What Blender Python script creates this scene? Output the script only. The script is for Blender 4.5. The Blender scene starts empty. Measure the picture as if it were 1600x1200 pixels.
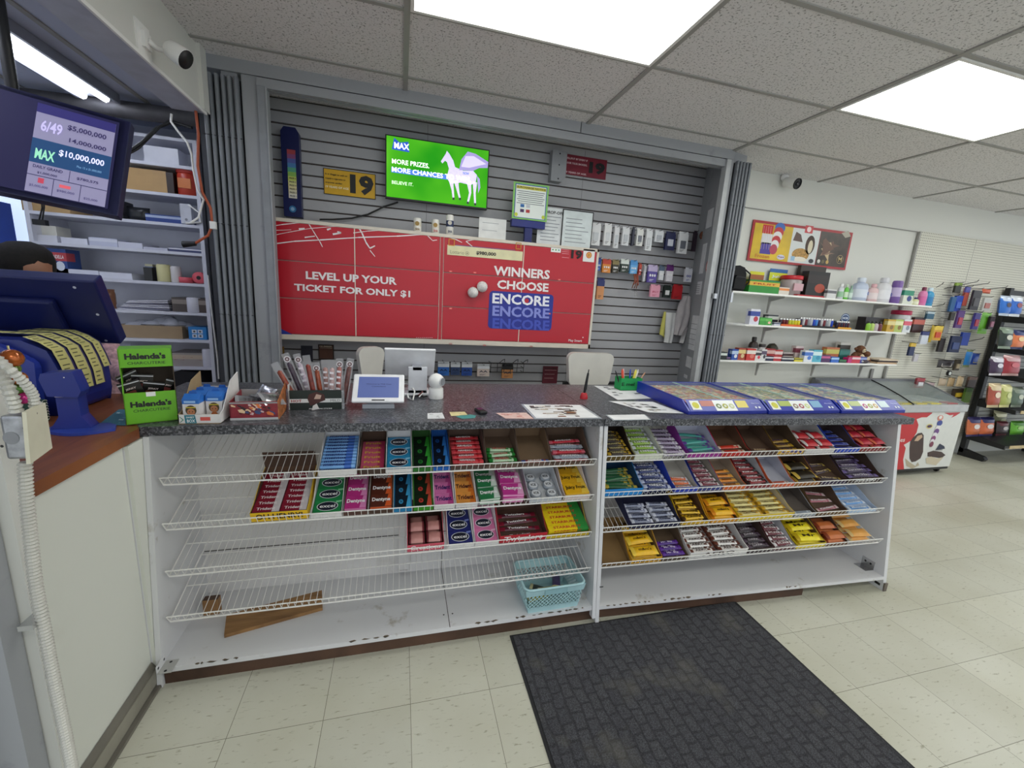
import bpy, math, random
from mathutils import Vector, Matrix
random.seed(7)
SC = bpy.context.scene
COL = SC.collection

# ---------------------------------------------------------------- camera
YAW, PIT, ROL, FPX, EYE = .268, .203, .062, 651., 1.524
def _rot():
    cy, sy = math.cos(YAW), math.sin(YAW); cp, sp = math.cos(PIT), math.sin(PIT)
    fw = Vector((sy*cp, cy*cp, -sp)); rt = Vector((cy, -sy, 0)); up = rt.cross(fw)
    cr, sr = math.cos(ROL), math.sin(ROL)
    return rt*cr + up*sr, up*cr - rt*sr, fw
RT, UP, FW = _rot()
cam_d = bpy.data.cameras.new('camera'); cam = bpy.data.objects.new('camera', cam_d); COL.objects.link(cam)
cam_d.sensor_width = 36; cam_d.lens = FPX/1600*36; cam_d.clip_start = .02
cam.matrix_world = Matrix(((RT.x, UP.x, -FW.x, 0), (RT.y, UP.y, -FW.y, 0), (RT.z, UP.z, -FW.z, EYE), (0, 0, 0, 1)))
SC.camera = cam
# ---------------------------------------------------------------- daylight from the shop front, exposure
world = bpy.data.worlds.new('world'); SC.world = world; world.use_nodes = True
world.node_tree.nodes['Background'].inputs[0].default_value = (.86, .93, 1, 1)
world.node_tree.nodes['Background'].inputs[1].default_value = .95
SC.view_settings.view_transform = 'Standard'; SC.view_settings.look = 'None'
SC.view_settings.exposure = 0.24; SC.view_settings.gamma = 1
PANEL_E = 7.0          # ceiling panels
TUBE_E = 8.5          # fluorescent tubes in the back room

# a pixel of the photograph turned into the point where its line of sight meets a wall, floor or counter plane
def _ray(px, py): return RT*((px-800)/FPX) - UP*((py-600)/FPX) + FW
def PZ(px, py, z=1.0): d = _ray(px, py); t = (z-EYE)/d.z; return Vector((0, 0, EYE)) + d*t
def PY(px, py, y): d = _ray(px, py); t = y/d.y; return Vector((0, 0, EYE)) + d*t
def PX(px, py, x): d = _ray(px, py); t = x/d.x; return Vector((0, 0, EYE)) + d*t

# ---------------------------------------------------------------- materials
def lin(h):
    if isinstance(h, str):
        h = h.lstrip('#'); c = [int(h[i:i+2], 16)/255 for i in (0, 2, 4)]
    else: c = h
    return tuple((v/12.92 if v <= .04045 else ((v+.055)/1.055)**2.4) for v in c) + (1,)
_M = {}
def mat(c, rough=.5, metal=0., var=.06, nscale=14., emit=0., alpha=1., trans=0., key=None, spec=.5):
    k = key or (str(c), rough, metal, var, nscale, emit, alpha, trans, spec)
    if k in _M: return _M[k]
    m = bpy.data.materials.new('m_%d' % len(_M)); m.use_nodes = True; nt = m.node_tree; b = nt.nodes['Principled BSDF']
    col = lin(c)
    if var > 0:
        n = nt.nodes.new('ShaderNodeTexNoise'); n.inputs['Scale'].default_value = nscale; n.inputs['Detail'].default_value = 3
        tc = nt.nodes.new('ShaderNodeTexCoord'); nt.links.new(tc.outputs['Object'], n.inputs['Vector'])
        r = nt.nodes.new('ShaderNodeValToRGB'); r.color_ramp.elements[0].position = .3; r.color_ramp.elements[1].position = .7
        r.color_ramp.elements[0].color = tuple(v*(1-var*1.6) for v in col[:3])+(1,); r.color_ramp.elements[1].color = tuple(min(1, v*(1+var)) for v in col[:3])+(1,)
        nt.links.new(n.outputs['Fac'], r.inputs['Fac']); nt.links.new(r.outputs['Color'], b.inputs['Base Color'])
    else: b.inputs['Base Color'].default_value = col
    b.inputs['Roughness'].default_value = rough; b.inputs['Metallic'].default_value = metal
    b.inputs['Specular IOR Level'].default_value = spec
    if emit:
        b.inputs['Emission Color'].default_value = col; b.inputs['Emission Strength'].default_value = emit
    if alpha < 1: b.inputs['Alpha'].default_value = alpha
    if trans: b.inputs['Transmission Weight'].default_value = trans
    _M[k] = m; return m
def nodemat(name, fn):
    if name in _M: return _M[name]
    m = bpy.data.materials.new(name); m.use_nodes = True; nt = m.node_tree
    fn(nt, nt.nodes['Principled BSDF']); _M[name] = m; return m
def N(nt, t, **kw):
    n = nt.nodes.new(t)
    for k, v in kw.items():
        if k in n.inputs.keys(): n.inputs[k].default_value = v
        else: setattr(n, k, v)
    return n
def ramp(nt, src, stops):
    r = nt.nodes.new('ShaderNodeValToRGB'); e = r.color_ramp.elements
    while len(e) < len(stops): e.new(.5)
    for i, (p, c) in enumerate(stops): e[i].position = p; e[i].color = c if len(c) == 4 else tuple(c)+(1,)
    nt.links.new(src, r.inputs['Fac']); return r
def mixc(nt, a, b, fac, mode='MIX'):
    n = nt.nodes.new('ShaderNodeMix'); n.data_type = 'RGBA'; n.blend_type = mode
    for s, v in ((6, a), (7, b), (0, fac)):
        if hasattr(v, 'links'): nt.links.new(v, n.inputs[s])
        else: n.inputs[s].default_value = v
    return n.outputs[2]
def bump(nt, b, h, strength=.2, dist=.01):
    u = N(nt, 'ShaderNodeBump'); u.inputs['Strength'].default_value = strength; u.inputs['Distance'].default_value = dist
    nt.links.new(h, u.inputs['Height']); nt.links.new(u.outputs[0], b.inputs['Normal'])

def f_floor(nt, b):
    tc = N(nt, 'ShaderNodeTexCoord'); mp = N(nt, 'ShaderNodeMapping'); nt.links.new(tc.outputs['Object'], mp.inputs[0])
    mp.inputs['Location'].default_value = (.564, -1.330+.3048*8, 0)
    br = N(nt, 'ShaderNodeTexBrick'); br.offset = 0; br.inputs['Scale'].default_value = 1; br.inputs['Brick Width'].default_value = .3048
    br.inputs['Row Height'].default_value = .3048; br.inputs['Mortar Size'].default_value = .0011; br.inputs['Mortar Smooth'].default_value = .3
    br.inputs['Color1'].default_value = lin('#cccbbd'); br.inputs['Color2'].default_value = lin('#c3c2b4'); br.inputs['Mortar'].default_value = lin('#6d6a58')
    nt.links.new(mp.outputs[0], br.inputs[0])
    # flecks: short dashes
    mp2 = N(nt, 'ShaderNodeMapping'); mp2.inputs['Scale'].default_value = (26, 90, 1); mp2.inputs['Rotation'].default_value = (0, 0, .5); nt.links.new(tc.outputs['Object'], mp2.inputs[0])
    n1 = N(nt, 'ShaderNodeTexNoise', Scale=1.0, Detail=4.0, Roughness=.6); nt.links.new(mp2.outputs[0], n1.inputs[0])
    r1 = ramp(nt, n1.outputs['Fac'], [(.60, (0, 0, 0, 1)), (.72, (1, 1, 1, 1))])
    c = mixc(nt, br.outputs[0], lin('#96937f'), r1.outputs[0])
    n2 = N(nt, 'ShaderNodeTexNoise', Scale=1.6, Detail=6.0); nt.links.new(tc.outputs['Object'], n2.inputs[0])
    r2 = ramp(nt, n2.outputs['Fac'], [(.35, (.86, .85, .80, 1)), (.62, (1, 1, 1, 1))])
    c = mixc(nt, c, r2.outputs[0], 1.0, 'MULTIPLY')
    nt.links.new(c, b.inputs['Base Color'])
    r3 = ramp(nt, n2.outputs['Fac'], [(.3, (.30,)*3), (.7, (.42,)*3)]); nt.links.new(r3.outputs[0], b.inputs['Roughness'])
def f_ceiling(nt, b):
    tc = N(nt, 'ShaderNodeTexCoord')
    n1 = N(nt, 'ShaderNodeTexNoise', Scale=95.0, Detail=2.0, Roughness=.7); nt.links.new(tc.outputs['Object'], n1.inputs[0])
    r = ramp(nt, n1.outputs['Fac'], [(.33, lin('#8f8d8b')), (.44, lin('#e4e1e1'))])
    nt.links.new(r.outputs[0], b.inputs['Base Color']); b.inputs['Roughness'].default_value = .95
    bump(nt, b, n1.outputs['Fac'], .3, .004)
def f_granite(nt, b):
    tc = N(nt, 'ShaderNodeTexCoord')
    v = N(nt, 'ShaderNodeTexVoronoi', Scale=170.0); nt.links.new(tc.outputs['Object'], v.inputs[0])
    s = N(nt, 'ShaderNodeSeparateColor'); nt.links.new(v.outputs['Color'], s.inputs[0])
    r = ramp(nt, s.outputs[0], [(0, lin('#24252a')), (.45, lin('#424349')), (.7, lin('#595a60')), (.93, lin('#7c7d82'))])
    nt.links.new(r.outputs[0], b.inputs['Base Color']); b.inputs['Roughness'].default_value = .28
def f_wood(c1, c2, sc=(3, 40, 3), rough=.4):
    def f(nt, b):
        tc = N(nt, 'ShaderNodeTexCoord'); mp = N(nt, 'ShaderNodeMapping'); mp.inputs['Scale'].default_value = sc
        nt.links.new(tc.outputs['Object'], mp.inputs[0])
        n = N(nt, 'ShaderNodeTexNoise', Scale=1.0, Detail=6.0, Distortion=.6); nt.links.new(mp.outputs[0], n.inputs[0])
        r = ramp(nt, n.outputs['Fac'], [(.3, lin(c1)), (.7, lin(c2))]); nt.links.new(r.outputs[0], b.inputs['Base Color'])
        b.inputs['Roughness'].default_value = rough
    return f
def f_mat(nt, b):
    tc = N(nt, 'ShaderNodeTexCoord'); mp = N(nt, 'ShaderNodeMapping'); mp.inputs['Rotation'].default_value = (0, 0, math.radians(90))
    nt.links.new(tc.outputs['Object'], mp.inputs[0])
    nz = N(nt, 'ShaderNodeTexNoise', Scale=9.0, Detail=2.0); nt.links.new(mp.outputs[0], nz.inputs[0])
    ad = N(nt, 'ShaderNodeVectorMath', operation='SCALE'); ad.inputs['Scale'].default_value = .034; nt.links.new(nz.outputs['Color'], ad.inputs[0])
    a2 = N(nt, 'ShaderNodeVectorMath', operation='ADD'); nt.links.new(mp.outputs[0], a2.inputs[0]); nt.links.new(ad.outputs[0], a2.inputs[1])
    br = N(nt, 'ShaderNodeTexBrick'); br.inputs['Scale'].default_value = 1; br.inputs['Brick Width'].default_value = .062; br.inputs['Row Height'].default_value = .046
    br.inputs['Mortar Size'].default_value = .006; br.inputs['Mortar Smooth'].default_value = .6
    br.inputs['Color1'].default_value = lin('#424246'); br.inputs['Color2'].default_value = lin('#3b3b40'); br.inputs['Mortar'].default_value = lin('#303034')
    nt.links.new(a2.outputs[0], br.inputs[0])
    n = N(nt, 'ShaderNodeTexNoise', Scale=320.0, Detail=3.0); nt.links.new(tc.outputs['Object'], n.inputs[0])
    r = ramp(nt, n.outputs['Fac'], [(.36, (.45,)*3), (.66, (1.5,)*3)])
    c = mixc(nt, br.outputs[0], r.outputs[0], 1.0, 'MULTIPLY')
    n3 = N(nt, 'ShaderNodeTexNoise', Scale=4.5, Detail=5.0); nt.links.new(tc.outputs['Object'], n3.inputs[0])
    r3 = ramp(nt, n3.outputs['Fac'], [(.58, (0, 0, 0)), (.8, (.6, .6, .6))])
    c = mixc(nt, c, lin('#6a675c'), r3.outputs[0])
    nt.links.new(c, b.inputs['Base Color']); b.inputs['Roughness'].default_value = .95
    mm = N(nt, 'ShaderNodeMath', operation='MULTIPLY_ADD'); nt.links.new(n.outputs['Fac'], mm.inputs[0]); mm.inputs[1].default_value = .35
    inv = N(nt, 'ShaderNodeMath', operation='SUBTRACT'); inv.inputs[0].default_value = 1; nt.links.new(br.outputs['Fac'], inv.inputs[1])
    nt.links.new(inv.outputs[0], mm.inputs[2]); bump(nt, b, mm.outputs[0], .5, .004)
def f_peg(nt, b):
    tc = N(nt, 'ShaderNodeTexCoord'); mp = N(nt, 'ShaderNodeMapping'); nt.links.new(tc.outputs['Object'], mp.inputs[0])
    mp.inputs['Scale'].default_value = (1/.0254, 1, 1/.0254)
    fr = N(nt, 'ShaderNodeVectorMath', operation='FRACTION'); nt.links.new(mp.outputs[0], fr.inputs[0])
    su = N(nt, 'ShaderNodeVectorMath', operation='SUBTRACT'); su.inputs[1].default_value = (.5, 0, .5); nt.links.new(fr.outputs[0], su.inputs[0])
    ml = N(nt, 'ShaderNodeVectorMath', operation='MULTIPLY'); ml.inputs[1].default_value = (1, 0, 1); nt.links.new(su.outputs[0], ml.inputs[0])
    le = N(nt, 'ShaderNodeVectorMath', operation='LENGTH'); nt.links.new(ml.outputs[0], le.inputs[0])
    r = ramp(nt, le.outputs['Value'], [(.15, lin('#4a4840')), (.2, lin('#d6d4c8'))])
    nt.links.new(r.outputs[0], b.inputs['Base Color']); b.inputs['Roughness'].default_value = .6
def f_white(base, dirt, sc=5., lo=.60, hi=.75, rough=.5):
    def f(nt, b):
        tc = N(nt, 'ShaderNodeTexCoord')
        n = N(nt, 'ShaderNodeTexNoise', Scale=sc, Detail=8.0, Roughness=.65); nt.links.new(tc.outputs['Object'], n.inputs[0])
        r = ramp(nt, n.outputs['Fac'], [(.35, lin(base)), (lo, lin(base)), (hi, lin(dirt))]); nt.links.new(r.outputs[0], b.inputs['Base Color'])
        b.inputs['Roughness'].default_value = rough
    return f
FLOOR = nodemat('vinyl_tile', f_floor); CEIL = nodemat('acoustic_tile', f_ceiling); GRANITE = nodemat('granite', f_granite)
WOODTOP = nodemat('brown_wood', f_wood('#6b3a22', '#93572f', (22, 3, 3))); MATM = nodemat('floor_mat', f_mat); PEG = nodemat('peg', f_peg)
PLANK = nodemat('plank_wood', f_wood('#7d5a35', '#a67c4c', (6, 30, 6), .6)); DKWOOD = nodemat('plinth_wood', f_wood('#3d2a20', '#5f4434', (4, 30, 4), .6))
WPAINT = nodemat('white_paint', f_white('#d9d7d6', '#c6c2bd')); WPANEL = nodemat('cream_panel', f_white('#d8d9d0', '#cfcfc4', 2.))
WORN = nodemat('worn_white', f_white('#d8d8da', '#b0aaa0', 7., .62, .72)); WALLW = nodemat('wall_paint', f_white('#d8d8d2', '#cfcec6', 1.2))
WALLB = nodemat('backroom_paint', f_white('#ccd0e0', '#bec4d6', 1.2))
GREYP = nodemat('grey_paint', f_white('#9a9ca0', '#83858a', 6.)); SLAT = nodemat('slat_grey', f_white('#a8a8ac', '#9c9ca1', 3.)); BAR = nodemat('tbar', f_white('#a19f9b', '#8f8d89', 5.))
GATE = nodemat('gate_metal', f_white('#7f8389', '#63666c', 9., rough=.4)); WIRE = mat('#eceae6', .35, var=.02); CHROME = mat('#c9cacc', .25, .9)
BLACK = mat('#141416', .5); CARD = mat('#8a7256', .8, var=.05); CARDD = mat('#5d4a3b', .85, var=.05); WHITE = mat('#f0efec', .45, var=.015); NAVY = mat('#1c2a78', .4); GLASS = mat('#ffffff', .05, var=0, alpha=.18)

# ---------------------------------------------------------------- mesh builder
_TXT = {}
def glyphs(s, bold):
    k = (s, bold)
    if k not in _TXT:
        cu = bpy.data.curves.new('t', 'FONT'); cu.body = s; cu.size = 1; cu.resolution_u = 2; cu.offset = .022*bold; cu.align_x = 'LEFT'
        o = bpy.data.objects.new('t', cu); me = bpy.data.meshes.new_from_object(o)
        vs = [(v.co.x, v.co.y) for v in me.vertices]; fs = [tuple(p.vertices) for p in me.polygons]
        bpy.data.objects.remove(o); bpy.data.curves.remove(cu); bpy.data.meshes.remove(me)
        if not vs: vs = [(0, 0), (1, 0), (0, 1)]; fs = []
        x0 = min(v[0] for v in vs); x1 = max(v[0] for v in vs); y0 = min(v[1] for v in vs); y1 = max(v[1] for v in vs)
        _TXT[k] = ([((x-x0)/(x1-x0+1e-9), (y-y0)/(y1-y0+1e-9)) for x, y in vs], fs, (x1-x0)/(y1-y0+1e-9))
    return _TXT[k]
V = Vector
class MB:
    def __init__(s, M=None): s.v = []; s.f = []; s.fm = []; s.sm = []; s.mats = []; s.M = M
    def mi(s, m):
        if isinstance(m, str): m = mat(m)
        if m not in s.mats: s.mats.append(m)
        return s.mats.index(m)
    def add(s, vs, fs, m, smooth=False):
        n = len(s.v); i = s.mi(m)
        for p in vs: p = V(p); s.v.append(s.M @ p if s.M else p)
        for f in fs: s.f.append([n+a for a in f]); s.fm.append(i); s.sm.append(smooth)
        return s
    def obox(s, o, u, v, w, m, top=None, front=None):
        o, u, v, w = V(o), V(u), V(v), V(w)
        p = [o, o+u, o+u+v, o+v, o+w, o+u+w, o+u+v+w, o+v+w]
        F = [(0, 3, 2, 1), (4, 5, 6, 7), (0, 1, 5, 4), (1, 2, 6, 5), (2, 3, 7, 6), (3, 0, 4, 7)]
        n = len(s.v); 
        for q in p: s.v.append(s.M @ q if s.M else q)
        for k, f in enumerate(F):
            mm = top if (k == 1 and top) else front if (k == 2 and front) else m
            s.f.append([n+a for a in f]); s.fm.append(s.mi(mm)); s.sm.append(False)
        return s
    def box(s, x0, x1, y0, y1, z0, z1, m, top=None, front=None):
        return s.obox((x0, y0, z0), (x1-x0, 0, 0), (0, y1-y0, 0), (0, 0, z1-z0), m, top, front)
    def quad(s, o, u, v, m): o, u, v = V(o), V(u), V(v); return s.add([o, o+u, o+u+v, o+v], [(0, 1, 2, 3)], m)
    def prism(s, poly, o, u, v, w, m, cap=None):
        o, u, v, w = V(o), V(u), V(v), V(w); n = len(poly)
        vs = [o+u*a+v*b for a, b in poly]; vs += [p+w for p in vs]
        s.add(vs, [(i, (i+1) % n, n+(i+1) % n, n+i) for i in range(n)], m)
        s.add(vs, [tuple(range(n))[::-1], tuple(range(n, 2*n))], cap or m); return s
    def poly(s, pts, m): return s.add(pts, [tuple(range(len(pts)))], m)
    def disc(s, c, u, v, r, m, n=20, r2=None): c, u, v = V(c), V(u), V(v); return s.poly([c+u*(r*math.cos(6.2832*i/n))+v*((r2 or r)*math.sin(6.2832*i/n)) for i in range(n)], m)
    def tube(s, pts, r, m, n=6, cap=True):
        pts = [V(p) for p in pts]; vs = []; k = len(pts); rs = r if isinstance(r, (list, tuple)) else [r]*k
        a = None
        for i, p in enumerate(pts):
            t = (pts[min(i+1, k-1)]-pts[max(i-1, 0)]).normalized()
            if a is None: a = t.orthogonal().normalized()
            a = (a-t*a.dot(t)); a = a.normalized() if a.length > 1e-6 else t.orthogonal().normalized()
            b = t.cross(a)
            vs += [p+(a*math.cos(6.2832*j/n)+b*math.sin(6.2832*j/n))*rs[i] for j in range(n)]
        fs = [(i*n+j, i*n+(j+1) % n, (i+1)*n+(j+1) % n, (i+1)*n+j) for i in range(k-1) for j in range(n)]
        s.add(vs, fs, m, n > 5)
        if cap: s.add(vs[:n], [tuple(range(n))[::-1]], m); s.add(vs[-n:], [tuple(range(n))], m)
        return s
    def lathe(s, prof, o, m, n=16, ax=(0, 0, 1), sc=(1, 1), smooth=True):
        ax = V(ax).normalized(); a = V((1, 0, 0)) if abs(ax.z) > .9 else ax.orthogonal().normalized(); b = ax.cross(a); o = V(o)
        vs = [o+ax*z+(a*math.cos(6.2832*j/n)*sc[0]+b*math.sin(6.2832*j/n)*sc[1])*r for r, z in prof for j in range(n)]
        k = len(prof); fs = [(i*n+j, i*n+(j+1) % n, (i+1)*n+(j+1) % n, (i+1)*n+j) for i in range(k-1) for j in range(n)]
        s.add(vs, fs, m, smooth); s.add(vs[:n], [tuple(range(n))[::-1]], m); s.add(vs[-n:], [tuple(range(n))], m); return s
    def text(s, t, o, u, v, m, h, w=None, bold=1, center=False, lift=.0008):
        u, v = V(u).normalized(), V(v).normalized(); nrm = u.cross(v)
        vs, fs, asp = glyphs(t, bold); w = w or h*asp; o = V(o)+nrm*lift
        if center: o = o-u*w/2-v*h/2
        return s.add([o+u*(x*w)+v*(y*h) for x, y in vs], fs, m)
    def pillow(s, c, w, d, h, m, crimp=None, nx=8, ny=5, ax=None):
        # flow-wrapped packet: flat crimped ends, domed middle; c = bottom centre
        c = V(c); X, Yv, Z = ax or (V((1, 0, 0)), V((0, 1, 0)), V((0, 0, 1)))
        for sg in (1, -1):
            vs = []
            for i in range(nx+1):
                t = i/nx; e = min(t, 1-t); hh = 0 if e < .07 else min(1, (e-.07)/.16)**.5
                for j in range(ny+1):
                    q = j/ny*2-1; z = h/2+sg*h/2*hh*(1-abs(q)**3)**.6
                    vs.append(c+X*((t-.5)*w)+Yv*(q*d/2*(1 if hh else 1.04))+Z*z)
            fs = [(i*(ny+1)+j, (i+1)*(ny+1)+j, (i+1)*(ny+1)+j+1, i*(ny+1)+j+1) for i in range(nx) for j in range(ny)]
            if sg < 0: fs = [f[::-1] for f in fs]
            if crimp: s.add(vs, fs[ny:-ny], m, True); s.add(vs, fs[:ny]+fs[-ny:], crimp, True)
            else: s.add(vs, fs, m, True)
        return s
    def mesh(s, name):
        me = bpy.data.meshes.new(name); me.from_pydata([tuple(v) for v in s.v], [], s.f)
        for m in s.mats: me.materials.append(m)
        me.polygons.foreach_set('material_index', s.fm); me.polygons.foreach_set('use_smooth', s.sm); me.update(); return me
    def build(s, name, parent=None, bevel=0, M=None):
        o = bpy.data.objects.new(name, s.mesh(name)); COL.objects.link(o)
        if parent: o.parent = parent
        if M is not None: o.matrix_world = M
        if bevel:
            b = o.modifiers.new('b', 'BEVEL'); b.width = bevel; b.segments = 2; b.limit_method = 'ANGLE'
        return o
def tag(o, label, cat, group=None, kind=None):
    if label: o['label'] = label
    if cat: o['category'] = cat
    if group: o['group'] = group
    if kind: o['kind'] = kind
    return o
def thing(name, label, cat, loc=(0, 0, 0), rz=0, group=None, M=None):
    o = bpy.data.objects.new(name, None); COL.objects.link(o); o.empty_display_size = .05
    if M is not None: o.matrix_world = M
    else: o.location = loc; o.rotation_euler = (0, 0, rz)
    return tag(o, label, cat, group)
def struct(o): o['kind'] = 'structure'; return o
def Mloc(loc, rz=0, rx=0, ry=0): return Matrix.Translation(V(loc)) @ Matrix.Rotation(rz, 4, 'Z') @ Matrix.Rotation(rx, 4, 'X') @ Matrix.Rotation(ry, 4, 'Y')
def dup(o, M, label=None, group=None):
    c = o.copy(); COL.objects.link(c); c.matrix_world = M
    if label: c['label'] = label
    if group: c['group'] = group
    for ch in o.children:
        d = ch.copy(); COL.objects.link(d); d.parent = c
    return c
UX, UY, UZ = V((1, 0, 0)), V((0, 1, 0)), V((0, 0, 1))
def under(par, *kids):      # a part becomes a sub-part of another part of the same thing
    for k in kids: k.parent = par; k.location = k.location-par.location

# ================================================================ SETTING
CZ = 2.735
m = MB(); m.box(-4, 10, -4.5, 4.2, -.06, 0, FLOOR); struct(m.build('floor'))
m = MB(); m.box(-1.06, 10, -4.5, 3.9, CZ, CZ+.05, CEIL); struct(m.build('ceiling'))
GX, GY = .019, 2.794
PAN = [(0, 1), (2, 1), (4, 1), (0, 5), (2, 5), (4, 5), (0, 9), (2, 9), (4, 9), (6, 1), (6, 5)]
m = MB()
for i in range(-1, 9): x = GX+1.22*i; m.box(max(x-.014, -1.06), x+.014, -4.5, 3.28 if x > 2.6 else 2.96, CZ-.007, CZ, BAR)
for j in range(-1, 13):
    y = GY-.605*j
    if y < 3.28: m.box(-1.06, 10, y-.011, y+.011, CZ-.006, CZ, BAR)
struct(m.build('trim_1'))
EM = mat((.96, .97, .95), .5, var=0, emit=PANEL_E, key='panel')
for k, (i, j) in enumerate(PAN):
    x0 = GX+1.22*i; y1 = GY-.605*j
    lab = 'large bright ceiling light panel above the left counter' if k == 0 else 'bright ceiling light panel nearer the right wall' if k == 1 else 'bright ceiling light panel out over the shop floor'
    t = thing('ceiling_light', lab, 'ceiling light', (x0+.61, y1-.3, CZ), group=None if k < 2 else 'ceiling panels over the shop floor')
    f = MB()
    f.box(-.596, .596, -.291, -.275, -.012, -.002, WHITE); f.box(-.596, .596, .275, .291, -.012, -.002, WHITE); f.box(-.596, -.58, -.275, .275, -.012, -.002, WHITE); f.box(.58, .596, -.275, .275, -.012, -.002, WHITE)
    f.build('frame', t); f = MB(); f.box(-.58, .58, -.275, .275, -.009, -.004, EM); f.build('diffuser', t)

# slat wall behind the counter
SY = 3.4
m = MB(); prof = []; z = .0 + (2.499 % .0762)
m.box(-.98, 2.58, SY+.012, SY+.06, 0, CZ, mat('#4b423f', .8))
k = -1
while True:
    z0 = z+k*.0762+.007; z1 = z0+.0652; k += 1
    if z0 > CZ-.01: break
    z1 = min(z1, CZ)
    m.box(-.98, 2.58, SY, SY+.012, max(z0, 0), z1, SLAT)
for x in (.183, 1.423): m.box(x-.0012, x+.0012, SY-.0006, SY, .0, CZ-.02, mat('#59585a'))
struct(m.build('wall_back'))
# white wall to the right, upper trim line
m = MB(); m.box(2.641, 10, 3.28, 3.36, 0, CZ, WALLW)
struct(m.build('wall_right_of_counter'))
# return panel at the slat wall's right end, header and tracks
m = MB(); m.prism([(2.44, 2.99), (2.578, 3.405), (2.578, 3.46), (2.64, 3.46), (2.64, 3.02), (2.50, 2.99)], (0, 0, 0), UX, UY, (0, 0, CZ), GREYP); struct(m.build('wall_return'))
m = MB(); m.box(-.98, -.9, 2.98, 3.4, 0, CZ, GREYP); struct(m.build('wall_return_left'))
m = MB()
m.box(-1.05, 2.46, 2.96, 3.10, 2.668, CZ, GREYP); m.box(-.80, 2.44, 2.972, 3.06, 2.662, 2.668, mat('#2e2e32')); m.box(-.80, 2.44, 2.96, 2.99, 2.612, 2.662, GREYP); m.box(-.80, 2.44, 3.0, 3.03, 2.612, 2.662, GREYP)
m.box(1.19, 1.193, 2.957, 2.961, 2.668, CZ, BLACK)
struct(m.build('trim_2'))
# side posts of the opening
m = MB(); m.box(-.88, -.80, 2.97, 3.02, 0, 2.668, GREYP); m.box(-.80, -.752, 2.955, 3.03, 0, 2.62, mat('#8e9196', .5)); m.box(-.756, -.748, 2.95, 2.97, 0, 2.62, GREYP); struct(m.build('trim_3', bevel=.003))
m = MB(); m.box(2.40, 2.44, 2.945, 3.0, 0, 2.662, mat('#b4b6b8', .4)); m.box(2.44, 2.47, 2.955, 3.02, 0, 2.668, GREYP); struct(m.build('trim_4', bevel=.003))

# left side: lintel over the second opening, back room
m = MB(); m.box(-1.20, -1.05, -.5, 2.93, 2.42, CZ+.05, WALLW); m.box(-1.20, -1.03, 2.86, 2.93, 2.42, CZ, WALLW); struct(m.build('wall_left'))
m = MB(); m.box(-1.045, -1.035, -.5, 2.9, 2.405, 2.42, WHITE); m.box(-1.20, -1.05, -.5, 2.9, 2.412, 2.42, mat('#b9bcca')); struct(m.build('trim_5'))
m = MB(); m.box(-4, -1.2, -.5, 3.7, 2.50, 2.55, nodemat('backroom_ceiling', f_white('#bfc4d8', '#aeb4ca', 30.))); struct(m.build('ceiling_back_room'))
m = MB(); m.box(-1.95, -1.2, 0, .0, 0, 0, BAR); m.v = []; m.f = []; m.fm = []; m.sm = []
for x in (-1.42, -2.03): m.box(x-.012, x+.012, -.5, 3.5, 2.494, 2.5, BAR)
for y in (2.0, 3.22): m.box(-4, -1.2, y-.012, y+.012, 2.494, 2.5, BAR)
struct(m.build('trim_6'))
m = MB(); m.box(-4, -1.0, 3.62, 3.68, 0, 2.7, WALLB); struct(m.build('wall_back_room'))
m = MB(); m.box(-4.06, -4, -.5, 3.68, 0, 2.6, WALLB); struct(m.build('wall_far_left'))
m = MB(); m.box(-1.235, -1.13, 3.3, 3.62, 0, 2.6, mat('#3a3b42', .7)); m.box(-1.13, -.98, 3.05, 3.62, 0, CZ, mat('#4a4c52', .7)); struct(m.build('wall_between'))
# bright window with a pale blind at the back room's left
m = MB(); m.box(-3.2, -2.28, 3.5, 3.56, .9, 2.3, mat('#cfe0f5', .6, emit=.8)); struct(m.build('window_1'))
# cove base in front of the desk
m = MB(); m.prism([(0, 0), (.012, 0), (.012, .085), (.0, .105)], (-.895, 1.085, 0), (1, 0, 0), (0, 0, 1), (0, .515, 0), mat('#6f6b62', .5)); m.box(-.883, -.868, 1.085, 1.6, 0, .012, mat('#6f6b62')); m.box(-.883, -.881, 1.085, 1.6, .02, .075, mat('#908c80')); struct(m.build('baseboard_left'))

# ================================================================ SALES COUNTER
A2 = -.049
M2 = Mloc((.925, 1.568, 0), A2)          # frame of the right-hand counter, turned a little towards the door
BTOP = .085
def chip(m, x, w, y):      # a worn-off sliver on the board's front edge
    c = mat('#6b5c4c', .8); k = [rr.uniform(.001, .007) for _ in range(4)]
    m.poly([(x, y, BTOP+.0006), (x+w*.3, y, BTOP-k[0]), (x+w*.6, y, BTOP-k[1]), (x+w, y, BTOP+.0006)], c); m.poly([(x, y, BTOP+.0006), (x+w, y, BTOP+.0006), (x+w*.7, y+k[2], BTOP+.0006), (x+w*.3, y+k[3], BTOP+.0006)], c)
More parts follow.
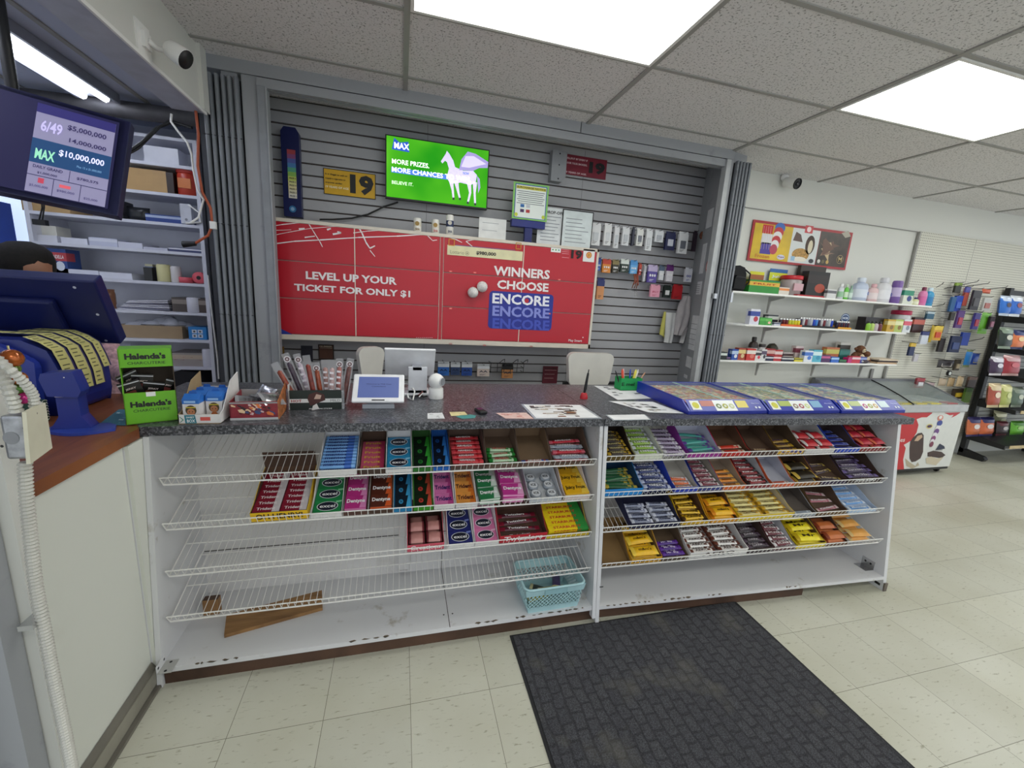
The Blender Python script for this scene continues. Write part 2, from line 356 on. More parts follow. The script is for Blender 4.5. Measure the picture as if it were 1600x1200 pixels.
# left counter body
t = thing('sales_counter', 'worn white open-fronted counter with nearly empty wire racks, left of the divider', 'counter', (0, 1.8, 0))
CNT = t
def cb(name, mb, bevel=0): o = mb.build(name, t, bevel); o.location = (0, -1.8, 0); return o
m = MB(); m.prism([(1.585, 0), (1.685, .963), (2.03, .963), (2.03, 0)], (-.88, 0, 0), (0, 1, 0), (0, 0, 1), (.018, 0, 0), WORN)
m.box(-.8805, -.866, 1.585, 1.60, 0, .01, mat('#4a453e')); cb('side_panel', m)
m = MB(); m.prism([(1.568, 0.03), (1.697, .963), (2.03, .963), (2.03, 0.03)], (.905, 0, 0), (0, 1, 0), (0, 0, 1), (.017, 0, 0), WORN); cb('side_panel', m)
m = MB(); m.box(-.862, .905, 2.0, 2.015, .03, .963, WPAINT)
xs = PZ(706, 1000, BTOP).x
m.box(xs-.0015, xs+.0015, 1.998, 2.0, BTOP, .963, mat('#6b6661')); m.box(-.862, .905, 1.998, 2.0, .30, .304, mat('#55504c'))
cb('back_panel', m)
m = MB(); x = PY(631, 830, 1.98).x; m.box(x-.026, x+.026, 1.985, 2.0, .10, .75, WPAINT); m.box(x-.02, x+.02, 1.978, 1.985, .10, .11, WPAINT); cb('stile', m)
m = MB(); m.box(-.862, .905, 1.583, 2.0, BTOP-.02, BTOP, WORN)
m.box(xs-.0015, xs+.0015, 1.582, 2.0, BTOP, BTOP+.0006, mat('#3d3833')); m.box(-.862, .905, 1.5825, 1.5835, BTOP-.02, BTOP-.001, WORN)
rr = random.Random(3)
for a, b in ((-.75, -.62), (-.2, -.02), (.33, .42), (.52, .56), (.60, .85)):      # chipped edge
    x = a
    while x < b:
        w = rr.uniform(.01, .04); chip(m, x, w, 1.5825); x += w+rr.uniform(.0, .02)
for dx in (-.02, .02): m.disc((xs+dx, 1.66, BTOP+.001), UX, UY, .004, BLACK, 8)
cb('base_board', m)
m = MB(); m.box(-.86, .925, 1.60, 1.62, 0, BTOP-.02, DKWOOD); cb('plinth', m)
for px, py in ((277, 1043),):
    p = PZ(px, py, BTOP); m = MB(); m.box(-.862, -.859, p.y-.02, p.y+.04, BTOP, BTOP+.03, WORN); m.box(-.862, -.815, p.y-.02, p.y+.04, BTOP, BTOP+.002, mat('#bdbdb9', .4, .3))
    for q in (-.01, .03): m.disc((-.838, p.y+q, BTOP+.0025), UX, UY, .005, BLACK, 10); m.disc((-.8585, p.y+q, BTOP+.018), UY, UZ, .005, BLACK, 10)
    cb('bracket', m)
# right counter body
t = thing('sales_counter', 'worn white open-fronted counter packed with chocolate bars, right of the divider', 'counter', M=M2)
W2 = 1.775
def prof2(x, wd): m = MB(); m.prism([(0, 0), (.135, .963), (.46, .963), (.46, 0)], (x, 0, 0), (0, 1, 0), (0, 0, 1), (wd, 0, 0), WORN); return m
m = prof2(0, .018); m.box(0, .018, -.002, .0, .2, .206, CHROME); m.build('side_panel', t)
m = prof2(W2, .022); m.box(W2-.0006, W2+.0, .02, .05, .02, .035, BLACK); m.box(W2, W2+.022, -.004, .004, 0, .05, mat('#6b6259')); m.build('side_panel', t)
m = MB(); m.box(.018, W2, .44, .455, BTOP, .963, WPAINT); m.build('back_panel', t)
m = MB(); m.box(.018, W2, .01, .44, BTOP-.018, BTOP, WORN)
for a, b in ((.05, .28), (.36, .52), (.62, .68), (1.1, 1.16)):
    x = a
    while x < b:
        w = rr.uniform(.01, .035); chip(m, x, w, .0095); x += w+rr.uniform(.0, .02)
m.build('base_board', t)
m = MB(); m.box(0, 1.25, .035, .055, 0, BTOP-.018, DKWOOD); m.build('plinth', t)
m = MB(); m.box(W2-.004, W2, .07, .14, BTOP, BTOP+.05, CHROME); m.box(W2-.06, W2, .07, .14, BTOP, BTOP+.002, CHROME)
for q in (.09, .12): m.disc((W2-.0045, q, BTOP+.03), UY, UZ, .006, BLACK, 10)
m.build('bracket', t)
# granite-pattern worktops
m = MB(); m.prism([(-.89, 1.688), (.922, 1.688), (.922, 2.45), (-1.06, 2.45), (-1.06, 1.94), (-.93, 1.76)], (0, 0, .965), UX, UY, (0, 0, .035), GRANITE)
tag(m.build('countertop', bevel=.004), 'dark grey speckled laminate worktop carrying the tablet and meat sticks', 'countertop')
m = MB(); m.prism([(.924, 1.688), (2.80, 1.60), (2.80, 2.45), (.924, 2.45)], (0, 0, .965), UX, UY, (0, 0, .035), GRANITE)
tag(m.build('countertop', bevel=.004), 'dark grey speckled laminate worktop under the three blue ticket cases', 'countertop')
# back legs of the worktop (staff side)
m = MB(); m.box(-.86, 2.7, 2.03, 2.42, 0, .02, WPAINT); m.box(-.86, -.84, 2.03, 2.42, .02, .9645, WPAINT); m.box(2.68, 2.70, 2.03, 2.42, .02, .9645, WPAINT); m.box(.9, .92, 2.05, 2.42, .02, .9645, WPAINT)
o = m.build('back_frame', CNT); o.location = (0, -1.8, 0)

# the desk at the left with its brown wooden top
t = thing('desk', 'white panelled desk with a brown wood-grain top, left of the grey counter', 'desk', (-1.3, 1.3, 0))
def db(n, mb, bevel=0): o = mb.build(n, t, bevel); o.location = (1.3, -1.3, 0); return o
m = MB(); m.prism([(-.885, 1.085), (-.885, 1.68), (-.935, 1.755), (-1.065, 1.935), (-1.065, 2.2), (-2.0, 2.2), (-2.0, 1.085)], (0, 0, .962), UX, UY, (0, 0, .036), WOODTOP); db('desk_top', m, .004)
m = MB(); m.box(-.915, -.897, 1.085, 1.60, 0.0, .962, WPANEL); db('side_panel', m)
m = MB(); m.box(-.912, -.893, 1.602, 1.632, .10, .945, WORN); m.box(-.906, -.884, 1.634, 1.668, .0, .945, WORN); db('edge_strip', m); m = MB(); m.box(-.93, -.8815, 1.603, 1.72, 0, .958, WPANEL); db('corner_filler', m)

# ================================================================ WIRE RACKS AND CANDY
TILT = math.radians(19); RD = .30
def rack_meshes(L):
    d = MB(); n = int(L/.0254)
    for i in range(n+1):
        x = i*L/n; d.tube([(x, 0, 0), (x, RD, 0)], .0014, WIRE, 4, False)
    for y in (0, .15, RD): d.tube([(0, y, -.003), (L, y, -.003)], .0024, WIRE, 5)
    f = MB()
    for i in range(n+1): x = i*L/n; f.tube([(x, 0, -.002), (x, -.006, .038)], .0014, WIRE, 4, False)
    f.tube([(0, -.007, .039), (L, -.007, .039)], .0026, WIRE, 5); f.tube([(0, 0, 0), (L, 0, 0)], .0026, WIRE, 5)
    for x in (0, L): f.tube([(x, RD, 0), (x, 0, 0), (x, -.007, .039)], .0026, WIRE, 5)
    return d, f
S1 = dict(x0=-.845, L=1.745, r=[(1.705, .770), (1.690, .595), (1.674, .409), (1.646, .234)], ry=0, rz=0,
          fence=[((255, 752), (928, 718)), ((260, 820), (925, 774)), ((262, 892), (921, 832)), ((266, 966), (920, 888))])
S2 = dict(x0=.956, L=1.708, r=[(1.706, .780), (1.686, .603), (1.664, .430), (1.632, .256)], ry=-.014, rz=A2,
          fence=[((943, 716), (1386, 702)), ((940, 773), (1382, 744)), ((938, 828), (1377, 792)), ((937, 884), (1372, 838))])
ORD = ['first', 'second', 'third', 'fourth', 'fifth', 'sixth', 'seventh', 'eighth', 'ninth', 'tenth', 'eleventh', 'twelfth']
ROW = ['top', 'second', 'third', 'bottom']
RM = {}
for S, side in ((S1, 'left'), (S2, 'right')):
    S['M'] = []
    for k, (y, z) in enumerate(S['r']):
        M = Mloc((S['x0'], y, z), S['rz'], TILT, S['ry']); S['M'].append(M)
        t = thing('wire_rack', 'white wire shelf rack, %s of the four in the %s counter' % (ROW[k], side), 'wire rack', M=M)
        if k == 0:
            d, f = rack_meshes(S['L']); RM[side] = (d.build('deck', t), f.build('front_rail', t))
        else:
            for c in RM[side]: c2 = c.copy(); COL.objects.link(c2); c2.parent = t
def rx(S, k, px):
    (ax, ay), (bx, by) = S['fence'][k]; py = ay+(by-ay)*(px-ax)/(bx-ax); y = S['r'][k][0]; x = S['x0']
    for _ in range(6): x = PY(px, py, y+math.tan(S['rz'])*(x-S['x0'])).x
    return (x-S['x0'])/math.cos(S['rz'])

def tray_mesh(w, D, hb, hf, out, inn, fronttxt=None, ftc='#ffffff', frontc=None):
    m = MB(); T = .002; o = mat(out, .6, var=.04); i = mat(inn, .8, var=.05); fc = mat(frontc, .5, var=.03) if frontc else o
    m.box(0, w, 0, D, 0, T, i)
    m.box(0, w, D-T, D, T, hb, o, front=i); m.box(0, w, 0, T, T, hf, i, front=fc)
    for x in (0, w-T):
        m.prism([(T, T), (D-T, T), (D-T, hb), (D*.72, hb), (D*.18, max(hf, hb*.32)), (T, hf)], (x, 0, 0), (0, 1, 0), (0, 0, 1), (T, 0, 0), i if 0 else o)
        m.prism([(T, T), (D-T, T), (D-T, hb-.001), (D*.72, hb-.001), (D*.18, max(hf, hb*.32)-.001), (T, hf-.001)], ((T if x == 0 else w-T-.0006), 0, 0), (0, 1, 0), (0, 0, 1), (.0006, 0, 0), i)
    if fronttxt: m.text(fronttxt, (w/2, 0, hf/2+.002), (1, 0, 0), (0, 0, 1), mat(ftc, var=0), hf*.6, min(w*.82, hf*4.2), 1, True)
    return m
def pack_mesh(kind, w, pc, txt, tc, ac):
    P = mat(pc, .35, var=.05, nscale=40); A = mat(ac, .35, var=0) if ac else None; T = mat(tc, .4, var=0) if tc else None; m = MB()
    if kind == 'gum':          # flat sleeve facing up, with its name and a coloured flash
        m.box(-w/2, w/2, 0, .068, 0, .016, P)
        if A: m.poly([(w*.18, .0, .0164), (w/2, .0, .0164), (w/2, .068, .0164), (w*.34, .068, .0164)], A)
        if A: m.box(-w/2, w/2, -.0004, 0, .003, .013, A)
        if txt and len(txt) < 5 and txt != 'ICE':
            m.disc((-w*.12, .034, .0165), UX, UY, w*.14, T, 14, .013); m.text(txt, (-w*.12, .034, .0165), UX, UY, P, .013, w*.16, 1, True)
        elif txt: m.text(txt, (0, .036, .0166), UX, UY, T, .027, w*.86, 1.4, True)
    elif kind == 'xgum':       # bubble pack with an oval badge
        m.box(-w/2, w/2, 0, .068, 0, .018, P); m.disc((0, .034, .0184), UX, UY, w*.36, mat('#141a2e', var=0), 20, .023); m.disc((0, .034, .0181), UX, UY, w*.39, mat('#e9edf2', var=0), 20, .0255)
        m.text(txt, (0, .034, .0186), UX, UY, T, .018, w*.56, .8, True)
        if A: m.poly([(w*.30, .05, .0183), (w/2, .055, .0183), (w/2, .064, .0183), (w*.28, .060, .0183)], A)
    elif kind == 'slim':
        m.box(-w/2, w/2, 0, .030, 0, .014, P)
        if A: m.box(w*.22, w/2, .0, .030, .0141, .0146, A); m.box(w*.22, w/2, -.0004, 0, .0, .014, A)
        if txt: m.text(txt, (-.02*w, .016, .0144), UX, UY, T, .014, w*.7, 1, True)
        if txt: m.text(txt, (-.02*w, 0, .0075), UX, UZ, T, .009, w*.7, 1, True)
    elif kind == 'roll':
        m.lathe([(.006, 0), (.0095, .002), (.0095, w-.002), (.006, w)], (-w/2, .01, .0095), P, 10, (1, 0, 0))
        if A: m.lathe([(.0098, 0), (.0098, w*.2)], (w*.18, .01, .0095), A, 10, (1, 0, 0))
        if txt: m.text(txt, (-.1*w, .010, .0193), UX, UY, T, .013, w*.6, 1, True)
    elif kind == 'bar':
        m.pillow((0, .0125, 0), w, .0238, .014, P, A)
        if txt: m.text(txt, (-w*.05, .0125, .0142), UX, UY, T, .0115, w*.52, 1, True)
        if A: m.pillow((w*.24, .0125, .0004), w*.2, .0236, .0140, A, None, 4, 3)
    elif kind == 'bag':
        m.pillow((0, .028, 0), w, .054, .026, P, A, 8, 6)
        if txt: m.text(txt, (0, .028, .0262), UX, UY, T, .016, w*.5, 1, True)
    elif kind == 'cup':
        m.lathe([(.02, 0), (.026, .002), (.026, .018), (.022, .02)], (0, .03, 0), P, 14); m.disc((0, .03, .0204), UX, UY, .021, A or P, 14); m.text(txt, (0, .03, .0206), UX, UY, T, .014, .026, 1, True)
    return m
PITCH = dict(gum=.050, xgum=.058, slim=.025, roll=.021, bar=.0215, bag=.042, cup=.05)
def fill(S, k, idx, row, side, nxt=None):
    (p0, p1, out, inn, hb, hf, kind, pc, txt, tc, ac, n, desc, extra) = row
    a, b = max(.004, rx(S, k, p0)), min(S['L']-.004, rx(S, k, p1))
    if nxt: b = min(b, rx(S, k, nxt)-.0005)
    w = b-a-.002; D = extra.get('D', .225); y0 = .004
    pos = '%s from left, %s counter %s rack' % (ORD[idx], side, ROW[k])
    cols = extra.get('cols', 1); rnd = random.Random(idx*31+k*7+len(side))
    M0 = S['M'][k] @ Matrix.Translation((a+.001, y0, .0018)) @ Matrix.Rotation(extra.get('rot', 0), 4, 'Z')
    if out:
        tr = tray_mesh(w, D, hb, hf, out, inn, extra.get('ft'), extra.get('ftc', '#ffffff'), extra.get('fc'))
        if extra.get('lid'): tr.box(0, w, D-.004, D-.001, hb, hb+extra['lid'], mat(extra.get('lidc', inn), .8)); 
        if extra.get('lt'): tr.text(extra['lt'], (w/2, D-.004, hb+extra['lid']/2), UX, UZ, mat('#2a2a33', var=0), .02, w*.7, 1, True)
        ob = tr.build('candy_tray', M=M0)
        tag(ob, '%s, %s' % (extra.get('tray', 'cardboard tray'), pos), 'candy tray')
    if not n: return
    pw = (w-.006)/cols; ms = extra.get('packs') or [(pc, txt, tc, ac)]
    protos = []; cnt = 0; mess = extra.get('mess', {'bar': .16, 'bag': .3}.get(kind, .0)); lay = extra.get('lay', 1)
    if kind == 'bag': mess, lay = min(mess, .13), max(lay, 2)
    dp = {'gum': .068, 'xgum': .068, 'slim': .030, 'roll': .0195, 'bar': .0255, 'bag': .058, 'cup': .053}[kind]
    th = {'gum': .0168, 'xgum': .0188, 'slim': .0148, 'roll': .0207, 'bar': .0154, 'bag': .0265, 'cup': .021}[kind]
    f = pw*(.96 if kind not in ('bar', 'bag') else .88)
    for L in range(lay):
        loose = L == lay-1 and mess > .04        # the top layer lies askew, the ones below are squared up
        a_ = (.2 if mess >= .25 else min(mess, .075)) if loose else .0
        pt = dp+.001+f*math.sin(a_)*.95
        nn = min(int((D-.010)/pt), n if not loose or lay == 1 else max(1, n-1))
        if lay == 1 and loose: nn = min(nn, n)
        for c in range(cols):
            for i in range(nn):
                j = cnt % len(ms)
                M = M0 @ Matrix.Translation((.003+pw*(c+.5), .006+(pt-dp)/2+i*pt, .0032+L*th)) @ Matrix.Translation((0, dp/2, 0)) @ Matrix.Rotation(rnd.uniform(-1, 1)*a_, 4, 'Z') @ Matrix.Translation((0, -dp/2, 0))
                if len(protos) <= j:
                    q = ms[j]; o = pack_mesh(kind, f, *q).build({'gum': 'gum_pack', 'xgum': 'gum_pack', 'slim': 'gum_pack', 'roll': 'mint_roll', 'bar': 'candy_bar', 'bag': 'candy_bag', 'cup': 'gum_pack'}[kind], M=M)
                    lb = desc if len(ms) == 1 else extra['descs'][j]
                    tag(o, '%s, tray %s' % (lb, pos) if out else '%s, %s' % (lb, pos), 'gum' if 'gum' in o.name or kind == 'roll' else 'candy', '%s, %s' % (lb, pos)); protos.append(o)
                else: dup(protos[j], M)
                cnt += 1
Wt, Br, Cd = '#e9e7e6', '#5b463a', '#8d765c'
R1 = [
 [(497, 558, Wt, Wt, .06, .03, 'roll', '#7fb2ea', 'mentos', '#1c2f7c', '#3f6fc8', 10, 'pale blue mint roll', dict(tray='white tray full of pale blue mint rolls', lay=2)),
  (560, 602, '#4a382f', Br, .062, .03, 'slim', '#d9607f', 'Fruit', '#e8c63a', '#c23d62', 8, 'pink and yellow fruit gum pack', dict(tray='brown tray of pink fruit gum')),
  (602, 644, Wt, Wt, .06, .02, 'xgum', '#2b93c4', 'excel', '#ffffff', '#9fdcf4', 3, 'bright blue gum sleeve with an oval badge', dict(tray='white tray of bright blue gum')),
  (645, 676, '#2f7a2c', '#2c5a26', .06, .02, 'gum', '#16231a', '5', '#2e8f38', '#3fae3d', 4, 'black gum pack with green flash', dict(tray='green tray of black and green gum')),
  (677, 707, '#1a66c0', '#1d5ba8', .06, .02, 'gum', '#151c2a', '5', '#2a6ec0', '#3f8fe0', 4, 'black gum pack with blue flash', dict(tray='blue tray of black and blue gum')),
  (704, 763, '#54413a', '#5d4a40', .082, .02, 'bar', '#c5202c', 'AIRHEADS', '#ffffff', '#e8525a', 9, 'red taffy bar with white lettering', dict(tray='brown tray full of red taffy bars', lay=2, mess=.05)),
  (761, 815, '#6a564a', '#76604f', .085, .02, 'bar', '#b8d4b0', 'AIRHEADS', '#c32330', '#2d8a3a', 4, 'green white and red taffy bar', dict(tray='brown tray with a few watermelon taffy bars', lay=2, mess=.12)),
  (813, 867, '#6a564a', '#80684f', .085, .02, 'bar', '#b32a3a', 'AIRHEADS', '#ffffff', '#2b55b8', 1, 'red and blue taffy bar', dict(tray='almost empty brown cardboard tray', mess=.03)),
  (864, 925, '#5e4a3e', '#6c5747', .085, .02, 'bar', '#c22337', 'AIRHEADS', '#ffffff', '#9ea6b2', 5, 'red taffy bar', dict(tray='brown tray of red and grey taffy bars', lay=2, mess=.1, packs=[('#c22337', 'AIRHEADS', '#ffffff', '#e57080'), ('#8d94a2', 'AIRHEADS', '#ffffff', '#b9bfc9')], descs=['red taffy bar', 'grey taffy bar']))],
 [(392, 482, '#e8bd22', '#5f4534', .075, .05, 'slim', '#8e1f34', 'Trident', '#f4e9e9', '#d8cfd0', 7, 'dark red gum pack with pale end', dict(tray='wide yellow chocolate-bar box reused for dark red gum', ft='OH HENRY!', ftc='#2a1a14', fc='#f0c21c', cols=2, lay=3, lid=.08, lidc='#4f3b30', D=.24, mess=.03)),
  (485, 534, Wt, Wt, .062, .02, 'xgum', '#1f8a4c', 'excel', '#ffffff', '#8ed6a5', 3, 'green gum sleeve with an oval badge', dict(tray='white tray of green gum')),
  (536, 574, '#5a3d34', '#6a4a3e', .068, .02, 'gum', '#c02f84', 'Dentyne', '#ffffff', '#e089bd', 3, 'magenta gum pack with white lettering', dict(tray='brown tray of magenta gum', lay=2)),
  (576, 614, '#4f382c', '#5f4435', .068, .02, 'gum', '#5a2a1e', 'Dentyne', '#ffffff', '#e0602c', 3, 'brown and orange gum pack', dict(tray='brown tray of brown and orange gum', lay=2)),
  (615, 644, '#1682b8', '#1c7aa8', .068, .02, 'gum', '#121f2c', '5', '#3fa7dc', '#4ab4e6', 4, 'black gum pack with a light blue flash', dict(tray='sky blue tray of black gum')),
  (646, 677, '#3b9a20', '#3f8426', .068, .02, 'gum', '#1a2a18', '5', '#d8403a', '#d5523c', 4, 'black gum pack with a watermelon picture', dict(tray='lime green tray of black gum')),
  (678, 711, Wt, Wt, .075, .02, 'gum', '#e07ab4', 'Trident', '#3a2b6c', '#c84a90', 4, 'pink gum pack with dark lettering', dict(tray='white tray of pink gum')),
  (712, 746, Wt, Wt, .075, .02, 'gum', '#eda04a', 'Trident', '#5a2b24', '#e07a2a', 4, 'orange gum pack with dark lettering', dict(tray='white tray of orange gum')),
  (748, 783, None, None, 0, 0, 'gum', '#2d7d4c', 'Dentyne', '#ffffff', '#dfeee2', 4, 'green and white gum pack', dict(lay=2, mess=.12)),
  (784, 820, None, None, 0, 0, 'gum', '#c83a94', 'Dentyne', '#ffffff', '#eba8d0', 4, 'magenta and pink gum pack', dict(lay=3, mess=.06)),
  (827, 878, '#c9cdd2', '#d6d9dd', .06, .03, 'cup', '#9aa1aa', 'ICE', '#20242c', '#e3e6ea', 3, 'round grey gum tub with a dark badge', dict(tray='pale grey tray of round gum tubs', cols=2, mess=.03)),
  (882, 922, '#e7d7d2', '#efe6e2', .075, .03, 'gum', '#eeb51e', 'Juicy Fruit', '#3a2a10', '#f7d04a', 3, 'yellow gum pack with dark lettering', dict(tray='cream tray of yellow gum', lay=2))],
 [(636, 694, '#d8485e', '#513a30', .085, .045, 'bag', '#c98a84', None, None, '#7c2f38', 3, 'small wrapped caramel bag', dict(tray='pink and red candy box with brown inside', ft='Creations', fc='#dc5a70', cols=2)),
  (700, 741, Wt, Wt, .075, .02, 'xgum', '#232a72', 'excel', '#ffffff', '#7f8fd0', 3, 'navy gum sleeve with an oval badge', dict(tray='white tray of navy gum')),
  (742, 781, Wt, Wt, .08, .02, 'xgum', '#e27fb0', 'excel', '#ffffff', '#f3c2dc', 3, 'light pink gum sleeve with an oval badge', dict(tray='white tray of light pink gum')),
  (780, 854, '#b51c2e', '#5a4035', .09, .05, 'bar', '#5b1f33', 'Twizzlers', '#ffffff', '#8f2038', 4, 'dark red liquorice pack', dict(tray='red liquorice box, half empty', ft='Twizzlers', fc='#c42233', mess=.1, D=.2)),
  (854, 921, '#e3c326', '#5f4a36', .085, .03, 'slim', '#f2d51f', 'STARBURST', '#c8282c', '#2f9440', 7, 'yellow fruit chew pack with red lettering', dict(tray='yellow tray full of fruit chews', lay=3))],
 []]
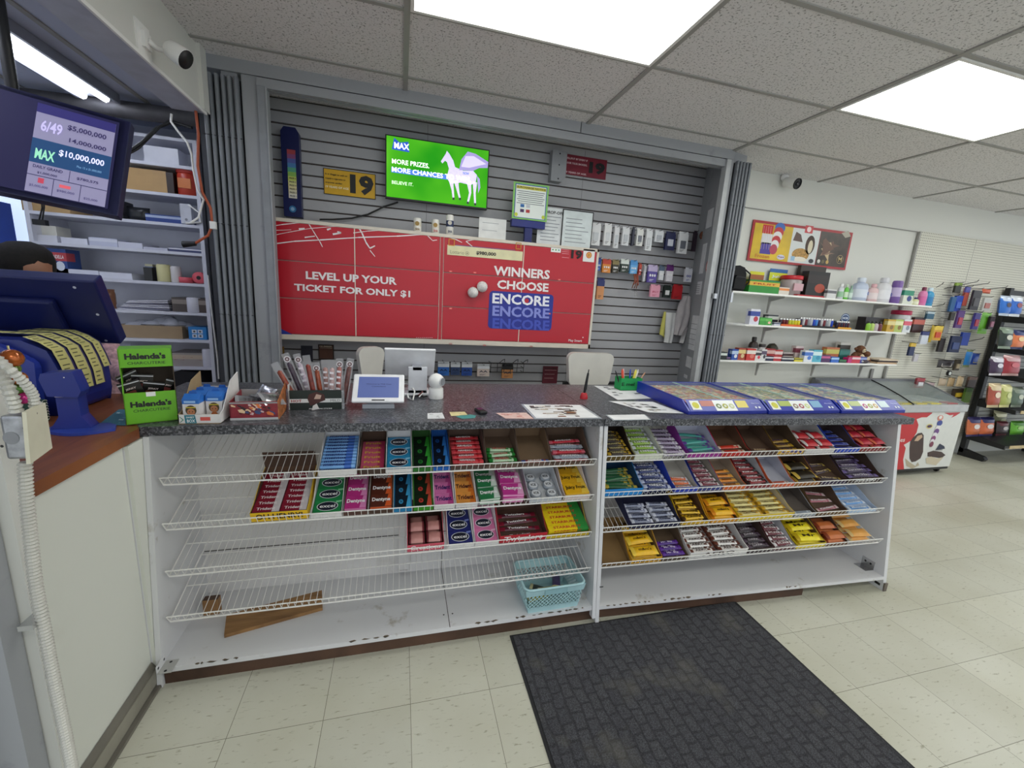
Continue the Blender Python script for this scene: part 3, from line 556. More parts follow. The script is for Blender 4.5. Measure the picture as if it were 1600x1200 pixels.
R2 = [
 [(943, 992, '#6a5626', '#2c1f18', .075, .03, 'bar', '#2a1a14', 'NUGGET', '#e8d9a0', '#caa53a', 9, 'dark brown bar with pale gold lettering', dict(tray='black and gold box of dark bars', lay=2, mess=.05)),
  (991, 1035, '#c9cc9a', '#dcdcd4', .06, .035, 'bar', '#8fb43c', 'LIME', '#ffffff', '#d9dde0', 7, 'lime green and white bar', dict(tray='pale box of lime green bars', lay=2, mess=.1, fc='#e6e9d6')),
  (1036, 1074, None, None, 0, 0, 'bar', '#a99bb4', 'oh', '#4b2a52', '#e8e4ec', 9, 'pale violet and brown bar', dict(lay=2, mess=.12)),
  (1074, 1126, '#8a2f94', '#cfd0de', .07, .032, 'bar', '#4fa59a', None, None, '#6a4aa0', 5, 'teal bar with violet ends', dict(tray='magenta box of teal bars', lay=2, mess=.3, fc='#a62c94')),
  (1126, 1173, '#c82420', '#6a4a36', .07, .028, 'bar', '#d23a26', None, '#ffffff', '#f0e0c8', 2, 'red and white bar', dict(tray='red box with only a few bars left', mess=.15)),
  (1172, 1213, '#4a3226', '#5e4636', .075, .032, 'bar', '#4a2a20', 'REESE', '#e8c9a0', '#7a4a30', 1, 'small brown bar', dict(tray='dark brown nearly empty box', fc='#4c3228')),
  (1214, 1254, '#7a5a20', '#594431', .075, .035, 'bar', '#a07a1e', 'OH', '#2a1a60', '#d8b030', 3, 'brown and gold bar', dict(tray='brown box with a yellow front', fc='#e0b02c', ft='Oh', ftc='#2a3a9a')),
  (1255, 1302, '#d8d6d6', '#cfccca', .07, .03, 'bag', '#c43038', None, None, '#e8dcd8', 3, 'red and white sweet bag', dict(tray='white box of red sweet bags', cols=2, lay=1)),
  (1303, 1340, '#2348b8', '#4a3a3c', .075, .035, 'bar', '#24328c', None, None, '#8a94d8', 5, 'navy and violet bar', dict(tray='royal blue box of navy bars', lay=1, mess=.1, fc='#2b52c8')),
  (1341, 1388, '#58382c', '#4e382e', .08, .03, 'bag', '#b8283a', None, None, '#e8785a', 4, 'glossy red sweet bag', dict(tray='brown box of glossy red sweet bags', cols=2, fc='#8a2e30'))],
 [(943, 1003, '#2490dc', '#1f4a70', .075, .045, 'bar', '#2b6340', None, None, '#c9b44a', 6, 'green and gold bar', dict(tray='bright blue box of green and gold bars', mess=.35, lay=2, fc='#2d97e4')),
  (1004, 1054, None, None, 0, 0, 'bar', '#24336e', 'OREO', '#ffffff', '#c9cfe4', 9, 'navy and white biscuit bar', dict(lay=2, mess=.1)),
  (1053, 1090, '#2340b4', '#b8b4ac', .07, .035, 'bar', '#d8682e', 'Crispy', '#ffffff', '#e8e6f0', 3, 'orange and white crisp bar', dict(tray='deep blue box of orange bars', fc='#2a48c4', mess=.05)),
  (1092, 1128, '#3a468e', '#a49c90', .07, .035, 'bar', '#7a2238', 'Coffee', '#f2e6e6', '#dfd6d8', 7, 'dark red and white bar', dict(tray='blue and red box of dark red bars', lay=2, mess=.08)),
  (1129, 1164, '#e06a2a', '#a89684', .065, .03, 'bar', '#e8902c', 'REESE', '#5a2a18', '#f4c05a', 4, 'orange peanut-butter bar', dict(tray='orange box of orange bars', fc='#e8702c')),
  (1165, 1204, '#8a1f28', '#c9c9cc', .07, .02, 'bar', '#8c1a24', 'KitKat', '#ffffff', '#2a1a18', 9, 'dark red wafer bar with white lettering', dict(tray='red box full of wafer bars', lay=2, mess=.06)),
  (1205, 1240, '#e0663a', '#b8b8c4', .075, .03, 'bar', '#c8502c', None, None, '#e0d0c0', 1, 'orange wafer bar', dict(tray='orange and white box, nearly empty', mess=.03)),
  (1241, 1280, '#a86a2c', '#5e4634', .075, .03, 'bag', '#2c2418', None, None, '#cfae4c', 3, 'black and gold sweet bag', dict(tray='orange-brown box of black and gold bags')),
  (1281, 1322, '#34264a', '#5a4436', .075, .03, 'bar', '#3a2432', 'Mars', '#e0c8a0', '#b8a04c', 4, 'dark plum bar', dict(tray='dark violet box with a few plum bars', mess=.25)),
  (1323, 1385, '#3a2a24', '#4a362c', .08, .035, 'bar', '#3b2b4c', 'SNICKERS', '#f0e8f4', '#7a6aa0', 6, 'brown and violet bar with white lettering', dict(tray='wide dark brown box', ft='SNICKERS', lay=2, mess=.08, fc='#3c2a26'))],
 [(985, 1062, '#1e2248', '#2a2c48', .06, .035, 'bar', '#8a8fa6', 'Caramilk', '#20243c', '#d8dae6', 5, 'silver and navy bar', dict(tray='navy box with a grey raised lid', cols=2, lay=2, lid=.045, lidc='#b9bcca', lt='Caramilk', D=.21)),
  (1064, 1108, '#e0b41e', '#6b4a30', .07, .02, 'bar', '#e4b622', 'CRISP', '#3a2412', '#4a3014', 9, 'yellow and brown crisp bar', dict(tray='yellow tray full of yellow and brown bars', lay=2, mess=.08)),
  (1110, 1152, '#e8a41c', '#6a5138', .075, .025, 'bag', '#f0b61c', "m&m's", '#3a2412', '#e08a1c', 3, 'yellow sweet bag with brown lettering', dict(tray='golden yellow box of yellow bags', lay=1, mess=.08)),
  (1152, 1238, '#e6c41c', '#d8cdb0', .055, .04, 'bar', '#e4d690', 'Coffee Crisp', '#5a3a1c', '#d8a82c', 8, 'cream and yellow wafer bar', dict(tray='wide lemon yellow box of cream wafer bars', cols=2, lay=2, mess=.05, fc='#ecd028')),
  (1240, 1274, '#a8b0b8', '#5f5650', .06, .025, 'bar', '#9aa6b4', None, None, '#d0d8e0', 1, 'silver bar', dict(tray='grey box, nearly empty', mess=.03)),
  (1275, 1321, '#6a5030', '#5f4a3a', .08, .03, 'bar', '#a8606c', 'Kinder', '#ffffff', '#e0c8c8', 3, 'dusty pink bar', dict(tray='brown box with a few pink bars', mess=.3)),
  (1324, 1368, '#b8d0ec', '#c8d6ea', .05, .025, 'bar', '#6fa4de', 'Mounds', '#ffffff', '#e6eef8', 9, 'light blue and white bar', dict(tray='pale blue tray full of light blue bars', lay=1, mess=.08))],
 [(941, 985, '#7c6038', '#84673e', .085, .02, 'bar', None, None, None, None, 0, '', dict(tray='plain brown cardboard tray, empty')),
  (985, 1035, '#e8a81e', '#7c643e', .08, .04, 'bag', '#f2bc1e', "m&m's", '#4a2a14', '#f6cf4a', 4, 'yellow peanut sweet bag', dict(tray='yellow sweet box with a brown inside', ft="m&m's", ftc='#4a2a14', fc='#f4b81e', lay=1)),
  (1033, 1074, '#5a4836', '#6a5642', .085, .03, 'bar', '#4a2280', 'Mr. Big', '#e8dcf4', '#6a3aa4', 4, 'purple bar', dict(tray='brown tray of purple bars', lay=2, mess=.05)),
  (1076, 1166, '#e8e4e0', '#d9d6d4', .07, .045, 'bar', '#f0ece8', 'AERO', '#3b2220', '#6a3a2c', 7, 'white and brown bubbly chocolate bar', dict(tray='wide white chocolate box', ft='AERO', ftc='#3b2220', fc='#f2efec', cols=2, lay=2, mess=.05)),
  (1168, 1206, '#3c2a2a', '#4a3630', .07, .035, 'bar', '#2c2028', 'DARK', '#c8c0c8', '#5a4a5a', 7, 'near-black bar with grey lettering', dict(tray='dark brown box of near-black bars', lay=2, mess=.08, fc='#3a2a30')),
  (1208, 1242, '#5c2a2c', '#c4c4c8', .07, .03, 'bar', '#6a2030', 'Kit', '#f0e8e8', '#e6e2e4', 8, 'maroon and white bar', dict(tray='maroon box of maroon and white bars', lay=2, mess=.1)),
  (1243, 1288, '#ead21e', '#6c5638', .06, .035, 'bag', '#f0dc24', 'Mr', '#3a2a14', '#c8a81c', 4, 'lemon yellow sweet bag', dict(tray='lemon yellow box of yellow bags', mess=.2, fc='#f0da20')),
  (1289, 1324, '#6c4a30', '#5c4636', .07, .02, 'bag', '#c8703a', None, None, '#8a3a20', 3, 'copper orange sweet bag', dict(tray='brown box of copper orange bags', mess=.3)),
  (1326, 1362, None, None, 0, 0, 'bag', '#e0a04a', None, None, '#d8b87a', 4, 'golden amber sweet bag', dict(mess=.35, lay=1))]]
for S, R, side in ((S1, R1, 'left'), (S2, R2, 'right')):
    for k, rows in enumerate(R):
        for i, row in enumerate(rows): fill(S, k, i, row, side, rows[i+1][0] if i+1 < len(rows) else None)

# basket, plank and block on the base board
def basket():
    M = Mloc((.708, 1.69, BTOP), .02); B = mat('#a9cdd2', .4, var=.03)
    t = thing('plastic_basket', 'pale blue perforated plastic basket with a few candy bars inside', 'basket', M=M)
    m = MB(); h = .135; w0, d0, w1, d1 = .125, .09, .15, .11
    T = lambda z: (w0+(w1-w0)*z/h, d0+(d1-d0)*z/h)
    m.box(-w0, w0, -d0, d0, 0, .004, B)
    n = 16
    for z0, z1 in ((0, .028), (.098, h)):
        a, b = T(z0), T(z1)
        for sx, sy in ((0, -1), (0, 1), (-1, 0), (1, 0)):
            if sy: p = [(-a[0], sy*a[1], z0), (a[0], sy*a[1], z0), (b[0], sy*b[1], z1), (-b[0], sy*b[1], z1)]
            else: p = [(sx*a[0], -a[1], z0), (sx*a[0], a[1], z0), (sx*b[0], b[1], z1), (sx*b[0], -b[1], z1)]
            m.poly(p, B); m.poly([V(q)*1.0+V((0, 0, 0))-V((sx*.003, sy*.003, 0)) for q in p][::-1], B)
    def lat(o, u, L, a, b):          # crossing ribs between the two bands
        for i in range(-5, int(L/.020)+6):
            for s_ in (1, -1):
                pts = []
                for q in (0, 1):
                    x = i*.020+(q*.066*s_)
                    pts.append((x, q))
                (xa, _), (xb, _) = pts
                ta = max(0, -xa/(xb-xa)) if xb > xa else max(0, (L-xa)/(xb-xa)); tb = min(1, (L-xa)/(xb-xa)) if xb > xa else min(1, -xa/(xb-xa))
                if xb > xa: ta, tb = max(0, -xa/(xb-xa)), min(1, (L-xa)/(xb-xa))
                else: ta, tb = max(0, (L-xa)/(xb-xa)), min(1, -xa/(xb-xa))
                if tb-ta < .05: continue
                f = lambda q: V(o)+V(u)*((xa+(xb-xa)*q)/L)*1+V(a)*q+V(b)*0
                m.tube([f(ta), f(tb)], .0021, B, 4, False)
    a = T(.028); c = T(.098); dz = .070
    for sy in (-1, 1): lat((-a[0], sy*a[1], .028), (2*a[0], 0, 0), 2*a[0], (0, sy*(c[1]-a[1]), dz), 0 and UX or V((0, 0, 0)))
    for sx in (-1, 1): lat((sx*a[0], -a[1], .028), (0, 2*a[1], 0), 2*a[1], (sx*(c[0]-a[0]), 0, dz), V((0, 0, 0)))
    m.build('body', t)
    r = MB(); a = T(h); P = [(-a[0], -a[1]), (a[0], -a[1]), (a[0], a[1]), (-a[0], a[1])]
    ring = []
    for i in range(4):
        cx, cy = P[i]; ccx, ccy = cx-math.copysign(.03, cx), cy-math.copysign(.03, cy); a0 = [math.pi, 1.5*math.pi, 0, .5*math.pi][i]
        for q in range(5): an = a0+q*math.pi/8; ring.append((ccx+.03*math.cos(an), ccy+.03*math.sin(an), h))
    r.tube(ring+[ring[0]], .006, B, 6, False); r.build('rim', t)
    for s_ in (-1, 1):
        g = MB(); g.box(-.055, .055, s_*a[1]-.003, s_*a[1]+.003, h-.032, h-.006, mat('#8fb6bc', .5)); g.build('handle_slot', t)
    for q, (x, y, rz, c) in enumerate([(-.05, -.01, .3, '#c8bc4a'), (-.02, .02, -.5, '#38413c'), (.04, -.01, .2, '#3a2a58'), (.06, .03, 1.2, '#4c3a6c'), (.0, -.04, .1, '#b9a83c')]):
        b = MB(); b.pillow((0, 0, 0), .12, .04, .018, mat(c, .35), mat('#d8d2a0'))
        tag(b.build('candy_bar', M=M @ Mloc((x, y, .006+q*.014), rz, 0, .1)), ['olive yellow', 'dark green', 'deep purple', 'violet', 'mustard'][q]+' candy bar lying loose in the pale blue basket', 'candy')
basket()
BD = [PZ(*q, BTOP+.016) for q in ((350, 992), (504, 949), (503, 922), (354, 960))]
m = MB(); m.prism([(q.x, q.y) for q in BD], (0, 0, BTOP+.0005), UX, UY, (0, 0, .0155), PLANK)
tag(m.build('wood_offcut', bevel=.002), 'long tapered brown plywood board lying flat inside the left counter', 'board')
p = PZ(332, 958, BTOP); m = MB(); m.box(p.x-.03, p.x+.03, p.y-.012, p.y+.02, BTOP, BTOP+.075, PLANK, top=DKWOOD); tag(m.build('wood_block', bevel=.002), 'small brown wood block in the left counter, behind the longer plywood board', 'block')

# entrance mat
a, b = PZ(805, 995, 0), PZ(1150, 945, 0)
m = MB(); m.box(.508, 1.735, -1.6, 1.562, 0, .008, MATM); m.box(.495, 1.748, -1.6, 1.572, 0, .004, mat('#1f1f22', .8)); tag(m.build('entrance_mat'), 'charcoal ribbed block-pattern entrance mat on the tiles in front of the counter', 'mat')

# ================================================================ WALL BEHIND THE COUNTER
def rect(px0, py0, px1, py1, y):
    a, b = PY(px0, py0, y), PY(px1, py1, y); return a.x, b.x, b.z, a.z      # x0 x1 z0 z1
def wtext(mb, s, px, py, pxr, hpx, y, m, bold=1.5):     # a line of lettering on a wall: left end, right end and height as they are seen
    a = PY(px, py, y); b = PY(pxr, py, y); c = PY(px, py-hpx, y)
    mb.text(s, (a.x, y, a.z), UX, UZ, mat(m, .5, var=0) if isinstance(m, str) else m, c.z-a.z, b.x-a.x, bold)
# lottery cabinet
CY = 3.14; cx0, cx1, cz0, cz1 = -.83, 1.505, 1.155, 1.94
t = thing('ticket_cabinet', 'long red and cream ticket cabinet reading LEVEL UP YOUR TICKET and WINNERS CHOOSE', 'cabinet', (.33, 3.2, 1.155))
def cbd(n, mb, bevel=0): o = mb.build(n, t, bevel); o.location = (-.33, -3.2, -1.155); return o
CREAM = mat('#ddd3c4', .45, var=.03); RED = mat('#bf1d2e', .35, var=.03, nscale=2.); DKR = mat('#5a0c16', .5)
m = MB(); m.box(cx0, cx1, CY+.012, 3.40, cz0, cz1, CREAM); xm = PY(689, 450, CY).x
for a, b in ((cz1-.022, cz1), (cz0, cz0+.035)): m.box(cx0, cx1, CY-.004, CY+.012, a, b, CREAM)
m.box(cx0, cx0+.01, CY-.004, CY+.012, cz0, cz1, CREAM); m.box(cx1-.018, cx1, CY-.004, CY+.012, cz0, cz1, CREAM); m.box(xm-.012, xm+.012, CY-.0, CY+.012, cz0, cz1, RED); m.box(xm-.014, xm-.011, CY-.003, CY, cz0, cz1, CREAM); m.box(xm+.011, xm+.014, CY-.003, CY, cz0, cz1, CREAM)
cbd('frame', m, .001)
dz0, dz1 = cz0+.035, cz1-.022; dh = (dz1-dz0)/3; cols = [cx0+.01, PY(555, 440, CY).x, xm-.014, 0, xm+.014, PY(815, 450, CY).x, cx1-.018]
for a, b in ((cols[0], cols[1]), (cols[1], cols[2]), (cols[4], cols[5]), (cols[5], cols[6])):
    for r in range(3):
        m = MB(); m.box(a+.002, b-.002, CY, CY+.012, dz0+r*dh+.003, dz0+(r+1)*dh-.002, RED); m.box(a+.002, b-.002, CY-.0015, CY, dz0+r*dh+.003, dz0+r*dh+.009, mat('#a31826', .4)); cbd('drawer_front', m)
for x in (cols[1], cols[5]): m = MB(); m.box(x-.003, x+.003, CY-.003, CY, cz0+.01, cz1-.02, CREAM); cbd('divider_strip', m)
Yf = CY-.003; WT = mat('#f2eaea', .5, var=0)
m = MB(); wtext(m, 'LEVEL UP YOUR', 478, 436, 620, 12.5, Yf, WT); cbd('headline', m); m = MB(); wtext(m, 'TICKET FOR ONLY $1', 460, 455.5, 641, 12.5, Yf, WT)
cbd('headline', m); m = MB()
def stroke(p, w=.0035, mm=WT, yy=None):
    yy = yy or Yf
    for (a, b), (c, d) in zip(p, p[1:]):
        A, B = PY(a, b, yy), PY(c, d, yy); e = (B-A).normalized(); n = V((-e.z, 0, e.x))*w
        m.poly([A-n, B-n*.7, B+n*.7, A+n], mm)
for p, w in (([(421, 354), (440, 351), (468, 348), (497, 347)], .003), ([(421, 382), (460, 377), (500, 375), (560, 371), (620, 369), (668, 366)], .004), ([(421, 369), (450, 363), (484, 357), (520, 354), (553, 352)], .002), ([(482, 349), (490, 362), (500, 378), (504, 386)], .003), ([(561, 356), (566, 365), (572, 379), (578, 388), (586, 384)], .005), ([(578, 391), (586, 401)], .003), ([(552, 364), (575, 361), (612, 359)], .0025), ([(421, 375), (430, 374)], .004), ([(467, 358), (476, 357)], .006), ([(476, 371), (492, 369)], .004), ([(520, 366), (533, 364), (527, 362)], .006), ([(511, 359), (517, 357)], .006), ([(430, 360), (455, 359)], .0018), ([(668, 368), (676, 376), (683, 375)], .003), ([(690, 369), (700, 370), (712, 374), (722, 379)], .003), ([(712, 371), (742, 374), (728, 377), (738, 385)], .003)): stroke(p, w)
cbd('scratch_print', m); m = MB()
a = [PY(424, 506, Yf), PY(424, 526, Yf), PY(466, 527, Yf), PY(440, 514, Yf)]; m.poly(a, mat('#2b3f9c', .4))
for x in (426, 430.5, 435): p = PY(x, 514.5, Yf-.001); m.disc(p, UX, UZ, .008, mat('#e0b440', var=0), 12)
for x in range(650, 676, 3): stroke([(x, 527.5), (x+2, 527.7)], .0015)
cbd('corner_print', m)
m = MB(); wtext(m, 'WINNERS', 771, 430, 859, 15, Yf, WT); cbd('slogan', m); m = MB(); wtext(m, 'CHOOSE', 776.5, 451, 857, 14, Yf, WT)
cbd('slogan', m); m = MB()
a, b, c, d = rect(765, 454, 861, 517, Yf); r_ = .03; P_ = []
for cx_, cz_, a0 in ((b-r_, d-r_, 0), (a+r_, d-r_, 1), (a+r_, c+r_, 2), (b-r_, c+r_, 3)):
    for q in range(7): an = (a0+q/6)*math.pi/2; P_.append((cx_+r_*math.cos(an), Yf-.0004, cz_+r_*math.sin(an)))
m.poly(P_[::-1], mat('#1d2b93', .4))
for py, cc in ((474, '#f4f4fb'), (493.5, '#8a93dd'), (513, '#4454bd')): wtext(m, 'ENCORE', 769, py, 858, 16.5, Yf-.0008, cc, 1.4)
p = PY(823, 470, Yf-.0018); m.disc(p, UX, UZ, .017, RED, 16)
cbd('encore_badge', m); m = MB()
a, b, c, d = rect(699, 386, 816, 408, Yf-.001); m.quad((a, Yf-.001, c), (b-a, 0, 0), (0, 0, .068), mat('#e6dfb4', .5)); wtext(m, '$980,000', 744, 398.5, 775, 6.5, Yf-.002, '#33302a'); wtext(m, 'Lottario', 703.5, 396, 725, 5.5, Yf-.002, '#9a9376', 0)
p = PY(730, 396, Yf-.002)
for rr_, cc in ((.014, '#9a9376'), (.011, '#e6dfb4'), (.006, '#9a9376')): m.disc(p+V((0, -.0003*(.014-rr_)/.003, 0)), UX, UZ, rr_, mat(cc, var=0), 14)
stroke([(712, 383), (805, 391)], .002, mat('#5a5f9a'))
for x0 in (701, 806):
    a = PY(x0, 374 if x0 < 750 else 380, Yf-.002); 
    for q in ((0, 0, .042, .005), (0, -.042, .042, .005), (0, -.04, .005, .045), (.038, -.04, .005, .045)): m.box(a.x+q[0], a.x+q[0]+q[2], Yf-.003, Yf-.002, a.z+q[1], a.z+q[1]+q[3], mat('#d99a2c'))
cbd('jackpot_strip', m); m = MB()
a, b, c, d = rect(861, 386, 876, 395, Yf); m.quad((a, Yf-.001, c), (b-a, 0, 0), (0, 0, d-c), WHITE)
for q, cc in ((.2, '#2b8a4c'), (.5, '#57a83c'), (.8, '#3b9f8c')): m.disc((a+(b-a)*q, Yf-.0015, (c+d)/2), UX, UZ, .006, mat(cc, var=0), 10)
wtext(m, '19', 892, 404, 909, 14, Yf-.001, '#1a0a0c', 2)
for y_ in (390, 393, 396, 402): stroke([(878, y_), (889, y_+1)], .002, mat('#e69aa4', var=0))
a, b, c, d = rect(912, 389, 928, 410, Yf); m.quad((a, Yf-.001, c), (b-a, 0, 0), (0, 0, d-c), WHITE); p = V(((a+b)/2, Yf-.0015, (c+d)/2+.004)); m.disc(p, UX, UZ, .024, mat('#d4662c', var=0), 18); m.disc(p-UY*.0004, UX, UZ, .018, mat('#e8b85c', var=0), 18); m.text('ID', p-UY*.0006, UX, UZ, mat('#b03a20', var=0), .02, .016, 1, True)
cbd('age_badge', m); m = MB()
wtext(m, 'Play Smart', 888, 534.5, 909, 4.5, Yf, WT, .5); a = PY(910, 528, Yf); m.box(a.x, a.x+.008, Yf-.001, Yf, a.z, a.z+.008, WT)
cbd('play_mark', m)
for px, py in ((704, 424), (742, 426), (874, 437), (704, 482), (704, 537), (757, 539), (830, 541), (858, 490)):
    m = MB(); p = PY(px, py, Yf); m.box(p.x-.012, p.x+.012, Yf-.001, Yf, p.z-.006, p.z+.006, mat('#e8514a')); m.box(p.x-.007, p.x+.007, Yf-.0013, Yf-.001, p.z-.002, p.z+.002, mat('#f6c0b8', var=0)); cbd('price_sticker', m)
for q, (px, py) in enumerate(((739, 457), (753.5, 448))):
    p = PY(px, py, CY-.0455); m = MB(); m.lathe([(.002, -.041), (.02, -.035), (.035, -.02), (.04, 0), (.035, .02), (.02, .035), (.002, .041)], p, mat('#e6e3df', .9, var=.12, nscale=90), 14, (0, -1, 0))
    tag(m.build('hanging_ball'), 'white fuzzy ball hung on the red cabinet, %s of the pair' % ('lower left' if q == 0 else 'upper right'), 'ball')

# television
tx0, tx1, tz0, tz1 = rect(602, 212, 761, 328, 3.30)
t = thing('television', 'flat television on the slat wall showing a green lottery picture with a winged horse', 'television', ((tx0+tx1)/2, 3.3, tz0)); O = V(((tx0+tx1)/2, 3.3, tz0))
tz1 = tz0+.415
def tv(n, mb, bevel=0): o = mb.build(n, t, bevel); o.location = -O; return o
m = MB(); m.box(tx0, tx1, 3.30, 3.335, tz0, tz1, BLACK); m.box(tx0+.15, tx1-.15, 3.335, 3.395, tz0+.1, tz1-.1, BLACK); tv('case', m, .002)
def f_tv(nt, b):
    tc = N(nt, 'ShaderNodeTexCoord'); n = N(nt, 'ShaderNodeTexNoise', Scale=3.0, Detail=2.0); nt.links.new(tc.outputs['Object'], n.inputs[0])
    sp = N(nt, 'ShaderNodeSeparateXYZ'); nt.links.new(tc.outputs['Object'], sp.inputs[0])
    r = ramp(nt, n.outputs['Fac'], [(.3, lin('#2fae22')), (.6, lin('#5ed02c')), (.75, lin('#86e04a'))])
    e = N(nt, 'ShaderNodeEmission'); e.inputs['Strength'].default_value = .72; nt.links.new(r.outputs[0], e.inputs[0])
    nt.links.new(e.outputs[0], nt.nodes['Material Output'].inputs[0])
def em(c, s=1.): return mat(c, .5, var=0, emit=s, key=('em', c, s))
m = MB(); m.box(tx0+.008, tx1-.008, 3.2985, 3.30, tz0+.012, tz1-.008, nodemat('tv_picture', f_tv))
W_, H_ = tx1-tx0, tz1-tz0
TP = lambda u, v, k=0: V((tx0+W_*u, 3.298-k*.0004, tz0+H_*v))
m.text('MORE PRIZES.', TP(.06, .56), UX, UZ, em('#f0fff0'), .032, W_*.35); m.text('MORE CHANCES TO WIN.', TP(.06, .43, 7), UX, UZ, em('#f0f4ff'), .033, W_*.76)
m.add([TP(u, v, 1) for u, v in ((.055, .42), (.825, .42), (.825, .50), (.055, .50))], [(0, 1, 2, 3)], em('#4a78d0', .7))
m.text('BELIEVE IT.', TP(.06, .24), UX, UZ, em('#d8f4d0'), .022, W_*.2, .5); m.text('MAX', TP(.08, .80, 1), UX, UZ, em('#e8f0ff'), .04, W_*.14, 1.5); m.add([TP(u, v) for u, v in ((.06, .78), (.22, .77), (.21, .93), (.13, .90), (.08, .96))], [(0, 1, 2, 3, 4)], em('#2450b8', .8))
m.text('NOW', TP(.74, .54, 3), UX, UZ, em('#2b5fd0'), .018, W_*.06)
H = em('#cfc6ea', .75); H2 = em('#9f94cc', .7)
def blob(pts, mm, k): m.poly([TP(u, v, k) for u, v in pts], mm)
blob([(.58, .45), (.62, .36), (.72, .40), (.82, .38), (.87, .44), (.88, .56), (.84, .62), (.74, .60), (.66, .64), (.60, .60)], H, 3)      # body
blob([(.60, .60), (.66, .64), (.64, .74), (.60, .84), (.575, .88), (.565, .83), (.54, .76), (.52, .70), (.535, .67), (.56, .72), (.58, .70)], H, 3)  # neck, head
blob([(.70, .60), (.72, .78), (.78, .92), (.86, .90), (.99, .80), (.985, .70), (.90, .68), (.84, .62)], H2, 4)                # wing
blob([(.72, .66), (.76, .84), (.84, .86), (.97, .76), (.90, .72), (.80, .66)], H, 5)
for q in ((.62, .42, .645, .25, .655, .12), (.67, .42, .70, .24, .72, .13), (.80, .42, .82, .25, .80, .08), (.86, .44, .865, .26, .875, .07)):
    blob([(q[0]-.02, q[1]), (q[2]-.012, q[3]), (q[4]-.01, q[5]), (q[4]+.008, q[5]), (q[2]+.01, q[3]), (q[0]+.025, q[1])], H, 3)
    blob([(q[4]-.012, q[5]-.02), (q[4]+.01, q[5]-.02), (q[4]+.008, q[5]+.02), (q[4]-.01, q[5]+.02)], em('#2a2a30', .2), 4)
blob([(.88, .55), (.91, .50), (.92, .36), (.90, .26), (.895, .38)], H2, 2)
tv('screen', m)
a = PY(630, 318, 3.33); pts = [PY(x, y, yy) for x, y, yy in ((622, 316, 3.35), (600, 323, 3.36), (575, 335, 3.37), (550, 341, 3.37), (520, 343, 3.36), (500, 343, 3.3))]
m = MB(); m.tube(pts, .006, BLACK, 6); tag(m.build('power_cable'), 'black cable drooping from the television towards the red cabinet top', 'cable')

# age signs, stick display, papers
def sign(name, lab, cat, r4, y, base, th=.004, frame=None):
    a, b, c, d = rect(*r4, y); m = MB(); m.box(a, b, y, y+th, c, d, frame or mat(base, .5)); 
    if frame: m.box(a+.004, b-.004, y-.0006, y, c+.004, d-.004, mat(base, .5))
    return m, a, b, c, d
m, a, b, c, d = sign('s', '', '', (505, 262, 587, 312), 3.39, '#d9a91c', .004, BLACK)
m.text('19', (a+(b-a)*.50, 3.389, c+.02), UX, UZ, BLACK, (d-c)*.78, (b-a)*.46, 2.5)
for q, (s_, cc) in enumerate((('It is illegal to sell or', '#1a1608'), ('supply a cigarette to', '#1a1608'), ('anyone under', '#1a1608'), ('19 YEARS OF AGE', '#f8efc8'))): m.text(s_, (a+.012, 3.389, d-.045-q*.027), UX, UZ, mat(cc, var=0), .014, (b-a)*(.42, .38, .32, .44)[q])
tag(m.build('age_sign'), 'yellow age limit sign with a big black 19, left of the television', 'sign')
m, a, b, c, d = sign('s', '', '', (883, 240, 946, 281), 3.385, '#7c1a2e')
m.text('19', (a+(b-a)*.58, 3.384, c+.03), UX, UZ, BLACK, (d-c)*.6, (b-a)*.38, 2.5)
for q, s_ in enumerate(('SELL/FUT BY EVERY IF', 'LOOK YOUR SMOKERS.', '', '19 YEARS OF AGE.')):
    if s_: m.text(s_, (a+.012, 3.384, d-.035-q*.034), UX, UZ, mat('#e8c8cc', var=0), .014, (b-a)*.5)
tag(m.build('age_sign'), 'dark red age limit sign with a black 19, high on the slat wall', 'sign')
x0, x1, z0, z1 = rect(439, 198, 473, 341, 3.36); t = thing('stick_display', 'tall navy plastic wall display with a rainbow price strip', 'display', ((x0+x1)/2, 3.36, z0)); O2 = V(((x0+x1)/2, 3.36, z0))
m = MB(); m.prism([(x0, z0), (x1, z0), (x1, z1-.03), (x1-.02, z1), (x0+.02, z1), (x0, z1-.03)], (0, 3.335, 0), UX, UZ, (0, .055, 0), mat('#171f52', .35)); m.disc(((x0+x1)/2, 3.334, z0+.05), UX, UZ, .022, mat('#2e74a8'), 16); m.disc(((x0+x1)/2, 3.3335, z0+.05), UX, UZ, .012, mat('#8fb8d8'), 14); o = m.build('case', t, .006); o.location = -O2
m = MB(); px0, px1 = x0+.035, x1-.025
cl = ['#e8e4d8', '#e6dfc0', '#e8dcaa', '#e0dc9a', '#c8d46a', '#8fbf5a', '#58a88a', '#4a80b8', '#5560a8', '#8a4a7a', '#a8424a']; hh = (z1-z0)*.54
for q, cc in enumerate(cl): m.box(px0, px1, 3.332, 3.335, z0+.12+hh*q/11, z0+.12+hh*(q+1)/11, mat(cc, var=0))
for q in range(6): m.text('PRIZE %d' % (q+1), (px0+.008, 3.331, z0+.128+hh*q/13.5), UX, UZ, BLACK, .010, (px1-px0)*.8)
o = m.build('price_strip', t); o.location = -O2

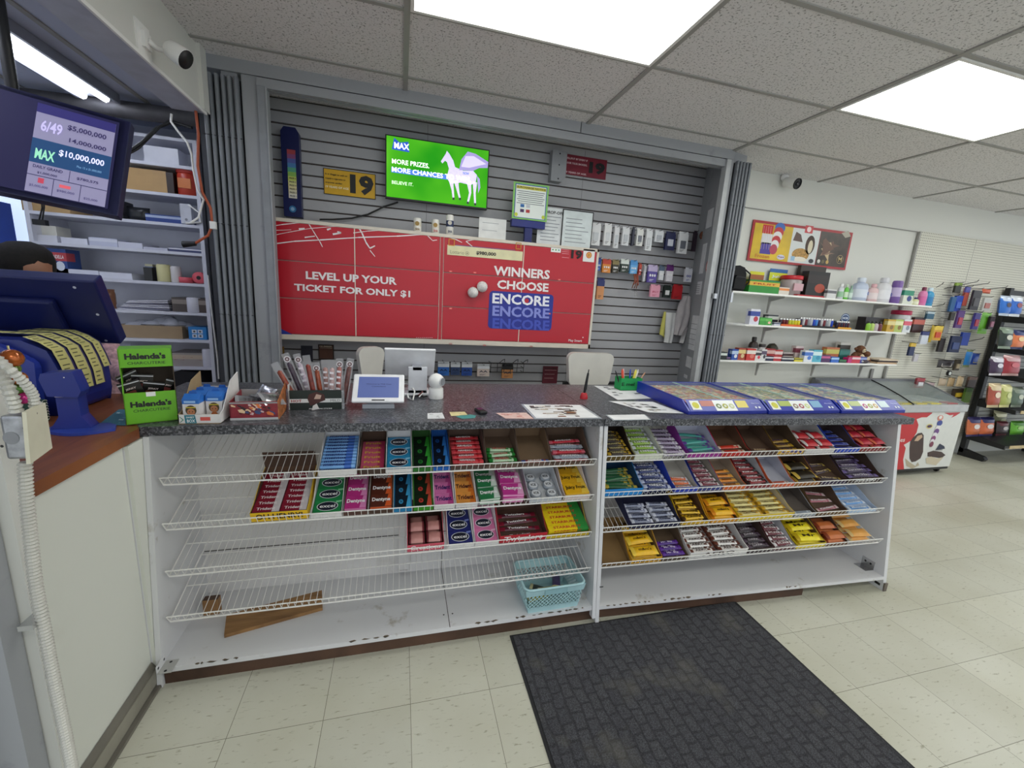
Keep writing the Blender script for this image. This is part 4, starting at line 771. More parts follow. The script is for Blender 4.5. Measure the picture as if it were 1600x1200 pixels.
def can(px, pyb, h, c1, c2, lab, cc='#3a3040'):
    p = PY(px, pyb, 3.22); m = MB(); m.lathe([(.024, 0), (.027, .003), (.027, h-.008), (.022, h)], (p.x, 3.2, cz1+.0006), mat('#ece8e0', .35), 16)
    m.lathe([(.0272, h*.42), (.0272, h*.72)], (p.x, 3.2, cz1), mat(c1, .4), 16); m.disc((p.x-.003, 3.1718, cz1+h*.60), UX, UZ, .015, mat(c2, var=0), 12); m.text('SHA', (p.x-.015, 3.172, cz1+h*.12), UX, UZ, mat(cc, var=0), .016, .03)
    tag(m.build('drink_can'), lab, 'can')
can(652, 362, .095, '#ded6c4', '#9c7c3c', 'white and gold tin on the red cabinet, leftmost of three', '#8a6a30'); can(680, 364, .098, '#e8e0d0', '#a8843c', 'white tin with red lettering on the red cabinet, middle of three', '#c03a34'); can(702, 366, .14, '#26345c', '#c9c4b8', 'tall white and navy tin on the red cabinet, tallest of three', '#26345c')
def card(r4, y, base, lab, name='paper_card', cat='paper', lines=0, lc='#8a8f96', frame=None, title=None, ty='#222222', zb=None, extra=None):
    a, b, c, d = rect(*r4, y)
    if zb is not None: c = zb
    m = MB(); m.box(a, b, y, y+.004, c, d, frame or mat(base, .6))
    if frame: m.box(a+.008, b-.008, y-.0006, y, c+.008, d-.008, mat(base, .6))
    if title: m.text(title, (a+(b-a)*.1, y-.001, d-(d-c)*.16), UX, UZ, mat(ty, var=0), (d-c)*.08, (b-a)*.8)
    for i in range(lines):
        zz = d-(d-c)*(.24+.7*i/lines); w = (b-a)*random.uniform(.5, .8); m.box(a+(b-a)*.12, a+(b-a)*.12+w, y-.001, y-.0006, zz, zz+(d-c)*.018, mat(lc, var=0))
    if extra: extra(m, a, b, c, d, y)
    return tag(m.build(name), lab, cat)
card((749, 339, 790, 372), 3.19, '#e6e6e4', 'blank white box standing on the red cabinet below the television', 'card_box', 'box', 2, zb=cz1+.0006)
def sur(m, a, b, c, d, y):
    m.box(a+.014, b-.014, y-.001, y-.0006, c+.01, d-.012, mat('#2f5aa8', var=0)); m.box(a+.02, b-.02, y-.0014, y-.001, c+.014, d-.018, mat('#eef4ee', var=0)); m.box(a+.022, b-.022, y-.0018, y-.0014, d-.045, d-.024, mat('#d8d048', var=0)); m.text('SURCHARGE NOTICE', (a+.026, y-.002, d-.040), UX, UZ, BLACK, .012, b-a-.052)
    for q in range(7): m.box(a+.03+(q % 2)*.01, b-.03-(q % 3)*.008, y-.0018, y-.0014, d-.062-q*.014, d-.058-q*.014, mat('#5a6068', var=0))
    for q, cc in enumerate(('#4a2a5a', '#b8383a', '#2a6ab0', '#c8c8d0')): m.box(a+.06+(q % 2)*.045, a+.09+(q % 2)*.045, y-.0018, y-.0014, c+.05+(q//2)*.035, c+.072+(q//2)*.035, mat(cc, var=0))
    for q in (a+.03, b-.03): m.disc((q, y-.002, c+.03), UX, UZ, .014, mat('#c8d43c', var=0), 12)
x0, x1, z0, z1 = rect(803, 283, 854, 347, 3.2)
t = thing('notice_stand', 'green framed surcharge notice on a blue plastic stand above the red cabinet', 'notice', ((x0+x1)/2, 3.2, cz1)); O3 = V(((x0+x1)/2, 3.2, cz1))
m = MB(); m.box(x0, x1, 3.2, 3.206, z0, z1, mat('#8fd06a', .5)); sur(m, x0, x1, z0, z1, 3.2); o = m.build('notice_sheet', t); o.location = -O3
m = MB(); m.box(x0, x1-.01, 3.195, 3.25, z0-.055, z0-.002, mat('#26307c', .35)); m.box((x0+x1)/2-.03, (x0+x1)/2+.03, 3.20, 3.24, cz1, z0-.055, mat('#1c2566', .4)); m.box((x0+x1)/2-.06, (x0+x1)/2+.06, 3.17, 3.27, cz1, cz1+.008, mat('#1c2566', .4)); o = m.build('stand', t, .004); o.location = -O3
card((842, 322, 881, 384), 3.26, '#e3e6e8', 'small drop-off notice sheet behind the blue stand', lines=8, title='IS DROP-OFF', zb=cz1)
card((880, 326, 923, 386), 3.25, '#dfe7e8', 'pale certificate in a black frame leaning on the slat wall', 'framed_certificate', 'frame', 7, frame=BLACK, zb=cz1)
# grey stub bracket under the header, phone accessory packs, etc.
a, b, c, d = rect(863, 213, 880, 287, 3.37); m = MB(); m.prism([(a, c), (b-.03, c), (b, c+.04), (b, 2.66), (a, 2.66)], (0, 3.33, 0), UX, UZ, (0, .07, 0), GREYP)
for q in (.02, .12, .2): m.disc(((a+b)/2, 3.329, c+q), UX, UZ, .006, BLACK, 8)
tag(m.build('wall_bracket'), 'grey painted bracket strip below the header, left of the dark red sign', 'bracket')
HK = mat('#1c1c1e', .4)
def hook(x, z, y0, L, down=.0, m=None): m = m or MB(); m.tube([(x, y0, z+.012), (x, y0-.006, z), (x, y0-L, z+.004), (x, y0-L-.01, z+.016)], .0022, HK, 5); m.box(x-.008, x+.008, y0-.004, y0, z-.006, z+.02, HK); return m
def pack(r4, base, lab, cat='accessory pack', name='blister_pack', y=3.30, top=None, mid=None, txt=None, tc='#222222', depth=.022, wall=3.4, hk=True, rnd=None, grp=None, ytex=.4):
    sl_ = (r4[0]-604)/3400*(r4[3]-r4[1]); a, b, c, d = rect(r4[0]+sl_, r4[1], r4[2]-sl_, r4[3], y); w = max(b-a, .015); h = d-c
    t = thing(name, lab, cat, ((a+b)/2, y, c), group=grp); m = MB()
    B_ = mat(base, .4, var=.03)
    m.box(-w/2, w/2, 0, depth, 0, h*.88, B_); m.box(-w/2, w/2, depth*.4, depth*.5, h*.88, h, mat(top or base, .4)); 
    if top: m.box(-w/2-.0004, w/2+.0004, -.0006, depth*.6, h*.62, h*.88, mat(top, .4))
    if mid: m.box(-w*.28, w*.28, -.004, 0, h*.22, h*.58, mat(mid, .35))
    if txt: m.text(txt, (0, -.001 if not mid else -.0045, h*ytex), UX, UZ, mat(tc, var=0), min(h*.16, .03), w*.7, 1, True)
    for q in range(3): m.box(-w*.3, w*(.0+.1*q), -.0006, 0, h*(.08+.045*q), h*(.095+.045*q), mat(tc, var=0))
    m.build('card', t)
    if hk: k = MB(); k.tube([(0, wall-y, h*.97), (0, -.02, h*.94), (0, -.03, h*1.0)], .002, HK, 5); k.build('hook', t)
    return t
G = None
pack((922, 347.5, 940, 384), '#e9e9ea', 'tall white phone accessory box, leftmost on the upper wall hooks', mid='#cfd2d6', txt=None)
pack((942.6, 348, 957, 384), '#ececec', 'tall white earphone box, second from left on the upper wall hooks', mid='#dfe1e4')
pack((958, 352, 969, 388), '#e6e6e8', 'narrow white earphone box, third from left on the upper wall hooks', mid='#cfd3d8')
pack((971, 353.7, 985, 384), '#e4e5e8', 'white cable box in the middle of the upper wall hooks', mid='#c4c8ce')
pack((986.5, 354, 993, 384), '#20243c', 'thin dark blue box squeezed between white cable boxes')
pack((993.5, 356, 1006.5, 384.6), '#ecece8', 'white charger box with a dark picture frame and small print', mid='#7a7d88')
pack((1007.5, 357, 1021, 392), '#e6e8ea', 'longest white cable box, hanging lowest of the upper row', mid='#d2d5d9')
pack((1022.5, 359, 1038, 379), '#e2e4e8', 'short square white earbud box on the upper wall hooks', mid='#b8bcc4')
pack((1038.5, 361, 1057, 391.5), '#1e2350', 'navy plug box with a white cube picture', mid='#cdd0dc', txt=None)
pack((1058, 361, 1077, 397), '#ececee', 'white charger box with a red dot, rightmost tall white box', mid='#70747e')
pack((1081.6, 360, 1091, 393), '#2c1f2c', 'thin dark case hanging at the right end of the upper hooks')
m = MB(); p = PY(1100, 368, 3.3); m.lathe([(.028, -.01), (.04, -.01), (.04, .01), (.028, .01), (.028, -.01)], p, mat('#6a3a26', .6), 18, (0, 1, 0)); tag(m.build('tape_roll'), 'brown tape roll hanging by the right end of the slat wall', 'tape')
row2 = [((932.4, 402, 940, 423), '#2a55b4', '#1c3a8c', 'blue sachet beside the red cabinet edge'), ((940.5, 404, 955.5, 426.5), '#e08a2c', '#c8402a', 'orange and red snack sachet on a wall hook'), ((956, 405, 968, 427), '#3a3426', '#8a7a4c', 'dark sachet with gold band on a wall hook'), ((969, 404, 983.5, 426), '#26382e', '#dfe6e0', 'dark green foil sachet on a wall hook'), ((984, 406, 997, 428), '#6ab0e8', '#4a98dc', 'light blue card pack on a wall hook'), ((997.5, 411, 1003.5, 430), '#b0342a', '#c84a34', 'narrow red striped pack on a wall hook'), ((1004.5, 413, 1010.5, 440), '#d4d4d8', '#c4c4ca', 'pale grey narrow pack on a wall hook'), ((1011, 413, 1028.5, 442), '#5c4aa0', '#c8b8dc', 'violet car picture pack on a wall hook'), ((1029, 414, 1039, 438), '#e0e2e6', '#5a6c84', 'half slate, half white pack on a wall hook'), ((1040, 413, 1053.5, 440), '#e4dfe6', '#5e1f6c', 'purple topped white pack on a wall hook')]
for r4, b_, t_, lab in row2: pack(r4, b_, lab, 'hanging pack', top=t_, txt='...', tc='#f0f0f0')
pack((1069.5, 417.5, 1083, 441), '#dcdde6', 'white pack with a blue loop sign, alone at the right', 'hanging pack', txt='oo', tc='#2a3a9a')
pack((931.5, 434, 945.5, 468), '#d8935c', 'orange netted pack under a dark blue card', 'hanging pack', top='#1e2a6c')
pack((1015.5, 444, 1032.5, 464.5), '#eba3b8', 'pink card pack on the lowest wall hooks', 'hanging pack', txt='JELLY', tc='#c23a5c')
pack((1036, 445, 1049.5, 465.5), '#16241f', 'black and green card pack on the lowest wall hooks', 'hanging pack', mid='#e8e8e8')
pack((1050.5, 444, 1067.5, 468), '#b81f28', 'plain bright red pouch on the lowest wall hooks', 'hanging pack')
m = MB(); p = PY(993, 432, 3.3)
for q in range(6): m.tube([p+V((-.02+q*.008, 0, .02)), p+V((-.01+q*.008, -.01, -.03-q % 3*.02)), p+V((-.02+q*.01, 0, -.10+q % 2*.03))], .004, mat(('#7a4a2c', '#a8402c')[q % 2], .6), 5)
m.tube([(p.x, 3.4, p.z+.03), (p.x, 3.28, p.z+.02)], .002, HK, 5); tag(m.build('keychain_bundle'), 'brown and red leather keychains bunched on one wall hook', 'keychains')
m = MB(); p = PY(989, 457, 3.3); m.tube([(p.x, 3.4, p.z+.03), (p.x, 3.27, p.z+.01), (p.x, 3.26, p.z-.03)], .003, CHROME, 5); m.tube([(p.x+.02, 3.4, p.z+.03), (p.x+.02, 3.27, p.z+.01), (p.x+.02, 3.26, p.z-.03)], .003, CHROME, 5); tag(m.build('wall_hook'), 'empty metal double hook below the keychains', 'hook')
# cloth and gloves
def cloth(pts, y, th, c, lab, name, cat, folds=9, amp=.012):
    m = MB(); L = [PY(a, b, y) for a, b in pts[0]]; Rr = [PY(a, b, y) for a, b in pts[1]]; vs = []; n = 18; k = len(L)
    for i in range(k):
        for j in range(n+1):
            q = j/n; p = L[i].lerp(Rr[i], q); f = math.sin(q*folds*2+i*.4)*amp*(.3+i/k); vs.append(p+V((0, f-th*math.sin(q*math.pi), 0)))
    fs = [(i*(n+1)+j, i*(n+1)+j+1, (i+1)*(n+1)+j+1, (i+1)*(n+1)+j) for i in range(k-1) for j in range(n)]; m.add(vs, fs, c, True)
    vs2 = [v+V((0, .006, 0)) for v in vs]; m.add(vs2, [f[::-1] for f in fs], c, True)
    return tag(m.build(name), lab, cat)
cloth(([(1068, 462), (1061, 475), (1057, 492), (1054, 508), (1053, 523)], [(1079, 463), (1083, 476), (1086, 492), (1082, 507), (1066, 524)]), 3.33, .03, mat('#b4aeb0', .9, var=.08), 'grey cloth hanging bunched on a hook beside the return panel', 'cleaning_cloth', 'cloth')
cloth(([(1071, 500), (1067, 515), (1062, 536)], [(1079, 502), (1075, 518), (1069, 536)]), 3.34, .01, mat('#d0cccc', .9), 'pale rag corner hanging below the grey cloth', 'cleaning_cloth', 'cloth', 4)
cloth(([(1038, 487), (1035, 500), (1031, 522)], [(1041, 487), (1040, 505), (1038, 528)]), 3.34, .008, mat('#cfc96a', .9), 'yellow duster hanging left of the white gloves', 'duster', 'cloth', 4, .006)
cloth(([(1041, 488), (1040, 505), (1040, 520), (1038, 535)], [(1056, 489), (1054, 505), (1052, 522), (1049, 536)]), 3.335, .012, mat('#dededd', .9), 'white work gloves pair clipped up beside the grey cloth', 'work_gloves', 'gloves', 5, .006)
# papers on the return panel
n_ = V((.145, .41, 0)).normalized(); rn = V((n_.y, -n_.x, 0))
def rp(px, py):      # point on the return panel plane
    o = V((2.44, 2.99, 0)); d = _ray(px, py); nn = V((-rn.x, -rn.y, 0)); q = (o-V((0, 0, EYE))).dot(nn)/d.dot(nn); return V((0, 0, EYE))+d*q+nn*.003
for q, (r4, lab) in enumerate((((1104, 331, 1112, 354), 'small white note highest on the grey return panel'), ((1091, 385, 1099, 427), 'long white note in the middle of the return panel'), ((1086, 441, 1095, 460), 'lined white note behind the hanging grey cloth'), ((1078, 492, 1088, 549), 'tall white note low on the return panel'), ((1072, 555, 1080, 576), 'small white note just above the ticket cases'), ((1066, 582, 1074, 592), 'lowest white note on the return panel'))):
    a, b = rp(r4[0], r4[1]), rp(r4[2], r4[3]); a1 = V((b.x, b.y, a.z)); b0 = V((a.x, a.y, b.z)); w3 = V((-rn.x, -rn.y, 0))*.002; m = MB(); m.obox(b0, b-b0, w3, a-b0, mat('#dcdde0', .7))
    if q in (2, 3):
        for i in range(5): o = b0+(a-b0)*(.15+.15*i)+(b-b0)*.15; m.obox(o+w3*1.2, (b-b0)*.65, w3*.2, UZ*.004, mat('#7d8088', var=0))
    tag(m.build('paper_note'), lab, 'paper')
p = rp(1106, 416); m = MB(); m.disc(p, n_, UZ, .035, mat('#c8342c'), 20, .05); m.disc(p+V((-rn.x, -rn.y, 0))*.002, n_, UZ, .02, mat('#e8c8c0'), 16, .03); tag(m.build('round_sticker'), 'red round sticker on the grey return panel', 'sticker')
# below the cabinet
for r4, b_, lab in (((684, 565, 702, 587), '#2b66b4', 'light blue battery pack, leftmost under the red cabinet'), ((704, 566, 719, 586), '#30446c', 'dim navy battery pack, second under the red cabinet'), ((721, 566, 738, 587), '#274a94', 'royal blue battery pack, third under the red cabinet'), ((745.5, 569, 765, 588), '#c8b8b0', 'white and maroon battery pack under the red cabinet'), ((784, 569, 802, 591), '#b07a4a', 'copper and black battery pack under the red cabinet')):
    pack(r4, b_, lab, 'battery pack', 'battery_pack', y=3.3, top='#dfe2e6' if b_ != '#b07a4a' else '#17171a', txt='AA', tc='#12203c')
m = MB(); a, b, c, d = rect(766, 566, 816, 581, 3.33)
for z_ in (c, (c+d)/2, d): m.tube([(a, 3.39, z_), (a, 3.3, z_), (b, 3.3, z_), (b, 3.39, z_)], .003, HK, 5)
for q in range(6): x = a+(b-a)*q/5; m.tube([(x, 3.3, c), (x, 3.3, d)], .0025, HK, 5)
for q in (.25, .65, .95): x = a+(b-a)*q; m.tube([(x, 3.3, d), (x+.02, 3.27, d+.03), (x+.04, 3.28, d+.035), (x+.045, 3.3, d+.01)], .003, HK, 5)
tag(m.build('wire_holder'), 'empty black wire hook basket under the red cabinet', 'wire basket')
card((849, 572, 870, 599), 3.39, '#5e1a2a', 'dark red booklet leaning on the slat wall under the cabinet', 'booklet', 'booklet', 3, '#c8a0a0', title='NANA')
card((497, 538, 522, 562), 3.39, '#5a3626', 'brown framed box with a tiny crest behind the meat sticks', 'framed_box', 'box', 1, '#d8c8b0', frame=mat('#2e1c14'), title='NUMBER', ty='#d8c8b0')
card((470, 540, 489, 565), 3.39, '#30303e', 'dark box behind the meat sticks, left of the brown one', 'card_box', 'box')
card((424, 541, 445, 566), 3.28, '#8a6a34', 'tan and gold box behind the meat sticks at the far left', 'card_box', 'box', zb=1.0)
# chairs behind the counter
def chair(px0, py0, px1, py1, y, lab, rz=0):
    a, b, c, d = rect(px0, py0, px1, py1, y); w = b-a; h = d-c; t = thing('office_chair', lab, 'chair', ((a+b)/2, y, 0), rz); m = MB(); r_ = .05; P_ = []
    for cx_, cz_, a0 in ((w/2-r_, d-r_, 0), (-w/2+r_, d-r_, 1), (-w/2+r_+.02, c+r_, 2), (w/2-r_-.02, c+r_, 3)):
        for q in range(6): an = (a0+q/5)*math.pi/2; P_.append((cx_+r_*math.cos(an), cz_+r_*math.sin(an)))
    m.prism(P_, (0, -.03, 0), UX, UZ, (0, .05, 0), mat('#d9d6ce', .5, var=.05, nscale=6)); m.build('backrest', t, .012)
    m = MB(); m.box(-.03, .03, .02, .035, .5, c+.08, BLACK); m.box(-.03, .03, -.28, .035, .47, .49, BLACK); m.box(-.2, w/2+.06, .0, .03, c+.0, c+.03, BLACK) if w > .25 else None; m.build('back_support', t)
    m = MB(); m.lathe([(.01, 0), (.22, 0), (.24, .03), (.23, .06), (.01, .07)], (0, -.20, .49), mat('#d2cfc8', .5), 20); m.build('seat', t)
    m = MB(); m.tube([(0, -.20, .08), (0, -.20, .48)], .025, CHROME, 10)
    for q in range(5): an = q*1.2566; m.tube([(0, -.20, .09), (.27*math.cos(an), -.20+.27*math.sin(an), .06)], .016, BLACK, 6); m.lathe([(.003, -.028), (.026, -.02), (.026, .02), (.003, .028)], (.27*math.cos(an), -.20+.27*math.sin(an), .029), BLACK, 10, (math.sin(an), -math.cos(an), 0))
    m.build('base', t)
chair(887, 550, 952, 603, 2.95, 'off-white padded chair back behind the counter, right of the middle')
chair(556, 541, 600, 598, 2.95, 'off-white padded chair back partly hidden behind the till screen', .5)

# ================================================================ ACCORDION GATES
def gate(x0, x1, y, z0, z1, lab, n=6):
    t = thing('accordion_gate', lab, 'gate', ((x0+x1)/2, y, z0)); w = x1-x0; step = w/n
    for i in range(n):
        x = -w/2+step*(i+.5); m = MB()
        P_ = [(-.009, -.022), (-.003, -.026), (.006, -.024), (.009, -.014), (.009, .02), (.004, .024), (.004, -.012), (-.003, -.016), (-.006, .0), (-.009, .0)]
        m.prism([(a, b) for a, b in P_], (x, 0, 0), UX, UY, (0, 0, z1-z0), GATE); m.build('slat', t)
    for q in (.1, .3, .5, .7, .88): m = MB(); m.tube([(-w/2, -.024, (z1-z0)*q), (w/2, -.02, (z1-z0)*q)], .0025, mat('#303236'), 5); m.build('pivot_rod', t)
    m = MB(); m.box(-w/2, w/2, .03, .034, 0, z1-z0, mat('#1d1e22', .8)); m.build('shade_backing', t)  # dark sheet painted in for the shadow in the gaps between slats
    return t
t = gate(-1.075, -.885, 2.97, 0, 2.64, 'folded grey accordion gate at the left end of the counter', 6)
t = gate(2.475, 2.62, 2.95, 0, 2.655, 'folded grey accordion gate at the right end of the counter', 5)
m = MB(); m.box(.065, .085, -.03, .03, 1.6, 1.68, CHROME); m.build('latch', t); m = MB(); m.box(-.10, -.075, -.035, .02, 1.62, 1.66, CHROME); m.build('latch', t)

# ================================================================ THINGS ON THE COUNTER
ZC = 1.0005
# tablet till
p = PZ(596, 634, 1.0); t = thing('payment_tablet', 'white customer payment tablet with a slate blue screen', 'tablet', (p.x-.01, p.y+.01, ZC), -.02)
sl = math.radians(42); ux = UX; uy = V((0, math.cos(sl), math.sin(sl))); nn = ux.cross(uy)
m = MB(); o = V((-.112, -.085, .038)); m.obox(o, ux*.224, -nn*.014, uy*.155, mat('#ececee', .3)); m.box(-.14+.0, -.14, 0, 0, 0, 0, WHITE); m.v = m.v[:8]; m.f = m.f[:6]; m.fm = m.fm[:6]; m.sm = m.sm[:6]; m.build('case', t, .006)
m = MB(); q = o+nn*.0006; m.quad(q+ux*.024+uy*.022, ux*.176, uy*.115, em('#465384', .55)); m.text('Welcome to THE Cozy', q+ux*.112+uy*.095+nn*.0004, ux, uy, em('#1c2548', .3), .007, .11, .5, True); m.text('Convenience', q+ux*.112+uy*.083+nn*.0004, ux, uy, em('#1c2548', .3), .006, .06, .5, True); m.box(0, 0, 0, 0, 0, 0, BLACK) if 0 else None; m.quad(q+ux*.085+uy*.006, ux*.055, uy*.006, BLACK); m.build('screen', t)
m = MB(); m.prism([(-.07, -.06), (.07, -.06), (.05, .05), (-.05, .05)], (0, 0, 0), UX, UY, (0, 0, .02), mat('#aeb2ba', .3)); m.prism([(-.05, -.04), (.05, -.04), (.04, .03), (-.04, .03)], (0, 0, .02), UX, UY, (0, 0, .05), mat('#c8ccd2', .3)); m.build('base', t, .003)
# cashier screen seen from behind
a = PY(600, 549, 2.12); b = PY(682, 549, 2.12); t = thing('till_screen', 'white cashier screen seen from behind on a white stand', 'screen', ((a.x+b.x)/2, 2.2, ZC))
m = MB(); w = b.x-a.x; th = math.radians(55); uy = V((0, -math.cos(th), math.sin(th))); m.obox((-w/2, .07, .08), (w, 0, 0), (0, .012, .008), uy*.19, mat('#e8e9ec', .3)); m.build('screen_shell', t, .004)
m = MB(); m.box(-.01, .085, -.05, -.035, .012, .15, mat('#dcdee4', .35)); m.box(-.04, .10, -.06, .09, 0, .012, mat('#e4e5e9', .35)); m.box(-.01, .085, -.05, .05, .012, .03, mat('#dcdee4', .35)); m.box(.01, .06, -.05, .06, .13, .15, mat('#c8cad2')); m.build('stand', t, .003)
m = MB(); P0 = PZ(634, 600, 1.0); pts = [PZ(631, 600, 1.02), PZ(641, 600, 1.05), PZ(648, 612, 1.03), PZ(645, 625, 1.006), PZ(638, 622, 1.006), PZ(636, 612, 1.01)]
m.tube(pts, .004, WHITE, 6); tag(m.build('white_cable'), 'looped white cable beside the payment tablet', 'cable')
m = MB(); pts = [PZ(644, 620, 1.005), PZ(655, 617, 1.006), PZ(662, 620, 1.006), PZ(667, 619, 1.006)]; m.tube(pts, .004, BLACK, 6); m.tube([PZ(654, 618, 1.012), PZ(660, 613, 1.02), PZ(658, 606, 1.03)], .005, mat('#5a2420'), 6); m.tube([PZ(655, 620, 1.012), PZ(661, 614, 1.02)], .003, WHITE, 6); tag(m.build('short_cable'), 'black and dark red cable tail behind the round white camera', 'cable')
# indoor camera
p = PZ(681, 622, 1.0); t = thing('indoor_camera', 'round white indoor camera on the worktop', 'camera', (p.x, p.y, ZC), .35)
m = MB(); m.lathe([(.036, 0), (.038, .004), (.036, .05), (.033, .054), (.01, .056)], (0, 0, 0), WHITE, 24); m.build('base', t)
m = MB(); R_ = .040; m.lathe([(max(.001, R_*math.sin(a_)), .088-R_*math.cos(a_)) for a_ in [math.pi*i/14 for i in range(15)]], (0, 0, 0), WHITE, 24); c_ = V((.018, -.034, .09)); ax = (c_-V((0, 0, .088))).normalized(); s1 = ax.cross(UZ).normalized(); s2 = s1.cross(ax); m.disc(V((0, 0, .088))+ax*.0405, -s1, s2, .019, mat('#8b8d92', .2), 20); m.lathe([(.017, 0), (.021, .001), (.021, -.006)], V((0, 0, .088))+ax*.0385, mat('#d8d8da'), 20, ax); m.build('head', t)
# meat-stick jar
p0, p1 = PZ(458, 641, 1.0), PZ(533, 638, 1.0); t = thing('meat_stick_box', 'clear box with a black HOT and MILD card, holding meat sticks', 'display box', ((p0.x+p1.x)/2, p0.y+.0, ZC), .06)
bw = (p1-p0).length+.03; m = MB(); CLR = mat('#dfe6ea', .08, var=0, alpha=.25)
m.box(-bw/2, bw/2, 0, .11, 0, .004, CLR); m.box(-bw/2, bw/2, .108, .11, .004, .13, CLR); m.box(-bw/2, -bw/2+.002, .0, .108, .004, .11, mat('#d8d6d2', .4)); m.box(bw/2-.002, bw/2, 0, .108, .004, .11, CLR); m.box(-bw/2, bw/2, .0, .002, .004, .085, CLR); m.build('box', t)
m = MB(); m.box(-bw/2+.006, bw/2-.010, -.004, -.001, .002, .088, mat('#16231c', .4)); m.quad((-bw/2+.006, -.0045, .034), (bw-.016, 0, 0), (0, 0, .017), mat('#dcdcda', var=0)); m.text('HOT', (-bw/2+.012, -.005, .037), UX, UZ, mat('#a02a2c', var=0), .011, .04); m.text('MILD', (bw/2-.055, -.005, .037), UX, UZ, mat('#6a6e72', var=0), .011, .04, 0)
m.poly([(-.035, -.0055, .05), (-.025, -.0055, .02), (.0, -.0055, .03), (.035, -.0055, .045), (.03, -.0055, .07), (.0, -.0055, .082), (-.03, -.0055, .07)], mat('#4a2018', .4)); m.poly([(-.02, -.006, .0), (.01, -.006, .006), (.0, -.006, .03), (-.015, -.006, .02)], mat('#e0dcd8', var=0)); m.poly([(-.01, -.006, .05), (.015, -.006, .05), (.02, -.006, .066), (0, -.006, .072)], mat('#c8a898', var=0)); m.text('PEPPERONI STICKS', (-.03, -.0062, .005), UX, UZ, mat('#e8e8e8', var=0), .005, .09); m.build('card', t)
stk = [(428, 567, '#8c3b26', -.50), (445, 552, '#3e3040', -.30), (463, 553, '#c3b6c4', -.10), (478, 555, '#7e2f24', -.02), (493, 566, '#9c4a2e', .02), (507, 562, '#b08a84', .04), (519, 562, '#b89c9c', .08), (531, 560, '#a86a64', .14), (548, 560, '#6c4440', .32)]
for q, (px, py, c_, ln) in enumerate(stk):
    yb = p0.y+.03+(q % 3)*.022; top = PY(px, py, yb+.01); bx = (p0.x+.012)+(bw-.03)*(q+.5)/9; M_ = V((bx, yb, 1.006)); L = (top-M_).length
    ax = (top-M_).normalized(); m = MB(); sx = ax.cross(UY).normalized(); sy = UY
    m.lathe([(.004, .0), (.0095, .008), (.0105, L*.3), (.0100, L*.6), (.0095, L*.80), (.003, L*.83)], M_, mat(c_, .3, var=.25, nscale=60), 10, ax)
    sleeve = mat('#e4e2e6', .12, var=0, alpha=.35); w_ = .017
    m.poly([M_-sx*w_, M_+ax*L-sx*w_*.9, M_+ax*L+sx*w_*.9, M_+sx*w_], sleeve)
    cc = M_+ax*(L-.026)-UY*.002; 
    if q in (1, 2, 8, 7, 4): m.disc(cc, sx, ax, .014, mat('#d8d4d8', var=0), 14); m.disc(cc-UY*.0006, sx, ax, .009, mat('#5a2a34', var=0), 12); m.disc(cc-UY*.0012, sx, ax, .005, mat('#cfc4c4', var=0), 10)
    if q in (2, 5, 6, 7):
        for i in range(4): o_ = M_+ax*(L*(.35+.12*i))-UY*.0115; m.poly([o_-sx*.008, o_+ax*.008-sx*.008, o_+ax*.010+sx*.008, o_+sx*.008], mat('#efeaf0', var=0))
    tag(m.build('meat_stick'), ['reddish meat stick leaning far left out of the box', 'dark wrapped meat stick with a round badge, leaning left', 'pale wrapped meat stick with white print, left side', 'tall plain dark red meat stick near the middle', 'orange-brown meat stick in the middle of the box', 'meat stick with a white label, right of middle', 'pink-grey meat stick in a printed sleeve, right side', 'rosy meat stick with a round badge, right side', 'dark meat stick leaning right beside the tablet'][q], 'meat stick')
# red sweets carton with silver bags
p0, p1, p2 = PZ(360, 658, 1.0), PZ(435, 656, 1.0), PZ(450, 640, 1.0); w = (p1-p0).length; t = thing('candy_carton', 'dark red patterned candy carton with silver bags inside', 'display box', (p0.x, p0.y, ZC), math.atan2(p1.y-p0.y, p1.x-p0.x)); dd = .15
m = MB(); RD_ = mat('#8c2230', .4, var=.2, nscale=30); IN = mat('#a8a6a6', .8)
m.box(0, w, 0, dd, 0, .003, IN); m.box(0, w, 0, .003, .003, .075, RD_); m.box(0, w, dd-.003, dd, .003, .09, IN); m.prism([(0, .003), (dd, .003), (dd, .09), (.0, .075)], (0, 0, 0), UY, UZ, (.003, 0, 0), RD_); m.prism([(0, .003), (dd, .003), (dd, .12), (.0, .075)], (w, 0, 0), UY, UZ, (.003, 0, 0), mat('#b06a3c', .5, var=.4, nscale=50))
rq = random.Random(5)
for i in range(26):
    cx_, cz_ = rq.uniform(.012, w-.012), rq.uniform(.022, .064); s_ = rq.uniform(.006, .014); m.poly([(cx_+s_*math.cos(a_+rq.random()), -.0006-i*.00002, cz_+s_*.7*math.sin(a_)) for a_ in (0, 1.3, 2.4, 3.6, 5)], mat(rq.choice(['#e0783c', '#d8b8b8', '#5c1018', '#2a1c24', '#eac8a0', '#c02c3c', '#3a4a78']), .4, var=0))
m.quad((0, -.0015, .003), (w, 0, 0), (0, 0, .008), mat('#c8c8c8', var=0)); m.quad((.0, -.0016, .067), (w, 0, 0), (0, 0, .006), mat('#9a9a9c', var=0)); m.build('carton', t)
